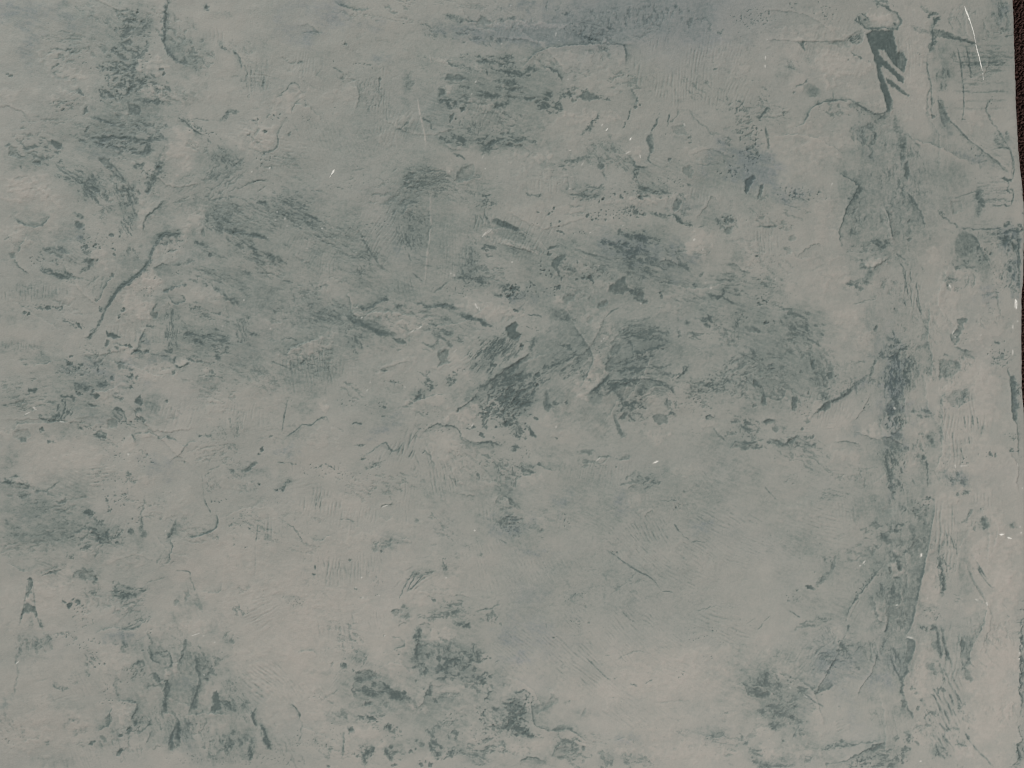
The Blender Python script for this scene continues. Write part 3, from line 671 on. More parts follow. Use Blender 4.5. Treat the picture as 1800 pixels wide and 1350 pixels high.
stroke([(270, 535), (370, 570), (450, 600)], .7, 4.5); crack([(420, 555), (480, 575)], .7, 2.4); crack([(400, 560), (500, 590), (600, 610)], .35, 2); stroke([(340, 570), (430, 590)], .6, 4); streak(400, 570, 160, 40, .5, 14, 5, 4, .4); pits(240, 480, 60, 50, .6, 0, 3.6); pool([(60, 430), (100, 432), (105, 460), (75, 462)], .35, soft=2); step([(90, 470), (140, 530), (190, 570)], .5, 'R', 5, 1.2); step([(180, 310), (140, 380), (115, 440)], .25, 'R', 10, 1); crack([(20, 350), (80, 318)], .5, 1.2, broken=.7)
streak(850, 80, 120, 130, .5, 60, 5, 4, .45); streak(700, 130, 140, 90, .4, 45, 5, 4, .4); streak(820, 260, 90, 90, .6, 55, 3.4, 6, .45); streak(610, 40, 100, 60, .5, 50, 4, 4, .45); pool([(955, 20), (990, 0), (985, 40)], .7); streak(870, 430, 60, 60, .4, 70, 4, 3, .35)
flake(1120, 330, 130, 50, .5, -15, 6, 2, .4); stroke([(1040, 330), (1120, 310), (1190, 320)], .5, 4); crack([(1100, 425), (1170, 405)], .5, 1.8, broken=.7); pits(1140, 400, 90, 40, .6, -20, 3); stroke([(1270, 355), (1320, 370), (1375, 385)], .9, 3.2, broken=.4); pool([(1325, 285), (1345, 275), (1345, 315), (1325, 315)], .4)
stroke([(1365, 170), (1370, 240)], .6, 4); streak(1450, 230, 120, 90, .4, 35, 4, 4, .4); streak(1560, 330, 150, 70, .4, 30, 4, 5, .4); step([(1400, 250), (1520, 290), (1640, 310), (1760, 340)], .5, 'L', 9, 2.4); stroke([(1630, 305), (1700, 320), (1770, 340)], .5, 3); stroke([(1560, 370), (1610, 400)], .6, 3); streak(1680, 440, 160, 50, .5, 22, 5, 5, .4); stroke([(1580, 540), (1650, 580)], .5, 4); flake(1220, 490, 60, 30, .5, 0, 6, 2, .4); stroke([(1145, 500), (1200, 510)], .6, 2.6)
streak(1400, 580, 200, 60, .35, 18, 5, 4, .35); stroke([(1250, 605), (1310, 620)], .5, 2); stroke([(1325, 625), (1370, 645)], .8, 3.4); step([(1380, 630), (1450, 690), (1540, 745), (1600, 790)], .55, 'L', 8, 2.4); stroke([(1480, 730), (1570, 765)], .6, 3.6); flake(1290, 780, 60, 30, .7, 20, 6, 2, .45); streak(1400, 850, 180, 40, .4, 12, 5, 4, .4)
step([(1010, 530), (1070, 500), (1120, 510)], .5, 'R', 8, 1.4); smoke(1070, 550, 70, 50, .25); pits(1010, 600, 60, 40, .6, 30, 3); pits(980, 690, 60, 60, .6, 0, 2.6, .0); pits(1170, 560, 50, 30, .6, 0, 3)
streak(1130, 930, 60, 160, .5, 85, 4.5, 5, .45); streak(1300, 980, 200, 40, .6, 5, 5, 4, .45); streak(1440, 1000, 150, 60, .5, 5, 5, 3, .4); streak(1600, 930, 60, 120, .4, 75, 4, 4, .4); stroke([(1080, 1065), (1135, 1080)], .8, 3.4); stroke([(1110, 1125), (1160, 1135)], .8, 5); crack([(990, 1095), (1110, 1115)], .5, 1.6); step([(1150, 1165), (1190, 1178), (1250, 1150)], .8, 'R', 4, 1.6, lip=1.4); flake(1330, 1140, 120, 30, .5, 12, 6, 3, .4); flake(1450, 1060, 90, 40, .5, 10, 5, 2, .4); stroke([(1440, 1090), (1440, 1140)], .5, 4); pool([(1140, 1205), (1155, 1210), (1148, 1235)], .6); stroke([(1270, 1010), (1340, 1020)], .6, 4); pits(1560, 1010, 80, 30, .7, 0, 4); stroke([(1620, 945), (1710, 975)], .5, 2.4)
stroke([(1380, 1240), (1430, 1250), (1470, 1252)], .7, 3); smoke(1360, 1270, 60, 40, .3); dots([(1395, 1215, 16)], .4); flake(1330, 1230, 50, 24, .4, 20, 5, 2, .4)
step([(740, 580), (700, 640), (660, 730), (630, 750)], .5, 'R', 4, 1.6); streak(640, 640, 90, 60, .25, -60, 5, 4, .35); dots([(740, 575, 12), (635, 745, 10)], .5)
streak(290, 790, 160, 20, .6, 5, 4, 3, .35); streak(470, 890, 90, 30, .5, 20, 5, 3, .4); comb(220, 690, 260, 60, 92, 4.6, .35, .22, 14); comb(110, 1040, 180, 50, 92, 5, .3, .15, 12); smoke(250, 1120, 130, 50, .3); step([(220, 1170), (290, 1160), (345, 1145)], .35, 'L', 8, 1.4); crack([(110, 1135), (180, 1130)], .35, 1.4); stroke([(150, 1150), (185, 1180)], .3, 3)
pool([(760, 1140), (820, 1150), (830, 1190), (790, 1195)], .5, soft=2, mott=.5); stroke([(830, 1180), (880, 1200)], .6, 4); flake(870, 1260, 60, 60, .7, 40, 6, 1.6, .45); stroke([(745, 1240), (745, 1270)], .6, 4); stroke([(635, 1285), (670, 1300), (715, 1290)], .75, 5); stroke([(490, 1290), (530, 1310), (590, 1335)], .85, 5.5); stroke([(180, 1340), (245, 1330)], .7, 2.6); flake(250, 1265, 70, 20, .4, 5, 5, 3, .4); flake(120, 1310, 40, 30, .35, 0, 6, 1.6, .4); streak(60, 1290, 120, 40, .25, -10, 4, 4, .4); flake(650, 1140, 120, 50, .4, -50, 6, 2, .4); streak(440, 1190, 90, 60, .4, 20, 4, 3, .4); flake(580, 1080, 80, 60, .3, 40, 6, 2, .35); pits(600, 1230, 160, 100, .5, 0, 4)
flake(1060, 1200, 120, 60, .2, 0, 6, 1.8, .3); comb(1450, 860, 150, 70, 70, 4, .2, .1, 10); streak(1560, 200, 160, 110, .2, 25, 4, 6, .4); crack([(1600, 70), (1690, 140)], .3, 1.6); crack([(1690, 95), (1770, 110)], .4, 1.6); flake(1230, 80, 90, 30, .3, 0, 6, 2, .4); crack([(1400, 80), (1470, 65)], .5, 2, broken=.6)
glint([(1765, 330, 10, 0, 10), (1608, 742, 7, 0, 7), (1485, 800, 6, 0, 6), (1310, 245, 6, 0, 5), (1470, 912, 6, 0, 6)])

# ---- region: centre left
O(440, 330)
smoke(330, 180, 180, 90, .22, 25); smoke(650, 140, 80, 60, .22); smoke(1080, 150, 110, 60, .2, -20); smoke(760, 650, 130, 140, .26, 35); smoke(1020, 690, 150, 70, .22); smoke(1060, 330, 130, 160, .18); smoke(800, 910, 200, 60, .4, 22); smoke(520, 850, 180, 60, .28, 15); smoke(1290, 980, 110, 60, .35); smoke(1270, 1090, 50, 60, .22); smoke(1560, 1120, 180, 130, .3, -30); smoke(1680, 1220, 180, 60, .3, -30); smoke(640, 1020, 70, 120, .22); smoke(380, 1200, 220, 110, .18); smoke(1450, 480, 110, 130, .25); smoke(1700, 300, 130, 50, .25, 18); smoke(1600, 630, 190, 30, .25, 12); smoke(1750, 750, 90, 50, .3, tone=.4); smoke(90, 660, 110, 70, .2); smoke(60, 1130, 110, 90, .18)
light(400, 1060, 190, 60, .7, -22, h=1.4); light(960, 900, 160, 60, .7, 15); light(1530, 800, 170, 60, .7, 10); light(480, 660, 50, 40, .7); light(720, 820, 50, 40, .9, h=1.2); light(1560, 300, 60, 40, .7, -40); light(1700, 370, 160, 22, .6, 15); light(1100, 920, 120, 24, .7, -30); light(1330, 1130, 130, 90, .5); light(950, 1200, 150, 60, .4, -20); light(1500, 1000, 70, 60, .4); light(1100, 140, 90, 40, .4)
step([(720, 890), (790, 930), (860, 960), (930, 975)], .7, 'L', 10, 3, lip=1); pool([(940, 995), (980, 992), (1020, 1015), (1005, 1030), (970, 1015)], .8, soft=1.8); stroke([(660, 860), (740, 900), (830, 945), (930, 970)], .55, 6, broken=.25); step([(620, 840), (680, 885), (730, 900)], .5, 'L', 10, 1.6); crack([(960, 1070), (1000, 1065)], .5, 1.4)
step([(700, 775), (760, 800), (820, 775), (870, 745), (920, 735)], .65, 'L', 8, 2, lip=1); stroke([(850, 742), (915, 735)], .7, 4.5); stroke([(700, 775), (760, 800), (830, 770)], .55, 2.6); step([(1080, 760), (1140, 775), (1190, 790), (1260, 775), (1360, 800)], .6, 'L', 9, 2.2, lip=1); stroke([(1140, 785), (1190, 795)], .6, 4); stroke([(1210, 775), (1290, 780), (1365, 798)], .75, 4.2); step([(1370, 835), (1420, 855), (1500, 870), (1550, 900), (1605, 915)], .85, 'L', 6, 3.2, lip=1, broken=.2); stroke([(1380, 845), (1500, 875), (1560, 905)], .6, 4, broken=.2); stroke([(960, 780), (1000, 775), (1040, 790)], .5, 4); stroke([(955, 820), (975, 790)], .4, 3); crack([(740, 860), (800, 810), (850, 790)], .35, 1.4); crack([(1060, 815), (1100, 850), (1160, 855)], .35, 1.4)
pool([(1685, 930), (1710, 905), (1748, 888), (1762, 905), (1750, 930), (1752, 955), (1785, 968), (1775, 985), (1740, 1002), (1710, 990), (1698, 960)], .78, edge=.28, depth=1.8, wob=.7, mott=.12)
pool([(1235, 1080), (1275, 1075), (1305, 1062), (1308, 1110), (1300, 1130), (1315, 1150), (1270, 1165), (1240, 1185), (1250, 1140), (1235, 1110)], .36, edge=.16, depth=1.0, mott=.35); stroke([(1180, 1040), (1215, 1050)], .6, 5); flake(1280, 990, 120, 70, .5, 15, 7, 2, .5); flake(1200, 905, 40, 20, .7, 10, 5, 1.8, .5); stroke([(1250, 875), (1310, 860)], .5, 4); crack([(1120, 1020), (1200, 1045)], .4, 2)
streak(1560, 1110, 170, 120, .75, -50, 3.0, 9, .5, .8, .5); streak(1640, 1050, 120, 70, .6, -50, 3, 8, .45); streak(1700, 1230, 170, 60, .5, -35, 6, 3, .45); step([(1800, 1110), (1700, 1190), (1640, 1230), (1560, 1290)], .5, 'L', 10, 1.4, lip=1.2); dots([(1790, 1042, 12), (1600, 1170, 15), (1345, 1218, 7)], .7); stroke([(1530, 1330), (1590, 1260)], .5, 5)
flake(1300, 780, 60, 30, .3, 20, 5, 2, .4); flake(1720, 680, 90, 60, .9, 0, 5, 1.2, .3); pits(1740, 680, 90, 90, 1.1, 0, 4, .12); pool([(1695, 720), (1712, 705), (1718, 720), (1705, 732)], 1.1); pool([(1712, 660), (1735, 655), (1735, 675), (1718, 672)], 1.1); stroke([(1590, 690), (1650, 715)], .6, 3); stroke([(1640, 650), (1700, 655)], .5, 3); dots([(1652, 712, 8), (1575, 628, 6), (1750, 808, 10)], .9)
pits(1480, 630, 120, 60, .7, -20, 3); stroke([(1505, 620), (1530, 615)], .8, 4); stroke([(1340, 600), (1500, 590)], .5, 2.5); crack([(1210, 690), (1280, 640), (1310, 625)], .4, 2); pits(1400, 680, 130, 30, .5, 5, 3)
streak(1430, 560, 90, 90, .45, 55, 4.5, 3, .4); streak(1450, 420, 60, 130, .35, 85, 4.5, 3, .4); flake(1580, 400, 60, 30, .65, 10, 6, 2, .5); flake(1550, 440, 60, 30, .5, 0, 6, 2, .4); flake(1560, 100, 70, 24, .6, 0, 5, 2.4, .5); stroke([(1525, 48), (1560, 60), (1592, 50)], .0, 2); crack([(1600, 215), (1650, 240), (1720, 260), (1775, 280)], .85, 3.8, broken=.5); step([(1590, 205), (1680, 225), (1780, 285)], .4, 'R', 8, 1.6); comb(1510, 210, 70, 90, 95, 6, .4, .25, 16); crack([(1480, 170), (1490, 240)], .4, 1.2); crack([(1520, 180), (1530, 240)], .4, 1.2); crack([(1545, 170), (1580, 250)], .5, 1.6)
smoke(1090, 240, 110, 150, .16); streak(1080, 170, 110, 30, .3, 10, 4, 2.4, .4); streak(1060, 200, 70, 30, .4, 75, 3.4, 4, .45); streak(1130, 220, 70, 60, .35, 70, 3.4, 5, .45); streak(1040, 330, 110, 90, .4, 68, 3.6, 6, .45); streak(1080, 360, 90, 60, .4, 75, 3.4, 5, .4); step([(990, 190), (1020, 130), (1060, 100), (1110, 95)], .4, 'L', 6, 1.8); smoke(970, 400, 30, 60, .4, tone=.5); crack([(1040, 430), (1055, 490)], .3, 1.4)
crack([(1185, 0), (1188, 120), (1190, 240), (1180, 340), (1165, 450), (1155, 560), (1145, 650)], -.20, 1.6, -.8, .7); crack([(1195, 235), (1175, 300), (1170, 370)], .3, 1.5, wob=.6); crack([(1175, 250), (1160, 330)], .25, 1.2); crack([(1075, 565), (1135, 620)], .4, 1)
crack([(730, 330), (800, 430), (870, 530), (900, 545)], .4, 2, broken=.3); streak(790, 450, 60, 70, .4, 55, 4, 3, .4); flake(720, 540, 60, 50, .45, 60, 5, 2, .4); crack([(690, 240), (750, 330)], .3, 1.2, broken=.6); pits(830, 250, 130, 40, .5, -10, 3); comb(860, 300, 220, 200, 120, 4.4, .3, .1, 12); comb(1030, 690, 120, 110, 75, 4.4, .25, .12, 12); comb(1330, 420, 130, 250, 90, 4.2, .2, .08, 10)
streak(300, 160, 180, 60, .4, 28, 3.6, 7, .45); streak(330, 220, 150, 50, .4, 20, 3.6, 6, .45); stroke([(50, 98), (120, 105)], .6, 2.4); crack([(380, 180), (500, 245)], .5, 1.6); crack([(420, 320), (510, 325), (560, 340)], .5, 1.3, broken=.6); dots([(370, 337, 8), (740, 325, 6), (660, 265, 4)], .6); crack([(460, 350), (590, 385)], .3, 1.2); stroke([(0, 305), (60, 320), (120, 342)], .7, 4); stroke([(90, 440), (160, 470), (230, 495)], .45, 5); streak(120, 450, 130, 40, .4, 25, 5, 4, .4); streak(500, 300, 330, 140, .15, 25, 3.4, 7, .35); stroke([(0, 385), (30, 420)], .4, 4)
crack([(40, 560), (130, 565), (200, 590)], .35, 1.5, broken=.5); crack([(210, 610), (280, 625)], .45, 1.5); crack([(385, 615), (410, 650)], .4, 1.4); comb(500, 530, 90, 90, 90, 4.6, .3, .12, 14); comb(290, 700, 40, 70, 90, 4.6, .25, .12, 14); crack([(460, 660), (490, 640), (520, 655)], .3, 1.2); streak(560, 600, 90, 30, .2, 10, 4, 4, .4); comb(330, 800, 330, 200, 70, 4.6, .2, .07, 12)
streak(440, 850, 260, 60, .25, 15, 5, 6, .4); step([(640, 690), (660, 760), (670, 830), (720, 855)], .3, 'R', 6, 1.2, lip=1.2); pits(650, 930, 40, 50, .6, 0, 3.4); streak(700, 1030, 60, 70, .5, 70, 4, 2.5, .4); crack([(205, 1000), (270, 995), (320, 1020)], .4, 1.4); step([(225, 1105), (290, 1050), (370, 1020), (470, 990)], .2, 'L', 12, 1, lip=1.6); crack([(140, 1140), (180, 1160), (240, 1180)], .5, 1.5); stroke([(235, 1180), (270, 1190), (350, 1140), (380, 1120)], .35, 2.4, broken=1); comb(400, 1200, 280, 160, 85, 4.6, .34, .16, 14); comb(220, 1260, 90, 90, 75, 5, .3, .1, 16); pits(450, 1130, 130, 40, .4, -20, 3); stroke([(0, 965), (70, 975)], .3, 4); stroke([(60, 1215), (110, 1225)], .3, 6); stroke([(0, 1200), (40, 1205)], .4, 3)
pits(860, 1205, 50, 12, .8, 0, 2.6); pits(950, 1280, 90, 20, .7, 10, 2.8); crack([(850, 1205), (910, 1200)], .5, 1.2, broken=.8); crack([(910, 1275), (990, 1290)], .5, 1.2, broken=.9); step([(860, 1200), (940, 1170), (1050, 1140)], .2, 'R', 7, 1); flake(1180, 1300, 60, 40, .8, 20, 6, 1.8, .5); flake(1320, 1270, 60, 40, .6, -40, 6, 1.8, .45); pits(1380, 1215, 90, 40, .7, -20, 3.4); flake(1140, 1240, 60, 50, .3, 30, 6, 2, .4)
glint([(178, 160, 10, 0, 9), (165, 213, 10, 0, 9), (228, 205, 8, 0, 8), (243, 253, 10, 0, 7), (473, 267, 9, 0, 8), (345, 110, 6, 0, 5), (1345, 577, 14, 60, 10), (1322, 565, 8, 0, 8), (770, 1335, 14, -40, 7), (735, 857, 9, -30, 8), (132, 930, 9, 0, 9), (1560, 295, 60, -50, 5), (1540, 310, 40, -50, 5), (1580, 285, 40, -50, 4), (1490, 780, 36, 60, 6), (1510, 800, 26, 70, 5), (1350, 1075, 26, -50, 5), (1120, 920, 24, -40, 6), (1070, 945, 36, -40, 5), (1100, 930, 16, 0, 6), (700, 425, 7, 0, 6), (790, 1283, 7, 0, 6), (1728, 490, 10, 100, 6), (375, 400, 6, 0, 6)])

# ---- region: centre right
O(880, 330)
smoke(900, 430, 160, 110, .3, 20, tone=.4); smoke(1180, 480, 150, 120, .42, 40, tone=.5); smoke(1500, 620, 200, 70, .3, 5); smoke(380, 830, 110, 60, .4, 15); smoke(180, 700, 160, 70, .35, tone=.4); smoke(390, 960, 110, 100, .35, -20); smoke(300, 1100, 240, 120, .2, -20); smoke(950, 980, 220, 130, .28); smoke(1420, 230, 120, 90, .3); smoke(870, 1130, 180, 110, .28); smoke(1350, 800, 110, 90, .22); smoke(1560, 480, 80, 120, .22, 50); smoke(1240, 130, 90, 60, .3, -20, tone=.3); smoke(1400, 1080, 130, 60, .25); smoke(1000, 20, 150, 40, .3); smoke(60, 290, 140, 50, .25, 10); smoke(150, 430, 140, 40, .25, 12); smoke(450, 740, 60, 45, .25); smoke(1000, 1310, 140, 40, .3); smoke(600, 50, 90, 50, .25); smoke(1700, 1230, 100, 110, .25); smoke(120, 1230, 140, 90, .25, -30); smoke(1600, 930, 120, 50, .2)
light(650, 880, 200, 70, .7, 25); light(1300, 380, 120, 110, .7); light(560, 1240, 70, 180, .7, 35, h=1.2); light(700, 960, 90, 90, .6); light(60, 820, 130, 30, .6, 15); light(900, 90, 220, 30, .5); light(150, 390, 160, 24, .6, 18); light(650, 640, 160, 40, .5, 10); light(380, 740, 40, 30, .8); light(1200, 700, 120, 40, .4); light(500, 540, 150, 50, .3); light(1640, 330, 130, 160, .3); light(1000, 1310, 90, 30, .4); light(1600, 1230, 120, 70, .3); light(1100, 800, 100, 40, .3); light(650, 1150, 40, 60, .6)
pool([(715, 680), (720, 645), (770, 620), (800, 590), (825, 590), (820, 630), (850, 660), (830, 690), (760, 700)], .62, soft=2, mott=.3); stroke([(840, 680), (880, 685), (940, 690)], .75, 5); pool([(880, 730), (900, 705), (940, 690), (945, 715), (930, 750), (900, 745)], .55, mott=.4); pool([(935, 745), (965, 740), (965, 758), (940, 760)], .8)
pool([(340, 510), (350, 475), (380, 455), (400, 440), (425, 460), (395, 490), (375, 520), (385, 565), (400, 600), (375, 560)], .72, mott=.35); pool([(315, 400), (330, 385), (360, 385), (345, 405)], .9); stroke([(360, 385), (400, 378)], .5, 2.4); stroke([(440, 530), (470, 545), (500, 555)], .45, 5); flake(430, 520, 90, 50, .35, 20, 6, 2, .4); pool([(395, 585), (410, 590), (405, 608)], .9)
dots([(547, 595, 9), (590, 590, 14), (600, 605, 13), (503, 602, 8), (575, 598, 8), (645, 583, 5), (380, 655, 17), (75, 665, 15), (95, 665, 8), (50, 715, 13), (605, 213, 7), (572, 183, 13), (630, 205, 6), (690, 210, 6), (403, 292, 10), (380, 285, 7), (265, 515, 5), (265, 487, 4), (290, 545, 6), (337, 572, 7), (322, 545, 5), (677, 75, 6), (320, 170, 8), (350, 135, 8), (505, 490, 5), (245, 160, 5), (5, 712, 5), (140, 1043, 11), (1725, 1135, 6), (1055, 690, 8), (1062, 712, 9), (320, 440, 12), (1750, 890, 9), (240, 1235, 16), (238, 1300, 9)], .95, 1.4)
pits(150, 680, 130, 70, 1.0, 0, 4, .12); pits(310, 570, 110, 50, .8, 10, 3.6); pits(360, 260, 60, 50, .9, 0, 4, .06); pits(300, 165, 70, 30, .9, 0, 3.4, .06); pits(720, 175, 190, 40, .8, -5, 3.4, .08); flake(880, 150, 110, 40, .6, 12, 5, 1.4, .45); pits(900, 150, 130, 40, .7, 10, 3.6, .1); stroke([(980, 160), (1060, 180), (1130, 185)], .8, 3, broken=.8); step([(1140, 170), (1180, 220), (1220, 240), (1270, 245)], .8, 'L', 4, 2.4, broken=.6); stroke([(1145, 175), (1180, 215), (1210, 235)], .8, 3.4); pits(1230, 240, 70, 24, .7, 10, 3); pits(220, 245, 60, 16, .6, 0, 3); pits(500, 290, 90, 30, .6, 5, 3); pits(330, 680, 60, 50, .9, 0, 3.6)
streak(860, 310, 120, 40, .7, 15, 6, 3, .5); stroke([(810, 320), (900, 325), (960, 340)], .7, 5); stroke([(650, 355), (740, 370), (820, 420)], .8, 4); flake(760, 380, 90, 40, .7, 20, 6, 2.4, .5); flake(900, 430, 130, 80, .8, 10, 7, 2, .55); flake(980, 350, 120, 50, .6, 15, 6, 2.4, .45); flake(870, 560, 90, 50, .5, 25, 6, 2, .45); streak(960, 480, 180, 90, .35, 20, 5, 4, .4); flake(1180, 470, 120, 90, .45, 35, 8, 2, .5); step([(1040, 500), (1090, 480), (1160, 500), (1200, 510)], .35, 'R', 8, 1.4); stroke([(1310, 590), (1340, 550)], .6, 3); stroke([(1270, 650), (1290, 635)], .9, 4); flake(1100, 630, 60, 16, .5, 5, 5, 2.4, .4); streak(1000, 560, 180, 30, .3, 25, 5, 4, .4); stroke([(775, 310), (785, 275)], .5, 4)
stroke([(1380, 710), (1430, 720), (1460, 715)], .85, 4.5); stroke([(1455, 680), (1475, 685), (1465, 720)], .95, 3.2); step([(1350, 690), (1420, 712), (1470, 725), (1545, 760)], .4, 'R', 5, 1.5); crack([(1470, 725), (1540, 765)], .6, 1.8); streak(1560, 620, 230, 60, .35, 3, 4, 6, .4); streak(1530, 690, 110, 30, .4, 8, 4, 4, .4)
pool([(400, 740), (420, 715), (450, 700), (490, 715), (485, 745), (440, 755)], .3, soft=1.6); pool([(640, 790), (660, 755), (700, 740), (708, 765), (680, 785)], .3, soft=1.6, edge=.15); pool([(680, 760), (700, 745), (705, 765), (685, 782)], .3); pool([(570, 880), (580, 850), (605, 855), (600, 885), (580, 895)], .18, edge=.1); pool([(580, 740), (600, 718), (620, 735), (605, 760)], .18, edge=.1); crack([(690, 860), (730, 815), (780, 790)], .5, 1.4, wob=.6); dots([(920, 65, 17)], .35)
stroke([(85, 805), (120, 815)], .7, 2); crack([(180, 838), (230, 840), (275, 850)], .9, 1.5, broken=.6); pits(210, 915, 60, 30, .6, 30, 3); pits(120, 1000, 70, 60, .4, 30, 3)
step([(470, 880), (510, 950), (560, 1020), (600, 1090), (605, 1140), (590, 1190), (560, 1250), (520, 1320)], .35, 'R', 8, 1.4, wob=1, lip=1.4); stroke([(230, 985), (210, 1050), (200, 1080)], .5, 6, broken=.2); step([(200, 1085), (140, 1130), (60, 1180), (0, 1205)], .5, 'L', 7, 1.4, lip=1.2)
stroke([(350, 830), (400, 840), (470, 860)], .4, 7); flake(400, 840, 110, 40, .35, 12, 7, 2, .4)
streak(900, 930, 120, 70, .5, -12, 4, 6, .45); streak(820, 960, 60, 60, .45, -20, 3.4, 6, .4); flake(950, 960, 180, 70, .4, 0, 8, 2, .45); step([(860, 1085), (940, 1085), (1010, 1060), (1100, 1030)], .8, 'L', 9, 2.4, broken=.6); pits(980, 1080, 150, 30, .9, -15, 4, .1); pool([(715, 1060), (760, 1030), (790, 1040), (770, 1100), (725, 1100)], .4, soft=2.2); crack([(860, 1010), (870, 1080)], .4, 2); flake(910, 1120, 110, 40, .7, -10, 6, 2, .5); pits(650, 1070, 40, 60, .8, 60, 3.4); stroke([(680, 1170), (720, 1130), (700, 1110)], .6, 3); pool([(690, 1170), (740, 1120), (770, 1160), (720, 1210), (685, 1210)], .35, soft=2)
flake(940, 1200, 220, 40, .65, -8, 6, 2.4, .45); flake(850, 1160, 160, 40, .5, -15, 6, 2.4, .4); stroke([(1060, 1230), (1180, 1230), (1240, 1170)], .55, 3.4, broken=1); pits(1170, 1240, 80, 30, .7, -30, 3.4); step([(1240, 1170), (1200, 1225), (1160, 1260)], .5, 'L', 5, 1.6)
step([(720, 1230), (680, 1280), (620, 1330), (580, 1350)], .6, 'L', 6, 2.4); stroke([(730, 1225), (680, 1275)], .5, 3); flake(800, 1290, 140, 30, .7, -15, 6, 3, .5); flake(720, 1310, 110, 30, .6, -30, 6, 2.5, .45); step([(780, 1310), (880, 1270), (1000, 1265), (1070, 1290), (1130, 1340)], .55, 'R', 8, 1.6, lip=1.1)
flake(430, 1050, 60, 24, .6, 10, 5, 2, .45); streak(400, 1150, 150, 30, .85, -28, 4, 4, .45); pits(330, 1160, 60, 30, .9, -20, 3.4, .1); streak(450, 1200, 110, 60, .6, -30, 4.5, 3, .45); streak(560, 1230, 40, 70, .5, -55, 5, 3, .4); streak(280, 1230, 90, 60, .5, -35, 3.4, 5, .4); streak(170, 1320, 120, 30, .7, -30, 4.5, 3, .45); streak(60, 1040, 130, 90, .5, -50, 3, 9, .45); flake(60, 1250, 100, 60, .4, -20, 6, 2, .4); flake(480, 1110, 90, 20, .6, -15, 5, 2.4, .45); pits(590, 1130, 24, 50, .5, 80, 3)
flake(1380, 880, 80, 50, .8, 30, 7, 1.6, .45); pool([(1370, 850), (1395, 845), (1390, 870)], .8); stroke([(1330, 890), (1345, 855)], .7, 4); stroke([(1210, 890), (1245, 888)], .8, 4); flake(1290, 980, 140, 40, .5, 8, 7, 2.4, .45); flake(1110, 960, 30, 30, .6, 80, 6, 1.6, .4); pits(1570, 850, 90, 70, .7, 40, 4); stroke([(1540, 900), (1560, 915), (1575, 850)], .5, 3); pool([(1620, 920), (1690, 940), (1710, 950), (1650, 950)], .35, soft=2); pits(1720, 750, 60, 40, .9, 0, 3.8, .05); flake(1500, 960, 90, 60, .3, 20, 6, 2, .4); flake(1620, 1100, 110, 80, .3, 40, 7, 1.6, .4); stroke([(1660, 1050), (1665, 1110)], .4, 4); flake(1560, 1200, 200, 90, .3, -25, 6, 2, .4); pits(1450, 1230, 160, 70, .5, -30, 3.4); pool([(1665, 1270), (1700, 1280), (1695, 1315), (1670, 1305)], .4, soft=2); flake(1400, 1310, 110, 30, .5, 0, 6, 2, .4)
step([(1290, 200), (1360, 120), (1400, 60), (1440, 100)], .18, 'R', 10, 1.1, lip=1); crack([(1310, 270), (1335, 245)], .6, 1.4); dots([(1490, 205, 18), (1520, 215, 22), (1465, 190, 8)], .4); flake(1480, 240, 80, 60, .45, 60, 7, 1.6, .45); pool([(1480, 280), (1530, 250), (1520, 295), (1490, 300)], .35, soft=2); smoke(1540, 500, 50, 40, .3, 45); step([(1500, 500), (1560, 510), (1600, 550), (1650, 560)], .3, 'R', 8, 1.5); crack([(1690, 255), (1800, 258)], .3, 2); comb(1730, 330, 90, 110, 95, 5, .35, .14, 12); dots([(1690, 450, 7)], .7)
pool([(1130, 130), (1150, 90), (1170, 60), (1195, 90), (1180, 130), (1150, 150)], .45, soft=2.5, mott=.4); flake(980, 30, 170, 36, .4, 8, 6, 2.4, .4); flake(580, 50, 110, 40, .4, -10, 6, 2, .4); stroke([(0, 230), (60, 255), (120, 280)], .75, 4, broken=.5); flake(130, 310, 60, 40, .45, 20, 6, 2, .4); step([(0, 370), (100, 395), (180, 415), (220, 440)], .22, 'R', 7, 1.2, lip=1.4); crack([(470, 400), (560, 430), (680, 460), (750, 490)], .3, 2, broken=.4); pits(640, 560, 170, 60, .4, 20, 3)
glint([(1277, 342, 18, -45, 9), (1353, 625, 7, 0, 7), (1387, 662, 10, -50, 8), (680, 995, 14, -40, 6), (665, 1012, 10, 0, 6), (925, 765, 10, 80, 7), (615, 432, 14, -40, 6), (590, 297, 10, -40, 6), (75, 490, 10, 100, 7), (1335, 405, 14, 90, 4), (805, 250, 12, -40, 5), (1280, 285, 12, 80, 6), (648, 515, 6, 0, 6)])

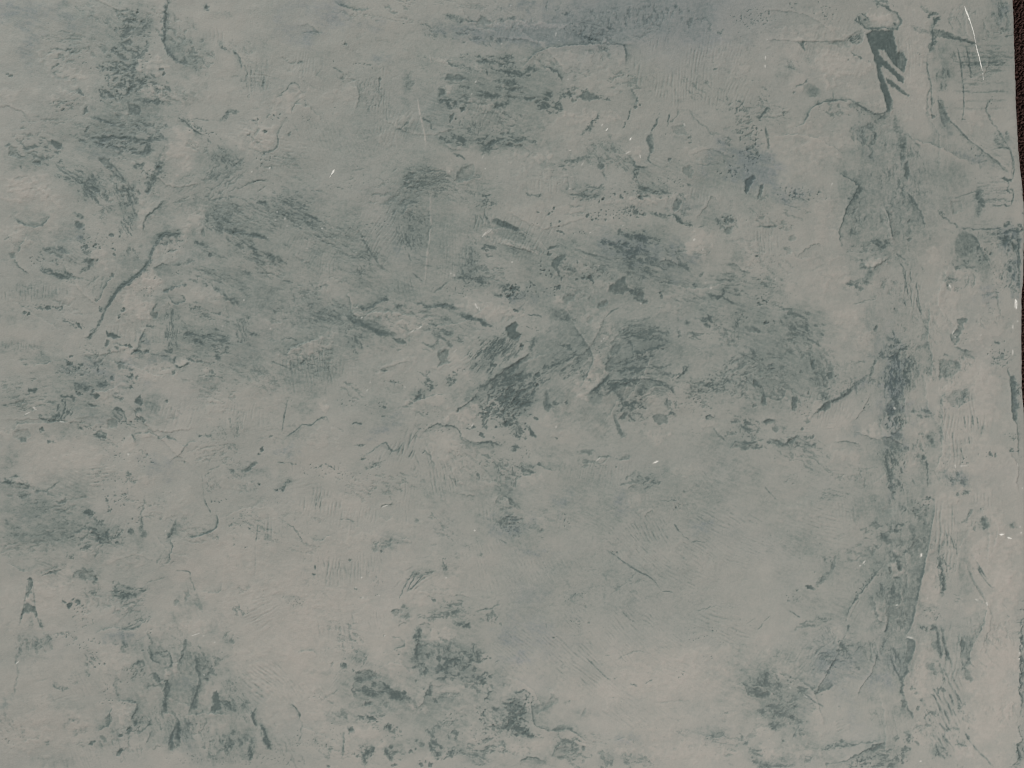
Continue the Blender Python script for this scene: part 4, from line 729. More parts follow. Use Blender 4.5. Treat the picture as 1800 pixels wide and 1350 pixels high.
# ---- region: right, upper middle
O(1320, 330)
smoke(720, 230, 110, 260, .3, 8); smoke(1060, 180, 80, 180, .28); smoke(850, 420, 90, 100, .25); smoke(760, 560, 120, 110, .16); smoke(1430, 380, 90, 120, .42); smoke(1420, 510, 140, 40, .3); smoke(1310, 600, 70, 50, .3); smoke(1560, 700, 90, 80, .2, tone=.7); smoke(1700, 330, 90, 110, .4, tone=.9); smoke(1740, 560, 50, 200, .35, tone=.7); smoke(860, 1000, 100, 140, .35, tone=.3); smoke(950, 1200, 170, 130, .32, tone=.5); smoke(1130, 1130, 80, 150, .25); smoke(1310, 1180, 90, 70, .2); smoke(320, 940, 200, 200, .25); smoke(120, 680, 160, 110, .25, -20); smoke(850, 830, 120, 130, .16); smoke(380, 1150, 190, 120, .22); smoke(1370, 120, 70, 60, .2)
light(470, 200, 130, 140, .5); light(920, 250, 24, 120, .7, -8, h=1.4); light(810, 500, 70, 35, 1, -15, h=1.6); light(870, 480, 40, 26, .9); light(1300, 800, 120, 200, .7, h=1); light(1380, 560, 60, 40, .6); light(1620, 560, 40, 130, .5); light(560, 560, 90, 80, .5); light(640, 900, 130, 90, .5, 20); light(1550, 950, 110, 140, .5); light(1450, 1230, 200, 80, .5); light(1230, 450, 70, 70, .4); light(740, 1010, 60, 60, .5); light(1500, 650, 70, 60, .5)
step([(710, -10), (670, 70), (630, 150), (600, 230), (580, 310), (600, 390)], .55, 'L', 12, 1.6, lip=1); stroke([(740, -5), (690, 50), (650, 110)], .55, 6); flake(700, 190, 70, 130, .35, 105, 8, 1.8, .45); flake(740, 400, 110, 60, .3, 0, 8, 1.8, .4)
step([(880, 120), (905, 180), (920, 260), (940, 340)], .5, 'L', 9, 1.3, wob=.8, lip=1.5); step([(1020, 20), (1060, 70), (1100, 130), (1130, 180), (1150, 270)], .5, 'R', 10, 1.8, lip=1); stroke([(1060, 80), (1095, 130)], .5, 5); dots([(1050, 220, 14), (1045, 342, 14)], .35)
stroke([(800, 340), (830, 365), (870, 400)], .55, 5); flake(850, 370, 70, 50, .45, 40, 7, 2, .45); stroke([(660, 470), (740, 480), (780, 460)], .35, 3); pool([(720, 500), (750, 505), (755, 530), (730, 535)], .5, soft=2); step([(750, 525), (800, 530), (880, 480), (905, 460)], .35, 'R', 5, 1.5, lip=1.5); stroke([(790, 540), (770, 600), (740, 630)], .45, 6); stroke([(640, 630), (690, 625), (720, 670)], .4, 6); flake(700, 640, 90, 50, .35, 20, 7, 1.8, .4); stroke([(860, 590), (880, 650)], .25, 5); crack([(670, 770), (760, 745), (830, 735)], .25, 1.2)
crack([(980, 490), (1010, 540), (1020, 620), (1015, 700)], .6, 1.3, wob=.9); crack([(1000, 530), (1025, 640), (1040, 730)], .6, 1.2, wob=.9); crack([(1050, 550), (1052, 610)], .55, 1.1, wob=.6); crack([(1090, 620), (1100, 700), (1125, 840)], .7, 1.3, wob=.8); crack([(1085, 720), (1110, 800), (1130, 850)], .6, 1.2, wob=.8); crack([(1055, 640), (1060, 780)], .35, 1, wob=.6); crack([(960, 430), (1015, 475)], .4, 1.2, broken=.6); pool([(1003, 755), (1020, 755), (1015, 778)], .8); dots([(948, 803, 7), (745, 865, 3)], .5); comb(1060, 680, 70, 180, 95, 6, .35, .16, 20)
step([(1170, 760), (1172, 860), (1165, 950), (1165, 1030), (1190, 1090), (1195, 1180), (1185, 1260)], .32, 'R', 14, 1.3, wob=1, lip=1.4); stroke([(1165, 1000), (1160, 1060)], .25, 6)
pool([(810, 930), (830, 905), (840, 915), (825, 940)], .7); stroke([(900, 990), (940, 1005), (980, 1010)], .5, 5); flake(950, 1070, 100, 50, .6, -20, 7, 2, .5, .8); flake(900, 1110, 60, 40, .5, 0, 7, 1.6, .45); stroke([(820, 1130), (800, 1200), (780, 1270)], .5, 3, broken=1); flake(1000, 1150, 80, 90, .5, 60, 5, 1.6, .45); flake(970, 1260, 90, 90, .7, 70, 6, 1.6, .5); streak(1050, 1200, 70, 90, .45, 70, 3.6, 3, .4); stroke([(690, 1150), (760, 1145)], .35, 3); crack([(640, 1340), (700, 1290), (790, 1230)], .4, 3, broken=.5); stroke([(640, 1345), (665, 1330)], .7, 4)
pool([(1350, 330), (1400, 300), (1460, 305), (1495, 340), (1500, 400), (1440, 440), (1390, 465), (1355, 440)], .36, soft=3, mott=.5, depth=.5, edge=0); step([(1440, 305), (1490, 340), (1515, 400), (1550, 470), (1580, 540)], .5, 'R', 8, 1.4, lip=1); pits(1520, 430, 50, 70, .7, 0, 3.6); stroke([(1490, 400), (1530, 410)], .6, 3); flake(1400, 510, 140, 36, .4, 8, 7, 2.4, .45); flake(1310, 610, 60, 40, .4, 0, 7, 1.8, .45); streak(1450, 610, 60, 60, .25, 90, 4, 3, .4); flake(1340, 660, 60, 30, .3, 0, 5, 1.8, .4)
stroke([(1510, 10), (1500, 70), (1520, 100), (1500, 150), (1505, 185)], .5, 7, broken=.2); stroke([(1590, 112), (1650, 115), (1720, 118)], .7, 2.4, broken=.3); streak(1650, 85, 120, 14, .3, 0, 3, 8, .4); crack([(1230, 150), (1260, 185), (1320, 225), (1380, 265)], .5, 1.6); flake(1260, 175, 40, 20, .5, 40, 5, 2, .4); crack([(1380, 265), (1500, 270), (1620, 275)], .5, 1.6, broken=.6); crack([(1310, 60), (1330, 110), (1345, 180)], .18, 1); pool([(1320, 90), (1380, 85), (1400, 150), (1340, 170), (1322, 130)], .12, edge=.1); crack([(1340, 70), (1430, 40), (1490, 20)], .35, 1, wob=.6)
flake(1690, 300, 110, 90, .75, 0, 7, 1.6, .5); flake(1720, 360, 60, 80, .65, 90, 6, 1.8, .5); flake(1740, 480, 50, 160, .6, 90, 6, 2, .45); flake(1690, 560, 60, 110, .3, 90, 6, 2, .4); crack([(1760, 230), (1768, 400), (1770, 600), (1775, 690)], .7, 2.4, broken=.4); streak(1640, 330, 120, 60, .35, 0, 3, 6, .4); flake(1740, 650, 50, 60, .5, 90, 5, 1.6, .45); crack([(1700, 0), (1730, 30), (1725, 80)], .6, 1.6, broken=.5); crack([(1785, 170), (1800, 175)], 1, 1.6); dots([(1795, 270, 12), (1700, 415, 8), (1582, 435, 8)], .7); crack([(1620, 700), (1630, 790), (1650, 850)], .25, 1.2); pits(1640, 620, 60, 110, .4, 0, 3); flake(1580, 710, 70, 60, .18, 0, 7, 2, .4)
pool([(1360, 870), (1390, 855), (1430, 870), (1420, 890), (1395, 895), (1395, 930), (1375, 970), (1365, 1010), (1350, 1040), (1315, 1010), (1315, 970), (1350, 940), (1370, 900)], .38, edge=.2, mott=.5, depth=1); step([(1340, 1040), (1390, 1070), (1470, 1080)], .4, 'R', 5, 1.4); pool([(1400, 1095), (1430, 1085), (1470, 1125), (1430, 1125)], .2, edge=.15); pits(1390, 980, 60, 70, .4, 0, 3); pool([(1240, 1240), (1250, 1130), (1290, 1140), (1360, 1140), (1380, 1170), (1370, 1210), (1330, 1235), (1260, 1255)], .24, soft=1.6, edge=.08, mott=.3); flake(1280, 1110, 40, 24, .4, 30, 5, 1.8, .4); smoke(1290, 1200, 60, 50, .16)
pits(1630, 1100, 90, 100, .6, 0, 3.4, .08); flake(1640, 1130, 80, 60, .4, 0, 5, 1.4, .4); crack([(1600, 1015), (1640, 1030)], .6, 1.6); crack([(1690, 1180), (1710, 1260), (1720, 1350)], .35, 1.5); flake(1750, 1310, 40, 50, .5, 0, 6, 1.6, .4)
flake(320, 900, 180, 120, .4, 30, 8, 2.4, .45); streak(370, 960, 130, 80, .35, 30, 5, 4, .4); stroke([(400, 1010), (450, 1035)], .5, 3); flake(300, 1060, 150, 70, .3, 20, 8, 1.8, .4); flake(120, 1190, 140, 110, .25, 0, 8, 1.8, .4); pool([(395, 1150), (415, 1140), (420, 1175), (410, 1195), (398, 1170)], .7); dots([(327, 1213, 8), (415, 1195, 6), (98, 890, 10), (155, 880, 6), (60, 768, 9), (85, 745, 6), (40, 450, 7), (290, 35, 12), (455, 30, 9), (525, 1240, 20)], .6); pits(80, 740, 70, 40, .9, 0, 3.8, .06); pits(130, 640, 130, 80, .4, 0, 3); flake(220, 790, 120, 30, .3, 10, 7, 2.4, .4); crack([(0, 915), (60, 950)], .45, 3); pool([(250, 330), (290, 315), (300, 335), (270, 350)], .25); pool([(220, 395), (260, 400), (275, 420), (245, 435)], .2); step([(310, 455), (370, 400), (440, 365), (460, 395)], .25, 'R', 6, 1.1); crack([(200, 165), (260, 185), (350, 210)], .3, 1.8); crack([(40, 262), (190, 252)], .3, 2); flake(240, 265, 60, 30, .25, -20, 5, 2, .4); comb(90, 370, 120, 120, 85, 5, .3, .1, 12); pits(330, 40, 200, 60, .4, 5, 3.4); pits(110, 1230, 150, 100, .3, 0, 4); flake(470, 1180, 110, 140, .25, 60, 8, 1.8, .4); crack([(170, 800), (290, 805)], .3, 2); crack([(0, 780), (130, 800)], .1, 1)
glint([(1745, 770, 60, 92, 20), (1758, 880, 12, 90, 10), (1725, 920, 30, 90, 5), (1724, 1085, 40, 90, 6), (1513, 972, 9, 0, 9), (1310, 650, 26, 60, 9), (162, 603, 8, 90, 6), (1330, 955, 26, 110, 5), (1345, 985, 16, 20, 6), (1782, 790, 40, 90, 6), (1784, 950, 30, 90, 5)])

# ---- region: left, lower middle
O(0, 660)
smoke(980, 200, 110, 110, .4); smoke(600, 260, 110, 80, .25, tone=.4); smoke(1020, 270, 130, 60, .22); smoke(150, 390, 70, 40, .3); smoke(60, 540, 70, 90, .25); smoke(1050, 590, 150, 110, .16, tone=.6); smoke(170, 850, 170, 90, .25); smoke(130, 930, 150, 60, .22, tone=.3); smoke(300, 1080, 260, 90, .22); smoke(700, 1020, 110, 60, .25); smoke(930, 1070, 50, 70, .3); smoke(1160, 1000, 60, 60, .3); smoke(560, 1310, 90, 50, .3); smoke(1640, 620, 130, 50, .2); smoke(430, 390, 200, 50, .2); smoke(1370, 50, 110, 60, .25); smoke(300, 1250, 200, 60, .18, -15); smoke(1600, 400, 130, 160, .06)
light(560, 590, 180, 110, .5); light(850, 450, 70, 60, .6); light(820, 1200, 130, 90, .4); light(1100, 850, 150, 90, .25); light(1000, 380, 90, 30, .6); light(680, 120, 60, 60, .5); light(50, 390, 60, 40, .6); light(1600, 1150, 200, 150, .4); light(1420, 220, 80, 50, .3); light(1500, 700, 150, 60, .2); light(580, 1170, 60, 30, .5, -30); light(960, 690, 60, 30, .5)
stroke([(180, 105), (245, 92)], .7, 3); stroke([(400, 135), (475, 140)], .7, 3.6); pool([(480, 145), (495, 150), (490, 170)], .8); dots([(520, 122, 14), (610, 105, 12), (275, 355, 16), (1100, 170, 10), (1725, 490, 10), (1705, 517, 5), (1710, 717, 6), (705, 825, 10), (720, 890, 12), (722, 865, 5), (200, 1343, 12), (1545, 1115, 6), (1620, 1132, 5), (1395, 832, 6), (875, 945, 6)], .7); pool([(600, 130), (640, 120), (665, 140), (640, 152)], .9); pool([(580, 185), (600, 190), (630, 195), (625, 212), (590, 205)], .95, mott=.6); stroke([(625, 130), (655, 140)], .6, 4)
streak(430, 220, 70, 70, .8, 100, 5, 2.4, .5); flake(320, 280, 90, 30, .7, 0, 6, 2, .5); stroke([(385, 260), (350, 300)], .6, 4); streak(200, 190, 200, 90, .3, -8, 4, 5, .4); stroke([(0, 190), (60, 200)], .35, 3); step([(250, 310), (380, 305), (470, 300)], .3, 'L', 8, 1.2, lip=1); step([(90, 370), (110, 325), (160, 312), (240, 310)], .3, 'L', 6, 1.2); pool([(100, 190), (130, 165), (160, 155), (140, 195)], .3, soft=2)
pool([(125, 415), (170, 410), (170, 435), (145, 437)], .55, soft=2); pool([(90, 370), (180, 350), (200, 395), (140, 425), (95, 400)], .15, soft=2, edge=.08); stroke([(315, 433), (365, 440)], .7, 3); pool([(625, 385), (660, 360), (700, 380), (700, 415), (640, 410)], .65, mott=.6); flake(560, 340, 90, 40, .5, 20, 5, 1.8, .4); pits(620, 345, 70, 20, .8, 0, 3.6); pool([(700, 300), (740, 285), (770, 300), (765, 345), (715, 345)], .3, soft=1.4, mott=.4); step([(740, 235), (780, 210), (820, 255), (835, 310)], .6, 'R', 7, 1.8); flake(790, 265, 50, 60, .45, 45, 6, 2, .45); pool([(500, 290), (560, 270), (640, 280), (660, 310), (590, 330)], .12, soft=3)
pool([(890, 180), (920, 130), (940, 170), (930, 200), (905, 190)], .85, mott=.5); pool([(930, 270), (960, 290), (950, 305), (930, 295)], .8); flake(910, 260, 40, 60, .6, 70, 6, 2, .45); stroke([(740, 235), (750, 250), (740, 240)], .5, 2); pits(830, 310, 40, 20, .8, 0, 3); flake(780, 140, 50, 30, .6, 0, 6, 1.6, .4); pool([(950, 180), (1010, 170), (1060, 210), (1030, 250), (970, 225)], .28, soft=4, edge=0, depth=.4); streak(850, 320, 80, 40, .4, 20, 4, 2.5, .4)
step([(875, 390), (885, 425), (895, 450)], .6, 'L', 5, 2.2); crack([(880, 385), (940, 375)], .3, 1.3); pits(810, 405, 40, 40, .8, 0, 3.4); step([(940, 380), (1010, 380), (1050, 410), (1130, 410), (1175, 445)], .4, 'L', 6, 1.6); stroke([(1095, 408), (1130, 412)], .5, 4); streak(700, 430, 140, 40, .35, 15, 5, 3, .4); pits(780, 520, 110, 50, .6, 0, 3.2); pits(960, 560, 80, 80, .7, -30, 3.8, .05); stroke([(830, 650), (868, 655)], .8, 4); flake(870, 690, 60, 50, .35, -30, 5, 1.8, .45); pits(780, 700, 60, 40, .5, 0, 3)
streak(680, 660, 130, 70, .25, -12, 2.6, 6, .3); comb(660, 650, 130, 80, -8, 5, .3, .16, 14); pits(760, 810, 130, 90, .5, -20, 3.4); pits(820, 852, 60, 14, .7, -5, 3, .06); flake(850, 810, 60, 40, .3, 20, 6, 1.8, .4); pits(920, 880, 50, 110, .5, 0, 3.2); crack([(955, 790), (945, 860), (920, 930)], .35, 1.3, broken=.6); stroke([(850, 1020), (880, 1035)], .8, 4.5); stroke([(930, 940), (935, 1030), (960, 1060)], .5, 5, broken=.4); crack([(930, 900), (935, 1000)], .35, 1.6)
pool([(1620, 640), (1610, 625), (1650, 585), (1690, 575), (1660, 610)], .55, soft=1.8, mott=.3); step([(1100, 1080), (1130, 1030), (1150, 980), (1160, 950)], .45, 'R', 10, 2); stroke([(1150, 1000), (1110, 1080)], .45, 6, broken=.2); step([(1120, 1080), (1140, 1130), (1125, 1170), (1115, 1220)], .45, 'R', 6, 1.3, lip=1); streak(1080, 1200, 60, 70, .25, -60, 4, 4, .4)
step([(1240, 1064), (1300, 1060), (1370, 1035), (1420, 1010), (1435, 970), (1430, 920)], .9, 'L', 3, 1.6, depth=1.6, wob=.5, lip=1.6, broken=.0); crack([(1345, 810), (1365, 860), (1390, 910)], .55, 1.2, wob=.6); crack([(1330, 660), (1345, 810)], .2, 1, wob=.8); streak(1400, 720, 60, 60, .25, 60, 4, 2, .35); pits(1450, 825, 50, 24, .8, 0, 3.2); comb(1380, 700, 70, 120, 80, 5, .25, .1, 14)
crack([(1150, 1292), (1210, 1288), (1250, 1296), (1250, 1320)], .6, 1.2, wob=.5); stroke([(1300, 385), (1350, 400), (1420, 380)], .4, 2.4); pits(1350, 395, 90, 20, .6, 0, 3); streak(1560, 330, 60, 120, .3, 95, 3, 6, .35); streak(1460, 360, 60, 60, .3, 65, 3, 5, .35); comb(1600, 260, 160, 150, 95, 4.4, .25, .1, 12); step([(1200, 480), (1240, 450), (1300, 430)], .3, 'L', 8, 1.4); step([(1120, 570), (1190, 510), (1240, 450)], .3, 'R', 9, 1.2); crack([(1215, 580), (1225, 545)], .5, 1.4); flake(1380, 500, 200, 110, .18, -20, 5, 2, .35); crack([(1380, 625), (1450, 590)], .3, 1.3); crack([(1350, 655), (1390, 640)], .3, 1.3); stroke([(1520, 650), (1530, 610)], .25, 5); flake(1540, 480, 60, 30, .3, 30, 5, 2, .4); crack([(1770, 405), (1800, 390)], .5, 1.6)
pits(1580, 940, 130, 60, .4, -30, 3); crack([(1635, 1000), (1650, 1020)], .7, 1.5); crack([(1428, 1060), (1440, 1078)], .6, 1.4); crack([(1505, 990), (1530, 985)], .4, 1.4)
step([(0, 705), (80, 705), (160, 715), (220, 735)], .55, 'R', 9, 2.2, lip=1); stroke([(30, 695), (80, 705)], .6, 5); step([(230, 760), (300, 765), (330, 790), (360, 795)], .4, 'L', 8, 1.6); crack([(300, 770), (345, 730), (395, 700)], .4, 1.8); stroke([(120, 790), (180, 780)], .3, 6); pool([(370, 830), (430, 820), (440, 830), (390, 850)], .35, soft=2); crack([(440, 820), (580, 800)], .25, 2); flake(140, 720, 110, 30, .3, 8, 7, 2.4, .4); flake(80, 680, 80, 24, .4, 0, 6, 2, .4); flake(150, 780, 160, 60, .2, 10, 8, 2, .4)
flake(590, 910, 50, 40, .9, 0, 7, 1.4, .5); pool([(570, 910), (610, 895), (615, 925), (590, 935)], .6, mott=.6); stroke([(630, 965), (690, 980)], .8, 5); stroke([(620, 940), (640, 950)], .6, 3); stroke([(670, 1040), (690, 1055), (710, 1100)], .8, 4.5); step([(470, 1050), (540, 1020), (600, 1010), (660, 1040)], .4, 'L', 8, 2); step([(620, 1095), (680, 1060), (730, 1010)], .4, 'L', 7, 2); flake(560, 1080, 120, 90, .4, -30, 6, 2, .4); flake(700, 1060, 110, 60, .5, 20, 7, 1.8, .45); stroke([(560, 1145), (600, 1115)], .5, 4); stroke([(760, 1100), (780, 1105)], .6, 3); streak(660, 1150, 50, 80, .3, -60, 7, 2.6, .4); flake(460, 1190, 40, 24, .4, 0, 6, 1.6, .4); streak(600, 1050, 260, 60, .25, 15, 5, 5, .4); flake(800, 1050, 60, 50, .3, 0, 5, 1.6, .4)
pool([(275, 1315), (330, 1298), (400, 1285), (370, 1305)], .6, soft=1.5); streak(380, 1270, 160, 30, .3, -15, 6, 4, .4); step([(50, 1245), (100, 1260), (130, 1282), (200, 1290)], .3, 'L', 7, 1.3); crack([(60, 1045), (200, 1055), (330, 1045)], .25, 2, broken=.4); streak(230, 1110, 260, 120, .2, -15, 6, 3, .4); streak(420, 950, 90, 30, .3, 10, 5, 3, .4); flake(570, 1310, 90, 50, .3, 80, 7, 2, .5); step([(480, 1340), (490, 1300), (560, 1280)], .25, 'R', 7, 1.2); pool([(625, 1350), (630, 1320), (640, 1350)], .4, soft=2); crack([(330, 870), (480, 920)], .18, 2); flake(400, 870, 120, 40, .2, 0, 8, 2, .4)
glint([(845, 520, 14, 70, 14), (225, 213, 16, 60, 7), (235, 225, 14, 0, 5), (470, 243, 8, 90, 7), (180, 250, 50, -25, 4), (410, 305, 30, 10, 8), (1090, 1025, 6, 0, 6)])

# ---- region: centre left, lower middle
O(440, 660)
smoke(330, 60, 230, 80, .2); smoke(350, 220, 110, 70, .28); smoke(430, 130, 60, 50, .25); smoke(250, 500, 110, 60, .14, tone=.6); smoke(880, 350, 150, 60, .18, -30, tone=.5); smoke(960, 270, 60, 40, .24, tone=.4); smoke(960, 1080, 110, 70, .25); smoke(870, 1130, 70, 40, .28); smoke(1680, 740, 80, 160, .32, -10); smoke(1560, 450, 130, 40, .3); smoke(1230, 800, 170, 110, .14); smoke(1640, 1000, 130, 110, .14, tone=.4); smoke(1420, 130, 130, 110, .24, -40); smoke(1740, 200, 120, 170, .15); smoke(1100, 120, 60, 40, .35); smoke(230, 690, 90, 60, .15); smoke(1120, 1300, 120, 40, .26); smoke(80, 650, 90, 60, .14); smoke(1500, 930, 60, 60, .16); smoke(700, 640, 80, 60, .12); smoke(1300, 1180, 200, 110, .1)
light(470, 420, 110, 70, .3); light(480, 210, 40, 40, .8); light(1430, 260, 130, 60, .9, -15, h=1.2); light(1200, 170, 160, 50, .5, -8); light(1290, 460, 130, 90, .4); light(600, 870, 200, 90, .25); light(100, 900, 110, 60, .3); light(1380, 660, 90, 60, .4); light(720, 1080, 160, 60, .3); light(1500, 720, 120, 40, .3)
step([(230, 405), (290, 370), (340, 325), (400, 325), (440, 295), (500, 270), (520, 310)], .65, 'R', 4, 1.4, wob=1.1, lip=-.3); crack([(665, 320), (695, 310), (740, 328)], .75, 1.4); crack([(570, 345), (620, 370)], .2, 1); pits(480, 280, 60, 14, .8, -10, 3)
crack([(248, 160), (230, 240), (210, 370)], .7, 1.2, wob=.4); dots([(75, 490, 12), (55, 517, 5), (57, 718, 8), (170, 757, 8), (880, 210, 8), (460, 600, 7), (435, 608, 5), (1525, 390, 18), (1500, 655, 13)], .7); stroke([(260, 670), (220, 740), (170, 758)], .65, 3, broken=1.1)
step([(775, 520), (830, 475), (890, 440), (910, 470), (935, 500), (980, 480), (1010, 440)], .6, 'R', 5, 1.4, wob=1, lip=-.3); comb(1060, 460, 90, 170, 112, 5.6, .45, .26, 26); comb(940, 520, 120, 90, 112, 5.4, .3, .12, 18); crack([(1070, 490), (1045, 545)], .75, 1.6, wob=.5); crack([(1115, 350), (1040, 460)], .4, 1, wob=.5); comb(1160, 540, 70, 90, 75, 5.6, .4, .2, 22); step([(1140, 490), (1180, 520), (1210, 580), (1215, 620)], .35, 'R', 5, 1.1); crack([(1150, 495), (1130, 525)], .6, 1.4)
step([(1140, 380), (1180, 345), (1230, 320), (1290, 335), (1340, 330), (1385, 370), (1400, 420), (1450, 440)], .55, 'R', 5, 1.4, wob=1.6, broken=.6); pits(1260, 345, 150, 30, .7, 0, 3.2); step([(1400, 410), (1450, 440), (1520, 440), (1600, 440), (1660, 465)], .6, 'R', 8, 1.8, broken=.5); flake(1600, 440, 90, 30, .6, 10, 5, 2, .45); stroke([(1720, 490), (1760, 480)], .7, 4); comb(1260, 700, 160, 120, 80, 5.2, .42, .16, 18); comb(1340, 700, 70, 90, 70, 5, .35, .16, 16); comb(1030, 800, 80, 150, 95, 5, .25, .08, 14); crack([(1310, 660), (1345, 690), (1360, 730)], .5, 1.2, broken=.5)
crack([(180, 575), (240, 572), (300, 590)], .55, 1.6); pits(430, 595, 150, 24, .6, 3, 3.2); crack([(490, 580), (520, 595), (560, 620)], .6, 1.3, broken=.6); comb(300, 600, 70, 40, 90, 5, .2, .1, 12); stroke([(730, 550), (755, 540)], .4, 6); flake(750, 540, 40, 24, .4, -20, 5, 2, .4); pits(720, 460, 60, 14, .7, 0, 3); crack([(690, 462), (770, 455)], .4, 1.4, broken=.8); streak(820, 590, 90, 30, .4, -20, 3.6, 4, .35); crack([(755, 608), (810, 600)], .5, 2, broken=.8)
pits(660, 185, 120, 24, .6, 5, 3.4, .05); pits(780, 250, 60, 14, .6, 0, 3); dots([(770, 97, 5)], 0.1); crack([(870, 275), (890, 262)], .5, 1.8); pits(870, 190, 60, 30, .6, 30, 3); crack([(920, 40), (960, 55)], .6, 1.4, broken=.8); stroke([(1130, 85), (1100, 150)], .4, 5); flake(1120, 140, 60, 36, .6, -20, 6, 1.8, .5); dots([(1110, 140, 16)], .4); flake(1045, 195, 40, 26, .4, 0, 6, 1.8, .45); step([(1090, 165), (1150, 140), (1280, 120)], .25, 'L', 7, 1.2); pits(1190, 250, 90, 16, .6, 0, 3.2); crack([(1085, 265), (1110, 240), (1145, 270)], .5, 1.4)
streak(1550, 60, 110, 40, .6, -35, 5, 3, .45); stroke([(1470, 130), (1420, 180)], .4, 8, broken=.3); stroke([(1310, 60), (1340, 20)], .6, 5); step([(1350, 240), (1390, 210), (1440, 180), (1500, 110)], .4, 'R', 8, 1.4); dots([(1365, 235, 10)], .6); flake(1600, 200, 130, 120, .6, -40, 5.5, 1.8, .55, 1.2); flake(1750, 130, 90, 130, .55, -45, 6, 1.8, .55, 1.2); flake(1680, 300, 110, 60, .6, 30, 6, 1.8, .5, 1.2); pits(1640, 220, 170, 110, 1.0, -30, 4.6, .14, 1.6); flake(1760, 370, 60, 50, .6, 20, 6, 1.8, .45); stroke([(1690, 310), (1720, 330)], .7, 5); flake(1700, 40, 130, 60, .7, -30, 6, 2, .45); flake(1450, 340, 50, 24, .6, 0, 5, 1.6, .45)
flake(1420, 560, 200, 150, .12, 40, 6, 2, .4); flake(1620, 570, 150, 70, .35, 25, 6, 2, .4); step([(1620, 580), (1650, 640), (1680, 660)], .4, 'R', 8, 1.6); flake(1680, 720, 70, 100, .22, 70, 8, 1.8, .5); step([(1660, 790), (1720, 820), (1780, 880)], .4, 'L', 8, 1.5); flake(1740, 690, 50, 60, .4, 60, 7, 1.6, .45); step([(1610, 850), (1640, 800)], .3, 'R', 5, 1.2); streak(1660, 860, 90, 50, .25, 10, 5, 3, .4); step([(1380, 780), (1440, 790), (1480, 800)], .2, 'R', 8, 1); pits(1720, 620, 140, 80, .4, 0, 3.4); comb(1550, 900, 80, 70, 92, 5, .3, .14, 14); flake(1700, 960, 90, 60, .25, 0, 6, 2, .4); pits(1700, 1000, 130, 80, .3, 0, 3)
comb(470, 840, 130, 110, 94, 6.2, .42, .2, 24); crack([(440, 800), (425, 890)], .5, 1.1, wob=.5); crack([(470, 790), (455, 880)], .4, 1, wob=.5); comb(640, 950, 130, 90, 92, 5, .3, .12, 14); comb(760, 920, 90, 60, 95, 5, .3, .14, 12); crack([(590, 960), (620, 945), (690, 965)], .35, 1.2); step([(45, 1000), (75, 955), (120, 940), (180, 935), (240, 975), (300, 1020), (350, 1105)], .14, 'R', 3, .8, wob=.8, lip=-.2); crack([(52, 980), (38, 1100)], .45, 1.1, wob=.4); comb(140, 990, 110, 70, 93, 6.4, .38, .22, 30); crack([(245, 980), (300, 1020), (350, 1105)], .5, 1, broken=.6); crack([(35, 1100), (30, 1340)], .12, .8, wob=.4); step([(380, 1065), (450, 1085), (540, 1045)], .22, 'L', 5, 1, lip=.7); comb(400, 1170, 120, 60, 92, 4.6, .2, .08, 14); pits(360, 1180, 60, 50, .3, 0, 3.2); pits(560, 640, 260, 60, .3, 5, 3); comb(300, 720, 220, 60, -10, 4.5, .2, .06, 10)
step([(855, 870), (890, 850), (945, 845)], .3, 'R', 4, 1.2, lip=1.6); step([(850, 915), (900, 960), (940, 920)], .12, 'L', 6, 1); comb(600, 1270, 230, 80, 91, 6, .4, .2, 26); comb(770, 1230, 110, 80, 91, 5.4, .3, .15, 18); crack([(425, 1250), (428, 1280)], .6, 1.2, wob=.3); crack([(408, 1305), (422, 1320)], .7, 1.4); pool([(800, 1140), (830, 1130), (850, 1150), (820, 1165)], .2, soft=3); dots([(865, 1160, 7), (655, 1217, 8)], .7); flake(880, 1110, 110, 40, .35, -15, 6, 2, .4); step([(1000, 1070), (1050, 1080), (1060, 1110)], .2, 'L', 6, 1); flake(800, 740, 60, 40, .25, 0, 5, 1.8, .4); stroke([(1090, 970), (1110, 950)], .25, 5); crack([(985, 715), (990, 770)], .3, 1.4)
flake(1130, 1310, 100, 30, .4, -20, 6, 2.4, .45); streak(1280, 1240, 24, 50, .4, 85, 5, 2.4, .4); flake(1440, 1120, 60, 12, .5, 0, 4, 3, .35); comb(1530, 1150, 150, 130, 70, 4.6, .25, .08, 12); comb(1750, 1180, 100, 160, 65, 4.8, .25, .08, 12); stroke([(1510, 1180), (1530, 1170)], .4, 3); crack([(1640, 1080), (1690, 1110)], .3, 1.2)
glint([(770, 98, 16, -45, 7), (1462, 330, 26, -50, 8), (1450, 345, 10, 0, 6), (1478, 1022, 12, 20, 10), (735, 1332, 8, 0, 8), (695, 773, 9, 0, 8), (890, 860, 50, -25, 4), (1172, 357, 7, 0, 6), (1020, 75, 10, 60, 5), (790, 42, 6, 0, 5)])  # the long thin one on the arc is a highlight painted white

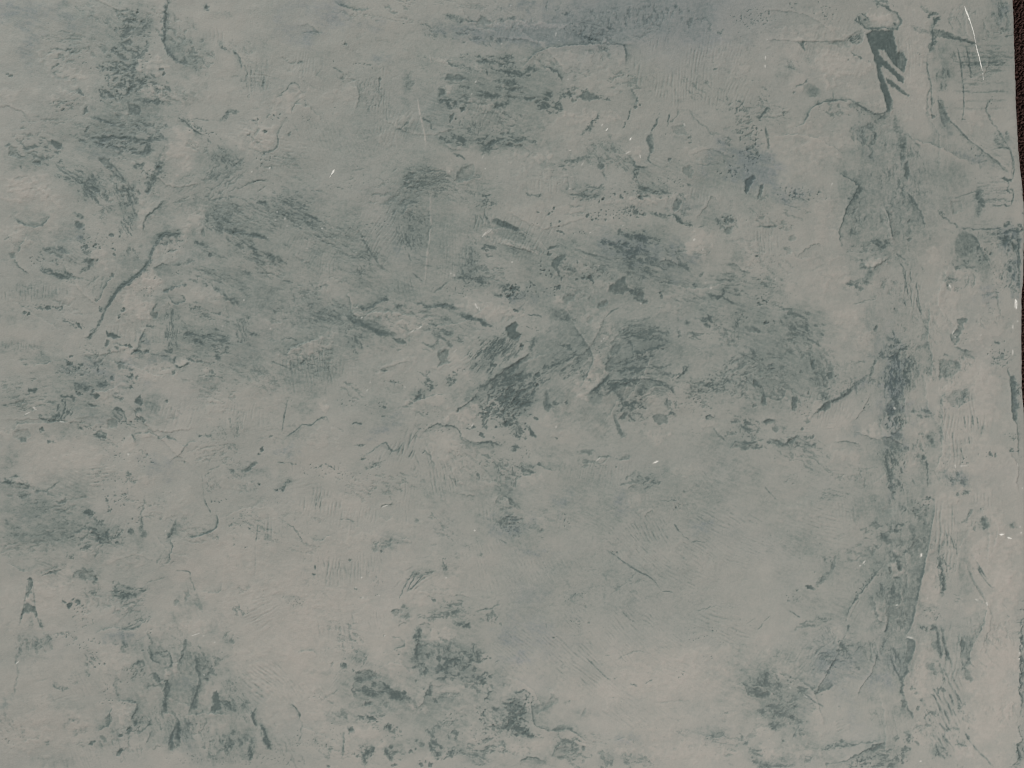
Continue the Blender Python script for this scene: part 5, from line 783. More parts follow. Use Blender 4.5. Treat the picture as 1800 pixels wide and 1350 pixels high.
# ---- region: centre right, lower middle
O(880, 660)
smoke(620, 280, 190, 110, .28); smoke(830, 250, 110, 60, .2); smoke(1640, 240, 90, 70, .3); smoke(1430, 430, 140, 70, .26); smoke(980, 690, 150, 70, .28, -20); smoke(700, 400, 150, 60, .18); smoke(300, 490, 140, 60, .2); smoke(340, 600, 90, 30, .28); smoke(420, 820, 110, 90, .14, tone=.5); smoke(800, 840, 90, 100, .14, tone=.6); smoke(220, 1170, 170, 40, .12, tone=.5); smoke(1400, 780, 150, 200, .14); smoke(180, 610, 70, 40, .3); smoke(100, 990, 150, 90, .16, tone=.5); smoke(1740, 90, 70, 130, .28); smoke(900, 140, 240, 110, .2); smoke(130, 160, 150, 130, .25); smoke(1550, 640, 230, 100, .1); smoke(600, 720, 250, 160, .1); smoke(1340, 1000, 120, 60, .1, tone=.7)
light(610, 50, 60, 110, .9, 35, h=1.2); light(1030, 410, 90, 50, .6); light(380, 300, 90, 90, .5); light(900, 820, 80, 60, .4); light(960, 130, 70, 70, .5); light(200, 690, 80, 50, .6); light(1350, 320, 60, 40, .4); light(1200, 630, 90, 40, .4); light(650, 560, 60, 30, .4); light(1100, 1200, 300, 110, .2); light(250, 960, 130, 50, .3); light(40, 840, 60, 40, .5); light(1680, 440, 40, 20, .5)
streak(110, 110, 130, 110, .5, -35, 6, 2, .5, 1.1); flake(70, 250, 100, 90, .45, -30, 6, 1.8, .5, 1.1); pits(70, 220, 120, 160, .9, -30, 4.6, .12, 1.5); flake(160, 180, 80, 30, .6, -10, 6, 2, .5); stroke([(70, 170), (130, 185), (200, 185)], .8, 6); stroke([(170, 180), (220, 115)], .7, 5); stroke([(20, 50), (140, 10), (240, 0)], .5, 6, broken=1); dots([(240, 65, 14), (435, 178, 12), (30, 315, 16), (235, 285, 13)], .7); pool([(285, 220), (295, 110), (310, 105), (320, 165), (345, 200), (310, 235)], .5, soft=2.4, mott=.3); flake(350, 190, 70, 36, .55, -10, 7, 1.6, .45); pool([(190, 340), (210, 370), (235, 400), (225, 412), (200, 380)], .85); stroke([(150, 315), (190, 350), (220, 400)], .6, 4); flake(120, 380, 90, 40, .6, 30, 7, 1.8, .5); step([(360, 408), (375, 418)], .9, 'R', 2, 1.8); crack([(90, 460), (100, 490)], .6, 3, broken=.7); flake(90, 480, 60, 24, .5, 0, 5, 1.6, .4); pits(180, 500, 40, 60, .4, 0, 3)
step([(720, 0), (650, 75), (585, 125)], .7, 'R', 7, 2.6); stroke([(720, 0), (590, 120)], .5, 3); pool([(580, 130), (620, 100), (670, 110), (660, 170), (620, 200), (580, 180)], .34, soft=4, edge=0, mott=.4, depth=.5); flake(720, 70, 130, 50, .7, -25, 6, 2.4, .5); flake(840, 60, 150, 30, .6, -15, 6, 2.6, .45); step([(740, 120), (780, 130), (800, 180), (840, 205)], .75, 'L', 6, 2.6); flake(850, 200, 90, 40, .9, -5, 7, 1.6, .55); stroke([(840, 200), (870, 230)], .6, 5); stroke([(860, 185), (910, 180)], .8, 4); pool([(785, 280), (800, 250), (835, 245), (820, 280), (800, 292)], .7, soft=1.6); flake(900, 270, 90, 36, .6, 10, 7, 1.8, .5); pool([(1000, 280), (1040, 250), (1090, 270), (1105, 305), (1040, 320), (1010, 300)], .42, soft=2, mott=.4); stroke([(1110, 240), (1150, 262)], .6, 4); stroke([(905, 125), (930, 95), (970, 90)], .9, 5.5); step([(970, 90), (1040, 60), (1100, 70), (1150, 125)], .35, 'L', 8, 1.6); smoke(1060, 80, 70, 60, .3); stroke([(1120, 70), (1155, 130)], .5, 3); streak(980, 120, 130, 70, .3, -20, 5, 3, .4); flake(1120, 190, 60, 50, .4, 60, 7, 1.6, .45); dots([(850, 298, 6), (925, 160, 7), (890, 140, 6), (955, 215, 8), (940, 210, 6)], .7); streak(920, 205, 60, 14, .7, 0, 4, 3, .45)
pool([(745, 255), (760, 270), (790, 350), (810, 405), (795, 412), (770, 350), (750, 300)], .55, soft=1.8, mott=.2); smoke(810, 390, 30, 30, .25); pool([(790, 555), (830, 520), (860, 525), (840, 555)], .2, soft=2.5); step([(780, 560), (850, 548)], .3, 'L', 9, 1.4); streak(1000, 690, 130, 50, .4, -25, 7, 2.6, .4); streak(870, 690, 90, 40, .3, -15, 6, 3, .4); crack([(780, 725), (830, 722)], .2, 1.3); step([(840, 745), (870, 720), (900, 715)], .2, 'R', 6, 1.2); stroke([(850, 660), (940, 660)], .25, 6); flake(990, 700, 60, 24, .4, 0, 6, 2, .4)
stroke([(245, 575), (275, 608)], .6, 2.4); step([(245, 575), (280, 610), (340, 620)], .4, 'L', 9, 1.6); flake(180, 620, 70, 36, .5, 10, 6, 1.8, .5); step([(130, 650), (180, 655), (230, 635)], .5, 'L', 8, 1.6); step([(50, 800), (70, 850), (130, 885)], .45, 'L', 8, 1.8); flake(60, 960, 110, 60, .25, -20, 6, 2, .4); step([(0, 950), (60, 930), (110, 935)], .25, 'R', 6, 1.3); flake(130, 1010, 90, 60, .25, 0, 6, 1.8, .4); stroke([(230, 1030), (290, 1015)], .3, 4); flake(130, 590, 60, 40, .3, 0, 7, 1.8, .4)
comb(620, 640, 260, 130, 100, 4.8, .22, .07, 12); comb(600, 950, 330, 90, 25, 4.8, .22, .06, 12); comb(970, 1030, 200, 110, 55, 5.2, .5, .2, 14); comb(870, 1130, 190, 70, 50, 5.2, .38, .12, 14); comb(1330, 700, 130, 160, 55, 4.8, .22, .06, 12); comb(1480, 950, 190, 110, 28, 5.2, .5, .14, 14); comb(1350, 1170, 230, 130, 30, 5, .36, .1, 12); comb(1000, 1250, 200, 90, 45, 5, .35, .1, 12); comb(1650, 1150, 160, 160, 20, 5, .34, .08, 12); comb(300, 1240, 300, 110, 60, 4.8, .25, .06, 12); comb(420, 960, 50, 60, 95, 5, .25, .12, 12); comb(1150, 850, 110, 60, 60, 5, .3, .12, 12)
crack([(700, 1150), (780, 1205), (860, 1265), (960, 1315), (1000, 1345)], .6, 1.1, .8, .7, .5); crack([(1145, 980), (1175, 1025)], .8, 1.4, wob=.5); crack([(1175, 1025), (1215, 1065), (1250, 1085)], .35, 1, broken=.5); crack([(1250, 1100), (1360, 1095)], .3, 1, broken=.7); crack([(1205, 755), (1215, 775)], .6, 1.6); pits(1165, 860, 24, 60, .6, 20, 3); crack([(1060, 825), (1170, 825)], .3, 1.2, broken=.7); step([(950, 930), (980, 890), (1010, 900)], .2, 'R', 5, 1); dots([(763, 605, 7), (765, 1167, 6), (740, 1163, 4)], .5); crack([(1740, 735), (1800, 800)], .2, 1, wob=.5); pits(430, 960, 24, 60, .6, 0, 3)
step([(1410, 350), (1440, 400), (1480, 430)], .4, 'R', 9, 1.4, lip=1); flake(1620, 330, 110, 60, .5, 25, 6, 1.8, .45); stroke([(1600, 310), (1650, 318)], .6, 3.4); stroke([(1590, 345), (1640, 370)], .5, 4); flake(1640, 460, 130, 36, .45, 5, 7, 1.8, .5); step([(1520, 480), (1550, 440), (1600, 450), (1700, 440)], .45, 'L', 7, 1.8); pool([(1530, 470), (1560, 440), (1590, 455), (1600, 475)], .3, soft=2); pool([(1630, 460), (1690, 440), (1705, 460), (1660, 482)], .3, soft=1.6); stroke([(1730, 310), (1790, 298)], .6, 3.6); pool([(1725, 310), (1760, 292), (1800, 295), (1780, 315)], .25); pool([(1670, 30), (1690, 40), (1700, 75), (1680, 60)], .55, soft=1.6); pool([(1720, 150), (1740, 130), (1750, 190), (1730, 185)], .55, soft=1.8); step([(1715, 60), (1735, 130), (1750, 190)], .4, 'R', 6, 1.5); flake(1380, 80, 110, 60, .6, -10, 6, 2, .4); pits(1400, 100, 150, 90, .6, -20, 3.6); step([(1350, 290), (1370, 268), (1410, 275)], .5, 'R', 4, 1.5); crack([(1350, 275), (1380, 285), (1410, 272)], .3, 1.2); flake(1340, 190, 60, 24, .4, 20, 6, 1.8, .45); flake(1560, 80, 120, 90, .35, -30, 6, 2, .35); flake(1280, 100, 110, 90, .3, 0, 6, 2, .35); pits(1250, 180, 180, 110, .3, 0, 3.4); flake(1300, 60, 60, 40, .3, 0, 6, 1.6, .4); pits(1620, 370, 120, 60, .4, 0, 3.4); dots([(1675, 195, 14)], .3); flake(1530, 390, 90, 30, .3, 0, 6, 2, .4); flake(1780, 430, 30, 24, .6, 0, 6, 1.6, .5)
glint([(366, 340, 12, 60, 11), (1022, 572, 38, -25, 12), (640, 555, 40, -40, 4)])

# ---- region: right, lower middle
O(1320, 660)
smoke(950, 80, 90, 130, .36, tone=.7); smoke(940, 230, 80, 60, .45, tone=.7); smoke(940, 480, 80, 90, .42); smoke(940, 620, 70, 130, .3); smoke(860, 980, 110, 130, .3); smoke(1130, 960, 70, 200, .28, 5); smoke(1100, 1180, 70, 140, .32, 5); smoke(700, 360, 60, 60, .25, tone=.4); smoke(1140, 650, 80, 150, .2); smoke(1350, 130, 90, 60, .25); smoke(1360, 690, 100, 80, .26, tone=.4); smoke(1200, 430, 60, 110, .2); smoke(320, 460, 150, 60, .2); smoke(430, 1160, 120, 60, .18); smoke(600, 1230, 130, 90, .2); smoke(380, 30, 180, 60, .22); smoke(1740, 150, 30, 150, .4, tone=.6); smoke(1535, 960, 50, 60, .26); smoke(1400, 1060, 40, 90, .2, -20); smoke(490, 130, 60, 40, .35); smoke(1410, 1250, 50, 110, .24); smoke(1720, 990, 40, 30, .25); smoke(760, 60, 110, 50, .14, tone=.5); smoke(1120, 230, 130, 60, .2, tone=.3)
light(820, 370, 70, 50, .8); light(1070, 350, 90, 70, .7); light(1060, 560, 60, 60, .6); light(1530, 130, 130, 160, .6); light(1480, 620, 250, 200, .4); light(970, 1240, 70, 80, .9, h=1.2); light(950, 310, 40, 40, .6, h=1.4); light(1300, 950, 80, 200, .5, 6, h=1); light(600, 300, 110, 70, .5, -20); light(620, 520, 110, 60, .4); light(1300, 80, 50, 22, .9, -15, h=1.2); light(1620, 1150, 180, 200, .6); light(440, 210, 70, 50, .4); light(1290, 480, 40, 60, .5); light(1040, 160, 60, 60, .5); light(400, 900, 200, 90, .25)
pool([(430, 245), (470, 200), (520, 165), (525, 190), (490, 235), (450, 240)], .62, soft=1.8, mott=.3); step([(400, 270), (440, 230), (500, 180), (560, 160), (610, 130), (660, 95)], .6, 'R', 4, 2.2, lip=1); stroke([(540, 172), (600, 135), (660, 95)], .8, 4, broken=.4); stroke([(450, 100), (510, 160)], .4, 6); stroke([(660, 75), (720, 40)], .4, 3.4, broken=.9)
flake(960, 50, 80, 90, .7, 80, 6, 1.8, .5); flake(960, 130, 70, 40, .5, 0, 7, 1.6, .5); pool([(880, 240), (900, 190), (940, 170), (980, 200), (1000, 240), (960, 258), (910, 255)], .4, soft=2.4, mott=.5); flake(950, 210, 80, 50, .55, 0, 6, 1.5, .45); streak(950, 310, 80, 90, .65, 85, 4, 4, .45, 1.2); pits(950, 320, 70, 70, .7, 0, 3.6, .05); pool([(925, 390), (960, 375), (1000, 380), (995, 410), (965, 420), (935, 405)], .46, soft=2, mott=.2); step([(870, 410), (910, 405), (950, 430), (1000, 455)], .6, 'R', 8, 1.6, lip=1.6); pool([(865, 420), (910, 415), (960, 445), (1000, 480), (990, 500), (940, 490), (890, 460)], .4, soft=2.6, mott=.4, edge=0); streak(930, 540, 70, 110, .5, 70, 5, 4, .45); stroke([(900, 500), (895, 590), (925, 680), (920, 740), (945, 775)], .5, 4, broken=.6); stroke([(920, 650), (925, 690)], .6, 5); dots([(993, 632, 8), (943, 770, 8), (918, 735, 9), (1010, 580, 7), (1140, 540, 14), (1040, 483, 7), (940, 610, 8), (340, 352, 10), (378, 118, 8), (1180, 803, 9), (1610, 525, 10), (1575, 520, 12)], .6); flake(960, 700, 50, 50, .35, 60, 5, 1.6, .4); pits(990, 600, 60, 160, .5, 0, 3.4); crack([(900, 190), (880, 240), (890, 300)], .3, 2.4)
step([(1275, 110), (1258, 170), (1262, 250), (1255, 330), (1260, 400), (1290, 440)], .35, 'R', 5, 1.6, lip=1); crack([(1280, 115), (1260, 170), (1265, 210)], .5, 2); pool([(1290, 140), (1380, 90), (1400, 120), (1390, 180), (1350, 210), (1300, 180)], .14, soft=2, edge=.1, mott=.5); flake(1390, 140, 60, 50, .4, -40, 6, 1.8, .45); step([(1360, 220), (1400, 180), (1460, 160)], .3, 'L', 6, 1.4); pits(1300, 200, 70, 60, .4, 0, 3)
step([(1255, 330), (1260, 440), (1245, 530), (1220, 620)], .22, 'R', 12, 1.1, lip=1); stroke([(1160, 390), (1185, 420), (1205, 455)], .4, 5); flake(1180, 420, 50, 50, .35, 60, 6, 1.8, .4); crack([(1155, 550), (1165, 640), (1165, 740)], .45, 1.4, broken=.5); crack([(1060, 680), (1080, 720)], .4, 1.4); flake(1110, 470, 60, 110, .3, 80, 6, 1.8, .4); flake(1150, 250, 110, 40, .4, 5, 6, 2, .4); stroke([(1110, 270), (1135, 278)], .6, 3.4); pits(1150, 830, 110, 60, .6, -30, 3.4); crack([(1120, 830), (1185, 805), (1215, 835)], .5, 1.5, broken=.6)
step([(1215, 830), (1205, 920), (1185, 1020), (1170, 1120), (1150, 1220), (1120, 1345)], .5, 'R', 14, 1.4, wob=.9, lip=1.6, broken=.1); flake(1130, 930, 60, 90, .25, 80, 8, 1.8, .45); stroke([(1050, 980), (1070, 1060), (1060, 1120)], .3, 5); pool([(1040, 1150), (1080, 1080), (1110, 1100), (1090, 1180), (1060, 1190)], .3, soft=3, mott=.4); flake(960, 990, 70, 50, .6, -30, 8, 1.8, .5); flake(840, 1010, 110, 70, .35, 0, 9, 1.8, .5); flake(860, 1090, 110, 50, .3, 10, 8, 1.8, .45); pool([(865, 880), (930, 850), (960, 880), (930, 920), (880, 910)], .2, soft=4, edge=0); stroke([(790, 780), (830, 830)], .3, 6); flake(960, 1180, 60, 80, .4, 80, 6, 1.8, .45); flake(1010, 860, 30, 40, .4, 70, 5, 1.6, .4); pits(1100, 880, 90, 70, .5, -30, 3.4); flake(760, 1180, 160, 90, .2, -10, 7, 1.8, .4); stroke([(970, 1215), (980, 1290)], .5, 4, broken=1); pool([(910, 1265), (925, 1262), (925, 1290), (908, 1285)], .4); dots([(980, 1275, 9), (965, 1245, 5), (1020, 1160, 9), (800, 1328, 8)], .6); crack([(940, 1330), (985, 1335)], .4, 1.6); pits(830, 1300, 60, 60, .5, -40, 3)
comb(1330, 420, 130, 240, 95, 6, .4, .2, 22); comb(1470, 300, 110, 170, 92, 6, .38, .18, 22); comb(1290, 1000, 110, 230, 96, 6.4, .42, .22, 26); comb(1310, 1240, 90, 110, 95, 6, .4, .2, 22); comb(1540, 820, 110, 60, 75, 5, .3, .14, 14); comb(480, 970, 220, 200, 18, 4.6, .35, .08, 12); comb(250, 1150, 260, 200, 20, 4.8, .22, .05, 12); comb(620, 640, 130, 60, 10, 4.6, .22, .06, 12); comb(540, 330, 70, 40, -10, 4.6, .25, .08, 12)
for q in [[(1330, 370), (1328, 430)], [(1405, 260), (1415, 350)], [(1460, 260), (1465, 330)], [(1380, 480), (1400, 550)], [(1490, 270), (1500, 360)], [(1325, 860), (1330, 960)], [(1290, 1030), (1300, 1130)], [(1310, 1040), (1345, 1150)], [(1245, 1110), (1240, 1180)], [(1350, 1100), (1360, 1190)], [(1525, 330), (1520, 390)], [(1435, 400), (1440, 450)]]:
    crack(q, .55, 1.2, .8, .5)
flake(1260, 1240, 40, 110, .6, 85, 5, 2, .45); flake(1310, 1270, 36, 40, .4, 0, 4, 1.4, .4); stroke([(1240, 1190), (1250, 1290), (1245, 1340)], .5, 4, broken=1)
flake(1360, 680, 90, 50, .35, 30, 6, 1.8, .45); flake(1400, 770, 50, 20, .55, -5, 6, 2, .5); dots([(1360, 785, 12), (1430, 772, 8)], .6); flake(1540, 970, 40, 50, .55, 60, 7, 1.8, .5); pool([(1510, 960), (1540, 930), (1560, 970), (1575, 1000), (1545, 1005), (1530, 985)], .35, soft=2, mott=.4); stroke([(1390, 965), (1430, 940), (1450, 885)], .4, 3.4); pool([(1425, 930), (1440, 885), (1460, 885), (1445, 930)], .28, soft=2); flake(1510, 885, 40, 20, .4, 0, 6, 1.6, .4); flake(1470, 980, 24, 50, .3, 80, 6, 1.8, .4); crack([(1380, 970), (1410, 960)], .4, 1.4); pool([(1705, 985), (1725, 980), (1730, 1000), (1712, 1005)], .5, soft=2); pits(1540, 520, 90, 24, .5, -5, 3.6); pits(1420, 570, 60, 30, .6, 0, 3.6); pits(1290, 570, 40, 24, .5, 0, 3); flake(1710, 400, 60, 30, .6, 10, 6, 1.8, .45); flake(1725, 490, 50, 24, .6, 0, 6, 1.8, .45)
pool([(1710, 0), (1730, 0), (1745, 60), (1755, 180), (1750, 300), (1735, 290), (1725, 200), (1715, 90)], .55, soft=2, mott=.5); step([(1700, 10), (1715, 90), (1720, 200), (1725, 280), (1750, 320), (1755, 420), (1765, 530)], .4, 'L', 5, 1.6, lip=1.4, wob=1); step([(1700, 500), (1740, 560), (1760, 620), (1755, 700), (1765, 760)], .12, 'L', 6, 1, lip=1.4); stroke([(1755, 180), (1760, 210)], .7, 4); pits(1770, 80, 40, 90, .5, 0, 3.4); crack([(1480, 1210), (1520, 1280), (1560, 1345)], .55, 1.2, wob=.6); step([(1460, 1190), (1500, 1250), (1550, 1330)], .2, 'R', 5, 1, lip=1)
flake(320, 440, 150, 40, .45, -5, 7, 1.8, .5); step([(120, 420), (170, 430), (220, 460), (250, 420), (320, 400)], .5, 'R', 7, 2); pool([(130, 425), (160, 420), (210, 450), (170, 460)], .3, soft=2); pool([(240, 440), (260, 415), (300, 405), (280, 440)], .35, soft=2); flake(340, 405, 90, 16, .5, 0, 5, 2, .45); dots([(408, 405, 14)], .5); flake(30, 440, 50, 50, .3, 0, 7, 1.6, .45); step([(550, 437), (600, 432), (680, 445), (730, 462)], .4, 'R', 5, 1.5, lip=1.2); pool([(270, 150), (300, 130), (305, 180), (290, 235), (275, 225)], .6, mott=.4); pool([(70, 150), (90, 170), (100, 195), (80, 195)], .45, soft=2); step([(80, 305), (120, 290), (160, 295)], .55, 'R', 5, 1.8); pool([(355, 300), (375, 285), (382, 300), (365, 312)], .3, edge=.2); pool([(140, 350), (165, 330), (182, 350), (165, 375)], .35, soft=2); flake(190, 120, 130, 90, .25, 60, 8, 1.8, .4); step([(60, 110), (90, 130), (150, 160), (215, 140), (230, 90)], .35, 'L', 9, 1.6); pits(330, 210, 110, 90, .3, 0, 3.4); flake(460, 40, 110, 60, .35, 30, 7, 1.8, .45); step([(680, 310), (710, 270), (740, 220), (790, 120)], .22, 'R', 6, 1.1, broken=.6); pits(750, 190, 40, 60, .5, 30, 3); step([(690, 370), (760, 400), (850, 430)], .3, 'R', 8, 1.2, lip=1.2); crack([(780, 400), (770, 360)], .3, 1.2); crack([(850, 300), (860, 400)], .25, 2, broken=.6); flake(820, 40, 60, 40, .4, 60, 5, 1.8, .4); pits(250, 690, 80, 40, .2, 0, 4); smoke(260, 690, 50, 40, .16); crack([(95, 740), (180, 830)], .2, 1, wob=.5); flake(540, 1220, 70, 60, .3, 60, 8, 1.8, .45)
glint([(1655, 1047, 30, 0, 14), (1645, 1042, 16, 40, 8), (1705, 1072, 34, 20, 10), (1775, 997, 12, 60, 9), (1783, 1035, 10, 80, 8), (1123, 1185, 28, 100, 12), (745, 1230, 22, -50, 8), (950, 215, 22, 60, 8), (935, 690, 8, 0, 8), (1345, 595, 20, 80, 5), (1400, 595, 60, -5, 6), (1790, 743, 8, 0, 8), (1755, 590, 30, 80, 5)])

# ---- region: bottom left
O(0, 990)
smoke(240, 560, 190, 130, .18); smoke(790, 490, 130, 60, .28, tone=.6); smoke(1080, 600, 90, 60, .3); smoke(1230, 260, 130, 80, .28); smoke(850, 190, 130, 60, .22); smoke(1220, 620, 60, 90, .25); smoke(1340, 680, 160, 110, .3); smoke(1200, 790, 140, 60, .22, tone=.3); smoke(1080, 1140, 160, 110, .3); smoke(1230, 1130, 130, 130, .25, tone=.3); smoke(1440, 900, 60, 90, .4); smoke(1520, 940, 80, 50, .25); smoke(1540, 1180, 170, 120, .26); smoke(900, 1060, 130, 120, .2); smoke(720, 1050, 90, 80, .24); smoke(40, 920, 60, 60, .2, tone=.3); smoke(350, 1310, 190, 50, .2); smoke(1000, 770, 60, 60, .25); smoke(950, 560, 130, 70, .12); smoke(880, 340, 130, 60, .16, -20); smoke(470, 940, 150, 60, .16); smoke(1500, 500, 60, 60, .24); smoke(1180, 360, 100, 60, .18); smoke(1400, 430, 60, 60, .2, -50); smoke(640, 1190, 160, 40, .14); smoke(1490, 1290, 180, 60, .2); smoke(560, 60, 100, 50, .25)
light(190, 245, 30, 16, 1, 10, h=1.2); light(300, 170, 110, 90, .5); light(760, 640, 150, 90, .6); light(1300, 410, 110, 50, .6); light(1130, 700, 60, 40, .9, -35, h=1.2); light(820, 990, 80, 80, .8, 20, h=1.1); light(1650, 700, 160, 130, .5, 30); light(680, 330, 160, 70, .4); light(500, 1070, 80, 50, .5); light(1040, 440, 80, 70, .5); light(200, 1150, 150, 120, .4); light(1370, 1060, 110, 70, .5); light(1350, 900, 60, 100, .4); light(1180, 940, 80, 90, .35); light(1000, 860, 70, 80, .35); light(1600, 200, 200, 110, .2); light(730, 820, 60, 60, .3)
pool([(188, 115), (200, 98), (213, 110), (212, 150), (205, 175), (212, 195), (195, 200), (175, 228), (172, 215), (182, 180), (180, 150)], .6, mott=.5, wob=.8, depth=1.0); pool([(170, 262), (195, 270), (225, 285), (240, 320), (240, 352), (222, 330), (205, 310), (190, 330), (170, 318), (150, 345), (135, 365), (150, 310)], .6, mott=.5, wob=1, depth=1.0); stroke([(200, 350), (200, 425)], .3, 5); stroke([(262, 365), (275, 425)], .6, 4); stroke([(290, 460), (315, 490), (320, 540)], .4, 6); crack([(180, 120), (168, 225), (140, 360), (120, 420)], .35, 1.4, wob=.5); crack([(212, 120), (240, 340), (290, 460)], .3, 1.2, wob=.8); stroke([(135, 530), (130, 590), (95, 630)], .3, 5); stroke([(245, 500), (255, 570)], .3, 8); flake(220, 530, 130, 80, .22, 80, 8, 1.8, .4); crack([(100, 660), (115, 640)], .3, 1.6); crack([(115, 650), (115, 760), (90, 870)], .2, 2, broken=.4); crack([(200, 240), (240, 260)], .25, 1.4)
pool([(440, 275), (465, 255), (475, 270), (452, 298)], .9, mott=.6); pool([(490, 250), (525, 240), (528, 265), (505, 275)], .95, mott=.5); dots([(425, 258, 11), (545, 280, 6), (480, 240, 8), (695, 660, 5), (940, 575, 6), (890, 918, 7), (795, 1140, 12), (850, 1090, 10), (605, 1185, 14)], .7); pits(510, 330, 60, 70, .5, 60, 3); pits(540, 400, 60, 60, .4, 60, 3); pits(430, 470, 100, 30, .6, 0, 3); flake(430, 480, 110, 30, .3, 10, 5, 1.8, .4); pits(560, 540, 110, 110, .5, 50, 3.2); pits(640, 650, 50, 70, .7, 60, 3.4, .05); flake(600, 620, 70, 60, .3, 40, 5, 1.8, .4); stroke([(560, 700), (585, 735), (570, 660)], .3, 4)
flake(590, 200, 50, 20, .5, 0, 6, 1.8, .45); streak(840, 190, 130, 50, .55, -12, 6, 2.6, .45); stroke([(760, 200), (770, 150), (790, 145)], .6, 5); stroke([(790, 215), (860, 215), (910, 195)], .5, 4); streak(880, 250, 130, 60, .3, -5, 5, 3, .4); flake(830, 310, 110, 60, .25, 0, 6, 2, .4); step([(630, 460), (720, 420), (820, 440), (900, 420), (960, 380), (1010, 350)], .35, 'L', 7, 1.6, lip=.9); streak(900, 400, 130, 40, .35, -25, 4, 3, .4); crack([(960, 130), (1090, 90)], .2, 1.3, broken=.5); pits(740, 130, 40, 40, .6, 0, 3); streak(700, 210, 200, 30, .2, -5, 4, 5, .4); crack([(610, 370), (612, 400)], .3, 1.2)
pool([(600, 85), (635, 90), (630, 120), (615, 110)], .4, soft=2); stroke([(625, 100), (622, 140)], .4, 4); pool([(550, 60), (620, 60), (630, 110), (560, 110)], .15, soft=3)
stroke([(805, 505), (825, 530), (810, 580)], .5, 7, broken=.3); stroke([(770, 500), (765, 540)], .3, 7); step([(970, 460), (990, 490), (1000, 530)], .5, 'L', 4, 2.4, broken=.7); pits(985, 470, 30, 40, .7, 60, 3); step([(990, 545), (985, 590), (1010, 635), (1050, 660)], .8, 'L', 6, 2.4, lip=1); step([(1110, 590), (1130, 615), (1135, 660), (1110, 700)], .7, 'R', 6, 2.2, lip=1); flake(1070, 600, 60, 30, .4, 0, 7, 1.8, .4)
stroke([(1215, 500), (1245, 545)], .7, 4); step([(1215, 500), (1205, 580), (1190, 650)], .4, 'L', 7, 1.8); step([(1300, 620), (1295, 690), (1320, 770), (1290, 860), (1260, 940), (1240, 1000)], .45, 'L', 9, 2, lip=.8); stroke([(1300, 630), (1300, 690)], .5, 5, broken=.3); stroke([(1310, 780), (1280, 890), (1250, 980)], .4, 8, broken=.25); stroke([(1440, 620), (1430, 680)], .5, 4); stroke([(1385, 740), (1355, 775)], .55, 5); flake(1400, 680, 90, 60, .35, -50, 7, 1.8, .45); streak(1340, 620, 90, 60, .3, 50, 5, 3, .4); stroke([(1200, 650), (1180, 690)], .3, 5)
step([(1105, 770), (1085, 830), (1095, 900), (1070, 980)], .55, 'L', 9, 2.2, lip=1); stroke([(1090, 780), (1110, 820), (1090, 900), (1080, 970)], .6, 5, broken=.3); stroke([(1060, 985), (1095, 975)], .4, 3); dots([(1055, 773, 14), (1100, 780, 10)], .5); flake(1010, 770, 70, 50, .4, -30, 7, 1.6, .45); step([(980, 810), (1040, 800), (1080, 790)], .3, 'R', 5, 1.4); pool([(930, 645), (950, 640), (948, 672), (928, 665)], .6); stroke([(880, 675), (925, 655)], .6, 4); flake(880, 720, 90, 60, .3, -30, 5, 1.8, .4); pits(870, 730, 110, 60, .4, -20, 3)
pool([(1405, 850), (1430, 840), (1445, 880), (1445, 930), (1465, 960), (1420, 985), (1390, 985), (1405, 920)], .7, soft=2.2, mott=.3, edge=.1); stroke([(1480, 910), (1510, 940), (1550, 970)], .5, 5); flake(1500, 930, 60, 40, .4, 30, 7, 1.8, .45); stroke([(1640, 905), (1605, 950)], .45, 5, broken=.3); step([(1220, 1010), (1300, 990), (1390, 988), (1470, 990), (1500, 995)], .3, 'L', 7, 1.3, lip=1.1); step([(1080, 985), (1120, 990), (1160, 1025)], .2, 'L', 8, 1.1, lip=1)
step([(770, 905), (830, 910), (900, 920), (895, 960), (860, 1030)], .45, 'L', 6, 1.6, lip=1.2); stroke([(900, 950), (865, 1025)], .6, 4); step([(740, 950), (720, 1010), (715, 1070), (640, 1100)], .5, 'R', 9, 1.8, lip=1); pool([(700, 1010), (735, 995), (735, 1035), (710, 1075), (695, 1050)], .4, soft=2.4, mott=.4); stroke([(760, 740), (765, 830), (780, 895)], .35, 5, broken=.4); pits(830, 930, 60, 14, .6, 0, 3); pits(700, 830, 40, 60, .5, 0, 3.4); pits(700, 910, 60, 30, .5, 0, 3); streak(480, 770, 50, 40, .25, 0, 3.4, 3, .4); stroke([(345, 815), (380, 822), (460, 830)], .5, 2.4); smoke(360, 800, 30, 24, .3)
pool([(1000, 1035), (985, 1065), (945, 1095), (930, 1115), (960, 1085)], .7, soft=1.6); pool([(880, 1050), (895, 1035), (905, 1055), (890, 1065)], .7); flake(900, 1090, 100, 60, .5, -30, 6, 1.8, .45); pits(850, 1090, 60, 30, .7, 0, 3.2); step([(950, 1195), (980, 1150), (1000, 1100)], .3, 'R', 10, 1.4); step([(1170, 1040), (1180, 1100), (1170, 1190)], .6, 'R', 8, 2.6, lip=1); stroke([(1180, 1050), (1172, 1180)], .5, 4); step([(1110, 1220), (1120, 1160), (1150, 1090), (1160, 1040)], .4, 'R', 7, 1.6); stroke([(1225, 1040), (1235, 1130)], .2, 6); flake(1140, 1170, 60, 90, .35, 75, 7, 1.8, .45)
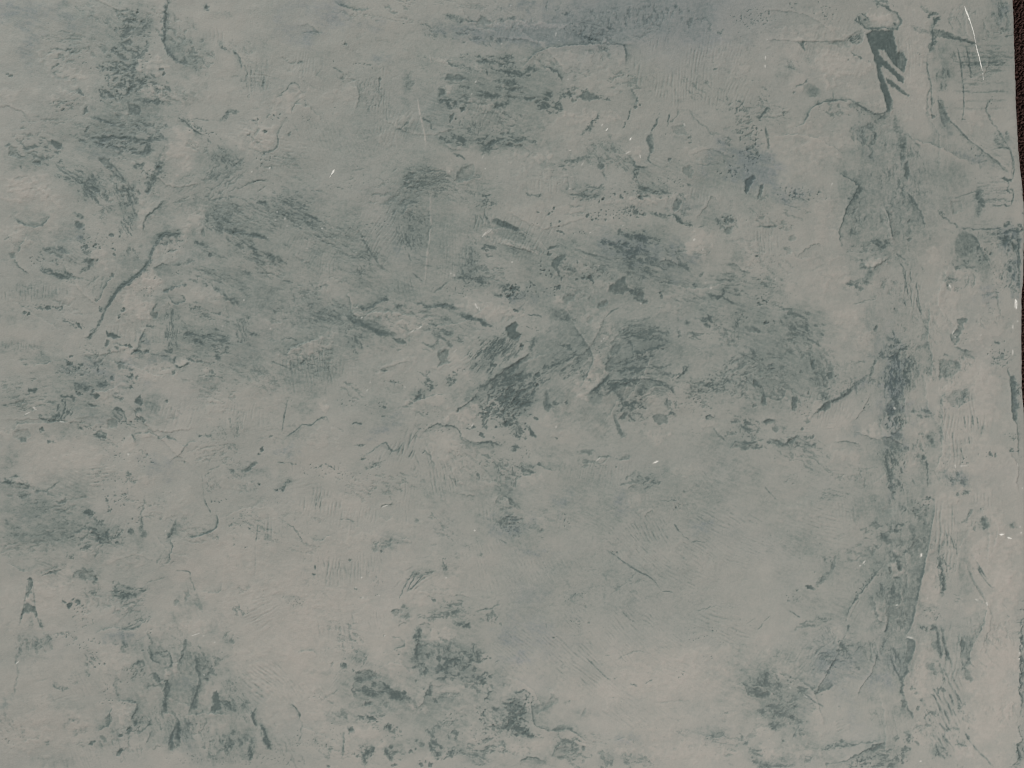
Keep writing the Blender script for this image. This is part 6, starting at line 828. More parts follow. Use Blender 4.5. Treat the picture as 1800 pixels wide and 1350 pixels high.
stroke([(420, 1090), (460, 1035), (500, 1035)], .3, 4); stroke([(490, 1020), (520, 1055)], .4, 4); stroke([(480, 1135), (520, 1105), (580, 1095)], .3, 5); pool([(660, 1150), (685, 1145), (700, 1175), (680, 1178)], .4, soft=2); pool([(760, 1265), (785, 1230), (810, 1220), (800, 1250), (795, 1272)], .55, mott=.6); flake(790, 1230, 50, 40, .4, -40, 6, 1.8, .4); stroke([(150, 1090), (160, 1160)], .25, 6); stroke([(250, 1120), (245, 1160)], .2, 5); step([(150, 1170), (240, 1150)], .12, 'L', 8, 1); flake(530, 1190, 40, 30, .3, 0, 7, 1.6, .45); pits(80, 1180, 110, 60, .3, 0, 3.6); stroke([(310, 1170), (312, 1210)], .3, 4)
flake(1540, 1190, 90, 70, .4, 60, 8, 1.8, .45); stroke([(1520, 1190), (1525, 1220)], .6, 5); stroke([(1530, 1100), (1560, 1130)], .4, 5); step([(1640, 1200), (1660, 1250), (1640, 1310)], .55, 'R', 7, 2.2); stroke([(1655, 1210), (1655, 1270), (1640, 1320)], .4, 4, broken=.3); stroke([(1480, 1200), (1500, 1260)], .4, 5); flake(1420, 1230, 90, 90, .3, 80, 7, 1.8, .4); stroke([(1600, 1140), (1650, 1160), (1690, 1210)], .35, 6); step([(1665, 980), (1675, 1040), (1690, 1070)], .6, 'L', 5, 2, lip=1); step([(1715, 1060), (1740, 1110), (1755, 1150), (1785, 1200)], .7, 'L', 5, 2.4, lip=1); stroke([(1735, 1150), (1785, 1220)], .8, 4, broken=.3); pits(1240, 1290, 160, 40, .4, 0, 3); pits(1560, 1290, 190, 50, .3, 0, 3); step([(1010, 1230), (1030, 1205), (1060, 1210)], .25, 'R', 5, 1.3, lip=1); flake(1580, 320, 60, 70, .4, 60, 5, 1.8, .4); pool([(1145, 250), (1165, 235), (1175, 260), (1155, 275)], .3, soft=2.5); pool([(1210, 190), (1235, 170), (1250, 220), (1225, 245)], .3, soft=3); pool([(1265, 250), (1300, 230), (1335, 290), (1330, 325), (1290, 280)], .24, soft=3, edge=.05); step([(1310, 190), (1390, 195), (1450, 185), (1460, 130)], .25, 'L', 9, 1.2); flake(1610, 170, 60, 30, .22, -20, 7, 1.8, .4); flake(1520, 490, 60, 60, .3, -50, 6, 2, .45)
crack([(1245, 95), (1265, 130), (1285, 190)], .4, 1.2, wob=.7); comb(1720, 780, 170, 170, 40, 5.4, .48, .12, 16); comb(1700, 330, 130, 80, -25, 5, .3, .1, 14); comb(1720, 210, 110, 60, -20, 5, .22, .07, 14); comb(400, 900, 180, 60, -10, 5, .2, .06, 14)
glint([(1415, 523, 12, 40, 10), (1290, 470, 60, -20, 4), (1340, 480, 12, 0, 6), (115, 655, 22, -40, 5), (1345, 735, 20, 30, 4)])

# ---- region: bottom, left of centre
O(440, 990)
smoke(800, 850, 150, 150, .32); smoke(1400, 660, 160, 130, .34); smoke(1130, 560, 130, 90, .26); smoke(620, 1010, 130, 70, .28); smoke(960, 870, 110, 50, .4, 25); smoke(1330, 1180, 150, 90, .34); smoke(1310, 310, 180, 60, .24); smoke(1010, 340, 90, 60, .22); smoke(1370, 540, 110, 60, .28); smoke(1620, 780, 110, 90, .24); smoke(1480, 860, 60, 60, .2); smoke(960, 1210, 110, 60, .3); smoke(1480, 1290, 130, 50, .3); smoke(480, 720, 130, 30, .14); smoke(720, 620, 90, 60, .2); smoke(1750, 950, 90, 110, .3); smoke(280, 240, 110, 50, .12); smoke(1200, 900, 200, 60, .2); smoke(1430, 1050, 60, 90, .2); smoke(80, 130, 60, 30, .12); smoke(1280, 60, 90, 40, .2); smoke(420, 1170, 110, 60, .1); smoke(1700, 500, 120, 130, .1, tone=.5); smoke(1790, 620, 60, 60, .08, tone=.6)
light(1110, 900, 70, 80, .8, 0, h=1); light(1270, 470, 120, 50, .7, h=1); light(1330, 820, 110, 40, .7, h=.8); light(760, 1120, 100, 60, .7); light(450, 990, 90, 110, .5); light(1430, 1110, 90, 80, .6); light(1350, 950, 90, 50, .4); light(300, 870, 200, 60, .4); light(980, 720, 80, 130, .5); light(560, 300, 250, 130, .3); light(1100, 220, 90, 60, .5); light(870, 1190, 40, 40, .6); light(1200, 1280, 80, 40, .5); light(1640, 1050, 90, 90, .4); light(980, 950, 60, 40, .4); light(600, 1230, 120, 100, .5); light(160, 1030, 110, 80, .4)
flake(1440, 640, 140, 90, .58, -10, 7, 1.6, .5); streak(1480, 600, 40, 70, .6, 85, 5, 2, .5); streak(1400, 640, 90, 30, .6, 0, 5, 3, .45); stroke([(1215, 710), (1240, 685), (1285, 690)], .75, 4); pits(1270, 700, 60, 30, .8, 0, 4, .08); flake(1270, 700, 70, 40, .5, 0, 6, 1.6, .5); stroke([(1220, 765), (1280, 765), (1290, 740)], .7, 4); flake(1350, 745, 90, 30, .65, 0, 7, 2, .55); stroke([(1280, 665), (1330, 640)], .8, 5); dots([(1405, 695, 16), (1350, 662, 14), (1240, 630, 14), (1290, 630, 14), (1580, 627, 6), (1535, 790, 14), (1090, 775, 8)], .6); flake(1540, 750, 60, 60, .65, -30, 6, 1.8, .5); streak(1470, 770, 110, 30, .5, -5, 6, 3, .45); flake(1500, 820, 110, 60, .35, 20, 7, 1.8, .45); streak(1290, 590, 60, 60, .4, 85, 5, 2.5, .4)
stroke([(1110, 420), (1100, 470), (1090, 520)], .85, 6, broken=.4); stroke([(1070, 485), (1105, 490)], .7, 3); stroke([(1100, 540), (1090, 600), (1085, 650)], .65, 5, broken=.5); stroke([(1090, 660), (1140, 650)], .8, 4.4); stroke([(1080, 675), (1072, 705)], .85, 3.4); step([(1120, 420), (1100, 520), (1090, 650)], .3, 'L', 12, 1.4); flake(1140, 560, 90, 70, .35, 0, 7, 2, .4); flake(1130, 700, 50, 50, .4, 70, 5, 2, .45); dots([(1168, 618, 10), (1160, 695, 6)], .6); streak(1150, 700, 60, 50, .35, 80, 3.4, 4, .4); step([(1110, 410), (1150, 395), (1190, 405)], .3, 'R', 6, 1.4); step([(940, 575), (980, 560), (1010, 545), (1020, 500)], .4, 'L', 6, 1.4); crack([(930, 490), (980, 490), (1010, 520)], .3, 1.3); pits(975, 590, 40, 30, .6, 40, 3)
stroke([(600, 685), (640, 675)], .9, 6); dots([(620, 672, 15)], .5); smoke(620, 725, 50, 30, .25); streak(720, 640, 90, 60, .3, -60, 3.4, 4, .35); dots([(540, 665, 12)], .25); flake(760, 740, 110, 40, .65, 5, 7, 1.8, .5); stroke([(680, 740), (720, 760), (800, 755)], .6, 6); stroke([(770, 710), (800, 745)], .7, 5); pool([(690, 730), (760, 700), (830, 720), (860, 745), (820, 760), (720, 770)], .2, soft=3, mott=.5); flake(800, 830, 130, 70, .5, 10, 8, 1.6, .5); step([(870, 780), (910, 820), (950, 850)], .5, 'R', 9, 2); flake(980, 870, 90, 50, .62, 20, 7, 1.8, .55); stroke([(910, 855), (1000, 870), (1050, 905)], .7, 6); stroke([(750, 860), (880, 870)], .5, 5); dots([(770, 930, 18)], .3); step([(690, 780), (670, 830), (690, 900)], .25, 'L', 12, 1.3); flake(860, 940, 130, 60, .25, 0, 8, 2, .4); flake(790, 1010, 90, 40, .55, 10, 7, 1.8, .5); dots([(735, 1015, 18), (800, 1022, 18), (665, 1095, 18)], .5); streak(870, 995, 60, 20, .5, -8, 5, 3, .45); flake(830, 1060, 80, 30, .45, 10, 7, 1.8, .45); step([(640, 1070), (660, 1110), (690, 1100)], .4, 'L', 9, 2)
step([(620, 1115), (615, 1200), (612, 1250), (590, 1290)], .45, 'R', 6, 2, lip=.8); stroke([(545, 1205), (520, 1250), (500, 1290)], .35, 4); step([(880, 1090), (910, 1065), (925, 1090)], .7, 'R', 6, 2.4); flake(920, 1080, 50, 40, .9, 20, 7, 1.6, .55); flake(960, 1110, 60, 50, .5, 0, 6, 1.6, .45); stroke([(740, 1280), (765, 1260), (790, 1230), (805, 1200)], .7, 6, broken=.6); stroke([(745, 1280), (760, 1325)], .95, 4); flake(770, 1250, 60, 60, .6, -45, 6, 1.8, .5); stroke([(860, 1180), (870, 1165)], .5, 4); step([(880, 1215), (900, 1260), (930, 1300)], .6, 'L', 6, 2.4); stroke([(890, 1220), (930, 1300)], .5, 4); flake(960, 1260, 60, 50, .4, 0, 7, 1.6, .45); dots([(950, 1330, 14), (1055, 1240, 12), (1090, 1225, 9), (1155, 1310, 7), (1190, 1330, 16), (1125, 1325, 16), (705, 1270, 9), (930, 1210, 16), (1535, 995, 10), (1600, 1070, 6), (1540, 1005, 6)], .6); pits(710, 1265, 60, 30, .7, 0, 3.4)
flake(1230, 1210, 60, 60, .65, 40, 8, 1.6, .55); stroke([(1190, 1220), (1230, 1260), (1260, 1280)], .7, 6, broken=.5); flake(1300, 1260, 90, 30, .7, -20, 7, 1.8, .5); flake(1195, 1120, 40, 50, .6, 80, 6, 1.6, .5); pool([(1120, 1185), (1145, 1185), (1140, 1210), (1120, 1205)], .5, soft=1.8); stroke([(1080, 1160), (1110, 1175)], .6, 3.4); flake(1340, 1140, 50, 60, .5, 80, 7, 1.8, .45); flake(1580, 1200, 110, 60, .45, -20, 7, 1.8, .45); flake(1500, 1230, 160, 60, .35, 0, 8, 1.8, .45); step([(1360, 1220), (1420, 1260), (1500, 1270), (1560, 1310)], .3, 'L', 12, 1.4); streak(1500, 1300, 90, 40, .3, 20, 5, 3, .45); flake(1620, 1090, 110, 70, .3, 30, 5, 1.8, .4); pits(1560, 1120, 160, 110, .4, 40, 3.2); flake(1680, 1230, 50, 30, .3, 0, 6, 1.6, .45); pits(1360, 1010, 110, 60, .3, -30, 3.4); flake(1290, 1060, 90, 60, .25, -30, 7, 1.8, .4); streak(1330, 870, 120, 30, .35, -8, 6, 4, .4); flake(1170, 850, 40, 40, .75, 0, 7, 1.5, .5); stroke([(1160, 850), (1195, 840)], .6, 4); stroke([(1200, 780), (1185, 830)], .45, 4); dots([(1220, 905, 14)], .5); step([(1090, 960), (1130, 930), (1150, 880), (1190, 790)], .3, 'R', 8, 1.5); stroke([(1070, 900), (1095, 960)], .25, 4)
flake(1740, 970, 90, 50, .4, 0, 7, 1.6, .45, 1.2); flake(1730, 1060, 90, 50, .4, 30, 7, 1.6, .5, 1.2); step([(1560, 880), (1575, 850), (1600, 840)], .6, 'R', 5, 2); crack([(1545, 890), (1600, 900)], .5, 1.6, broken=.7); stroke([(1590, 960), (1640, 965)], .7, 4); streak(1620, 960, 60, 20, .5, 15, 4, 3, .45); pits(1520, 960, 60, 90, .6, 30, 3.6); stroke([(1660, 1080), (1720, 1105)], .6, 2.4); streak(1620, 1050, 130, 60, .25, 35, 4, 4, .4); step([(1730, 850), (1790, 848)], .3, 'L', 6, 1.3); flake(1700, 780, 60, 60, .18, 70, 6, 1.8, .4); pits(1760, 1000, 90, 130, .8, 0, 4.4, .06); 
comb(540, 60, 120, 80, 91, 6, .42, .22, 26); comb(740, 60, 130, 60, 91, 5.4, .34, .17, 18); comb(480, 470, 60, 90, 80, 6, .42, .2, 26); comb(640, 420, 80, 130, 75, 6, .4, .16, 26); comb(820, 390, 70, 90, 80, 5.4, .34, .14, 18); comb(90, 780, 180, 160, 42, 6, .5, .14, 20); comb(320, 850, 150, 100, 55, 5.4, .3, .09, 14); comb(80, 320, 130, 110, -35, 6, .35, .1, 18); comb(560, 780, 90, 70, -55, 5, .2, .06, 12); comb(1100, 110, 150, 80, -42, 6, .45, .2, 22); comb(1560, 90, 80, 160, 75, 5, .25, .07, 14); comb(1760, 100, 90, 160, 70, 5, .25, .06, 14); comb(640, 1180, 160, 80, 60, 5, .2, .06, 12)
crack([(1100, 65), (1060, 130), (1030, 190)], .6, 1.3, wob=.6); crack([(1140, 75), (1080, 150), (1040, 185)], .7, 1.4, wob=.6); crack([(1080, 55), (1030, 130), (980, 240)], .5, 1.4, broken=.5); crack([(1140, 75), (1210, 55)], .4, 1.6, broken=.4); stroke([(1280, 10), (1290, 50)], .4, 5); stroke([(1000, 300), (1025, 265)], .6, 3.4); step([(920, 320), (960, 305), (1000, 310)], .35, 'R', 7, 1.5); step([(980, 420), (980, 400), (1040, 380)], .3, 'R', 7, 1.4); flake(1000, 340, 90, 60, .25, -30, 6, 2, .4); streak(1240, 330, 200, 50, .3, -8, 6, 3, .45); stroke([(1160, 380), (1260, 350), (1370, 325)], .4, 5, broken=.5); flake(1350, 280, 110, 50, .35, 10, 6, 2, .45); stroke([(1340, 385), (1400, 405), (1460, 418)], .75, 4, broken=.6); flake(1600, 360, 60, 60, .4, 70, 6, 1.8, .45); crack([(1480, 320), (1560, 300), (1650, 270)], .4, 1.5); streak(1420, 350, 130, 40, .2, 5, 4, 4, .4); stroke([(1200, 230), (1210, 260)], .4, 3); step([(1300, 215), (1380, 210), (1450, 220)], .15, 'R', 8, 1.2); stroke([(1230, 570), (1250, 580)], .6, 3); streak(1220, 200, 120, 50, .15, 0, 6, 3, .4); crack([(1340, 500), (1300, 560)], .3, 3)
step([(270, 925), (310, 960), (328, 1000), (325, 1025)], .65, 'R', 3, 1.4, wob=.6, lip=1); crack([(325, 1025), (340, 1080), (320, 1180)], .35, 1.4, broken=.6); pits(315, 1150, 24, 90, .5, 0, 3); step([(310, 585), (360, 580), (400, 570), (440, 600)], .3, 'L', 5, 1.3, lip=1.2); step([(35, 950), (18, 1000), (35, 1070)], .6, 'L', 5, 2, lip=1); stroke([(70, 1070), (95, 1130), (100, 1180), (135, 1220)], .7, 5, broken=.4); step([(70, 1070), (100, 1130), (85, 1160), (135, 1225)], .5, 'L', 5, 1.6); stroke([(0, 1200), (5, 1280)], .6, 4); smoke(30, 1240, 40, 60, .24); crack([(430, 1140), (435, 1180)], .35, 3); dots([(515, 1335, 10), (880, 475, 3)], .5); pits(480, 1180, 200, 60, .3, 0, 3.2); pits(200, 1290, 160, 40, .4, 10, 3.2); pits(450, 880, 90, 40, .3, -30, 3.2); crack([(480, 885), (540, 865), (580, 830)], .2, 1.2); crack([(425, 15), (428, 40)], .6, 1.2, wob=.3); crack([(408, 68), (422, 82)], .7, 1.4); crack([(685, 165), (705, 175)], .9, 1.4); crack([(720, 222), (740, 228)], .6, 1.4); pits(830, 215, 30, 16, .7, 0, 2.8); pits(210, 215, 24, 20, .6, 0, 2.8); pits(290, 260, 90, 50, .3, 0, 3); streak(830, 130, 40, 50, .3, 85, 3.4, 3, .35); pits(570, 1110, 80, 60, .3, 0, 4); flake(590, 990, 110, 60, .22, 40, 9, 1.8, .45)
glint([(733, 95, 8, 0, 8), (695, 165, 12, 30, 7), (740, 228, 18, 0, 9), (885, 478, 8, 0, 7), (850, 215, 10, 0, 5), (1290, 95, 10, 0, 6), (370, 205, 5, 0, 5)])

# ---- region: bottom, right of centre
O(880, 990)
smoke(290, 960, 90, 70, .22); smoke(110, 960, 110, 110, .2); smoke(440, 1220, 130, 90, .3); smoke(1680, 800, 160, 110, .3); smoke(1400, 1120, 190, 50, .2); smoke(820, 1160, 110, 50, .14, tone=.6); smoke(250, 1300, 130, 50, .22); smoke(900, 1300, 130, 50, .2); smoke(1750, 980, 90, 80, .24); smoke(1680, 1260, 90, 80, .2); smoke(480, 260, 60, 40, .16); smoke(550, 1000, 110, 60, .14); smoke(420, 1090, 90, 30, .26); smoke(1300, 940, 200, 80, .06); smoke(1640, 700, 130, 60, .16); smoke(60, 510, 90, 60, .14, tone=.5); smoke(480, 740, 300, 200, .06); smoke(720, 1270, 90, 60, .2); smoke(1000, 380, 300, 150, .05)
light(1000, 780, 350, 110, .4, -12, warm=.12); light(1480, 620, 250, 90, .4, warm=.12); light(150, 1200, 160, 70, .6); light(1200, 1250, 300, 70, .5, warm=.12); light(1750, 1250, 50, 60, .7); light(800, 1240, 50, 30, .6); light(1740, 1090, 70, 60, .5); light(110, 850, 90, 50, .5); light(520, 1180, 40, 40, .6)
step([(210, 880), (205, 960), (225, 1060), (280, 1090), (350, 1105), (420, 1090), (480, 1110), (540, 1150), (575, 1190)], .55, 'L', 10, 1.5, lip=.9, wob=1.2); pool([(215, 960), (260, 930), (310, 920), (330, 880), (335, 860), (375, 890), (380, 920), (330, 940), (300, 970), (240, 990)], .24, soft=2, edge=.12, mott=.5); pool([(345, 1100), (390, 1075), (430, 1085), (420, 1105), (380, 1110)], .35, soft=1.6); crack([(80, 855), (180, 845), (200, 880)], .4, 2)
flake(50, 920, 60, 40, .55, 0, 7, 1.5, .5, 1.2); pool([(80, 905), (110, 895), (135, 915), (115, 945), (85, 940)], .4, soft=1.8, mott=.3); flake(100, 985, 60, 50, .5, -30, 7, 1.5, .5, 1.2); streak(155, 980, 40, 60, .45, 60, 6, 1.6, .45, 1.2); pits(140, 910, 110, 90, .9, 0, 4.4, .08, 1.4); flake(100, 1070, 110, 60, .55, 35, 7, 1.6, .55, 1.2); pits(110, 1070, 120, 90, .9, 30, 4.4, .1, 1.4); stroke([(40, 1050), (120, 1095), (210, 1140)], .8, 6, broken=1); pool([(180, 1135), (215, 1125), (225, 1145), (200, 1155)], .8); flake(30, 1020, 40, 30, .7, 0, 6, 1.6, .45); stroke([(0, 1075), (40, 1090)], .8, 3); streak(230, 1140, 70, 20, .35, 10, 4, 4, .4); flake(40, 1220, 40, 30, .3, 0, 6, 1.6, .45); flake(110, 1250, 40, 24, .22, 0, 6, 1.6, .45); streak(180, 880, 30, 30, .5, 60, 5, 1.8, .45)
step([(125, 1330), (150, 1290), (210, 1280), (280, 1300)], .5, 'R', 10, 1.8, lip=1); step([(340, 1270), (370, 1210), (400, 1180)], .35, 'L', 9, 1.4); flake(450, 1190, 120, 70, .45, 20, 8, 1.6, .5); pool([(340, 1270), (380, 1215), (440, 1215), (450, 1260), (400, 1290)], .22, soft=2, edge=.1); pool([(535, 1205), (560, 1215), (560, 1235), (540, 1230)], .55); flake(490, 1270, 110, 60, .3, 0, 7, 1.8, .45); flake(700, 1290, 60, 60, .35, 40, 7, 1.6, .45); pool([(640, 1250), (670, 1235), (690, 1250), (650, 1265)], .25, edge=.1); flake(850, 1300, 110, 60, .3, 0, 8, 1.8, .45); flake(680, 1340, 40, 20, .5, 0, 6, 1.6, .45); streak(500, 1330, 110, 30, .25, 25, 5, 3, .4); flake(620, 1150, 110, 40, .14, 10, 6, 1.8, .4); step([(760, 1165), (830, 1150), (890, 1190)], .2, 'L', 10, 1); flake(960, 1310, 60, 50, .25, 40, 7, 1.8, .4)
pool([(530, 1010), (545, 980), (565, 960), (555, 1000)], .2, soft=3); streak(440, 915, 40, 14, .3, -10, 4, 3, .4); pits(520, 215, 50, 30, .6, -10, 3); stroke([(460, 225), (550, 205)], .3, 3, broken=1); pits(430, 235, 30, 24, .3, 0, 3); dots([(560, 287, 5), (582, 395, 6), (750, 762, 6), (350, 492, 7)], .5)
flake(1690, 820, 110, 60, .4, 20, 8, 1.8, .5); stroke([(1660, 850), (1720, 870), (1770, 860)], .5, 6, broken=.5); step([(1555, 800), (1600, 790), (1640, 870), (1720, 890)], .25, 'L', 12, 1.3); stroke([(1740, 720), (1760, 780)], .45, 6); streak(1750, 750, 60, 90, .3, 60, 6, 2.4, .45); flake(1750, 970, 70, 50, .4, 0, 7, 1.8, .45); stroke([(1780, 1050), (1800, 1100)], .5, 6); step([(1290, 1125), (1380, 1140), (1500, 1140)], .25, 'L', 10, 1.2); stroke([(1380, 1145), (1490, 1135)], .25, 8, broken=.3); flake(1600, 1165, 40, 30, .4, 40, 6, 1.6, .45); flake(1690, 1270, 70, 60, .35, 20, 8, 1.8, .45); stroke([(1690, 1330), (1790, 1340)], .55, 6); flake(1470, 985, 40, 14, .3, 0, 5, 2, .4); flake(1200, 1120, 60, 20, .2, 10, 5, 2, .4); flake(1640, 1130, 60, 50, .18, 0, 8, 1.8, .4); crack([(1000, 920), (1250, 905)], .12, 2, broken=.4)
comb(150, 560, 200, 190, 48, 5, .34, .09, 13); comb(480, 620, 220, 170, 45, 5.6, .5, .16, 18); comb(900, 380, 180, 170, 45, 5.2, .42, .12, 15); comb(500, 370, 90, 110, 55, 5, .34, .12, 12); comb(1420, 360, 170, 110, 20, 5.6, .5, .14, 16); comb(1100, 560, 150, 70, 35, 5.2, .34, .12, 13); comb(1200, 500, 110, 40, 35, 5.2, .3, .12, 13); comb(820, 620, 90, 60, 45, 5, .34, .14, 14); comb(660, 800, 170, 90, 42, 5.4, .42, .1, 15); comb(820, 960, 170, 120, 40, 5.2, .36, .09, 14); comb(1150, 700, 200, 110, 30, 4.8, .24, .07, 12); comb(1150, 90, 240, 90, 25, 5, .34, .08, 13); comb(1520, 480, 170, 80, 15, 5.4, .42, .12, 16); comb(220, 60, 250, 90, 60, 4.6, .2, .05, 12); comb(1000, 1000, 300, 90, 35, 4.8, .2, .05, 12); comb(1400, 800, 220, 130, 30, 4.6, .16, .05, 12); comb(720, 520, 170, 90, 45, 5, .36, .1, 14); comb(860, 1060, 110, 40, 40, 5, .3, .08, 12)
crack([(830, 0), (900, 50), (1000, 105), (1060, 180)], .5, 1.1, .8, .6, .4); crack([(1060, 180), (1130, 190)], .6, 1.2, broken=.7); crack([(800, 315), (850, 370), (890, 390)], .35, 1, wob=.5); crack([(560, 620), (620, 680), (680, 740), (740, 780)], .6, 1.2, .8, .6, .5); crack([(300, 395), (305, 440)], .2, 1, wob=.4); crack([(1290, 320), (1360, 300), (1420, 280)], .3, 1, broken=.6); crack([(850, 790), (900, 810)], .6, 1.2, broken=.5); crack([(950, 790), (1000, 765)], .5, 1.2, broken=.6); crack([(690, 600), (720, 615)], .5, 1.2); crack([(1000, 600), (880, 580), (760, 640)], .2, 1.2, broken=.6); pits(1390, 445, 60, 24, .7, -20, 2.8); pits(1300, 490, 80, 20, .5, -10, 2.8); pits(1180, 720, 40, 60, .4, 0, 3); pits(1370, 630, 60, 30, .4, 0, 3); pits(500, 390, 50, 30, .5, 0, 3); crack([(1690, 445), (1740, 390), (1780, 340)], .35, 1, broken=.5); crack([(1620, 400), (1680, 360)], .25, 1, broken=.5); crack([(900, 60), (820, 130), (720, 210)], .14, 1.2)

# ---- region: bottom right
O(1320, 990)
smoke(880, 170, 160, 250, .22); smoke(1050, 140, 60, 240, .3, 8); smoke(620, 640, 200, 130, .28); smoke(200, 960, 160, 130, .36); smoke(60, 820, 110, 100, .3); smoke(1410, 560, 50, 110, .3); smoke(1420, 120, 60, 150, .24, -12); smoke(1050, 580, 50, 100, .3); smoke(830, 1230, 110, 90, .3); smoke(900, 1310, 130, 60, .35); smoke(1000, 970, 70, 70, .3); smoke(1250, 1220, 70, 90, .24); smoke(150, 1320, 190, 50, .24); smoke(380, 250, 190, 90, .14); smoke(450, 380, 130, 40, .22, -15); smoke(850, 780, 110, 110, .16, tone=.6); smoke(840, 1000, 150, 90, .1)
smoke(1200, 690, 50, 60, .25); smoke(1430, 740, 40, 40, .25); smoke(330, 850, 90, 40, .28); smoke(480, 810, 90, 50, .22); smoke(1260, 560, 50, 150, .22, -10); smoke(620, 1190, 90, 30, .24); smoke(1390, 1190, 40, 30, .24); smoke(1010, 1230, 60, 40, .24); smoke(1790, 780, 20, 240, .4); smoke(1770, 1260, 40, 130, .3)
light(970, 50, 70, 90, .9, h=1.1); light(850, 320, 50, 100, .8, -15, h=1.1); light(1170, 140, 90, 220, .8, h=1); light(960, 250, 22, 40, 1, 0, h=1.2); light(1110, 760, 70, 200, .8, h=1); light(580, 470, 60, 70, .6); light(250, 700, 80, 70, .5); light(1600, 760, 170, 400, .6, warm=.3); light(1130, 1140, 80, 80, .6); light(450, 1060, 200, 90, .4); light(300, 1240, 200, 50, .6, warm=.2); light(1390, 1250, 80, 50, .8, warm=-.1); light(140, 870, 30, 24, .7); light(1150, 560, 60, 90, .5); light(620, 760, 60, 60, .3); light(1700, 200, 80, 160, .5, warm=.25)
step([(1145, 0), (1115, 130), (1085, 260), (1070, 360), (1050, 430), (1025, 470)], .7, 'R', 14, 1.6, wob=.8, lip=1.8, broken=.1); step([(1020, 490), (1060, 505), (1080, 520), (1065, 600), (1030, 670)], .55, 'R', 9, 1.6, lip=1.6, wob=.8); pool([(1035, 515), (1075, 520), (1065, 590), (1035, 650), (1015, 660), (1030, 590)], .42, soft=2.4, mott=.3, edge=.1); step([(1025, 675), (1030, 710), (1000, 750), (995, 810), (1005, 890)], .7, 'R', 6, 2.2, lip=1.4); crack([(1030, 680), (1020, 730), (995, 800), (1000, 880)], .4, 1.8); pool([(990, 910), (1015, 895), (1035, 930), (1020, 945), (1000, 950)], .62, soft=1.8, mott=.4); step([(1020, 930), (1050, 980), (1075, 1020)], .6, 'R', 9, 2, lip=1.2); pool([(960, 0), (985, 10), (985, 45), (972, 60)], .45, mott=.6); stroke([(970, 5), (978, 55)], .6, 4, broken=1); pool([(910, 30), (922, 28), (925, 52), (908, 50)], .5); crack([(945, 95), (985, 100)], .3, 1.8)
streak(940, 180, 50, 60, .5, 85, 4, 3, .45); streak(860, 190, 40, 60, .45, 80, 5, 2.4, .45); stroke([(940, 150), (930, 220), (910, 290)], .4, 6); pool([(900, 290), (950, 285), (975, 320), (960, 360), (920, 370), (900, 420), (880, 440), (900, 360)], .35, soft=2.6, mott=.4, edge=.05); step([(980, 180), (975, 250), (960, 280), (950, 290)], .4, 'R', 4, 1.4, lip=1.4); step([(800, 230), (820, 310), (840, 380), (880, 400)], .45, 'R', 7, 1.6, lip=1); step([(905, 370), (890, 440), (870, 455)], .5, 'L', 6, 1.6, lip=1); stroke([(800, 220), (790, 240)], .6, 3); flake(990, 380, 60, 80, .25, 70, 8, 1.8, .45); pits(790, 100, 30, 90, .7, 30, 3); step([(860, 20), (790, 110), (720, 200), (640, 310), (630, 380)], .5, 'R', 6, 1.4, broken=.9); pits(720, 190, 30, 130, .8, 35, 3.2, .06); comb(680, 310, 60, 110, -60, 5, .35, .14, 16); stroke([(635, 440), (648, 415)], .85, 3)
pool([(360, 150), (390, 150), (420, 165), (400, 175), (375, 168)], .95, wob=.6, depth=1.6); stroke([(420, 150), (470, 110), (495, 80)], .35, 4, broken=.4); flake(490, 90, 70, 24, .3, -30, 7, 2, .4); crack([(245, 310), (290, 335), (325, 360)], .6, 1.3, wob=.5); pits(280, 210, 60, 60, .5, -30, 3.2); dots([(250, 245, 6), (305, 178, 7), (575, 578, 10), (540, 660, 18), (510, 715, 14), (605, 550, 24), (330, 825, 18), (420, 60, 4), (1060, 825, 14), (1087, 857, 9), (1435, 1085, 8), (293, 945, 8), (710, 690, 10), (500, 1325, 12)], .4); flake(390, 400, 130, 30, .35, -15, 7, 2.6, .45); flake(480, 365, 60, 16, .35, 10, 6, 2, .4); flake(600, 600, 180, 110, .35, -30, 8, 1.6, .42); flake(450, 580, 110, 90, .25, -20, 8, 1.6, .42); step([(420, 880), (450, 810), (500, 730), (570, 600)], .2, 'R', 9, 1.2, lip=1.2); step([(410, 860), (500, 830), (560, 800)], .3, 'L', 8, 1.4); stroke([(460, 820), (540, 800)], .35, 6, broken=.4); flake(360, 850, 60, 30, .5, -10, 7, 1.6, .5); flake(440, 830, 60, 50, .35, -40, 7, 1.8, .45)
step([(700, 880), (740, 800), (790, 730), (830, 620), (840, 600)], .22, 'R', 10, 1.2, lip=1.2); stroke([(830, 600), (835, 640)], .5, 4); crack([(840, 590), (900, 500), (930, 470)], .25, 1.3); crack([(925, 605), (935, 660), (960, 720), (985, 770)], .6, 1.4, broken=.4); crack([(965, 600), (950, 665)], .5, 1.3, broken=.5); crack([(940, 670), (970, 730)], .6, 1.5); streak(960, 620, 40, 60, .35, 80, 3.4, 4, .4); smoke(680, 540, 50, 20, .2); flake(680, 540, 60, 16, .3, -5, 6, 2, .4)
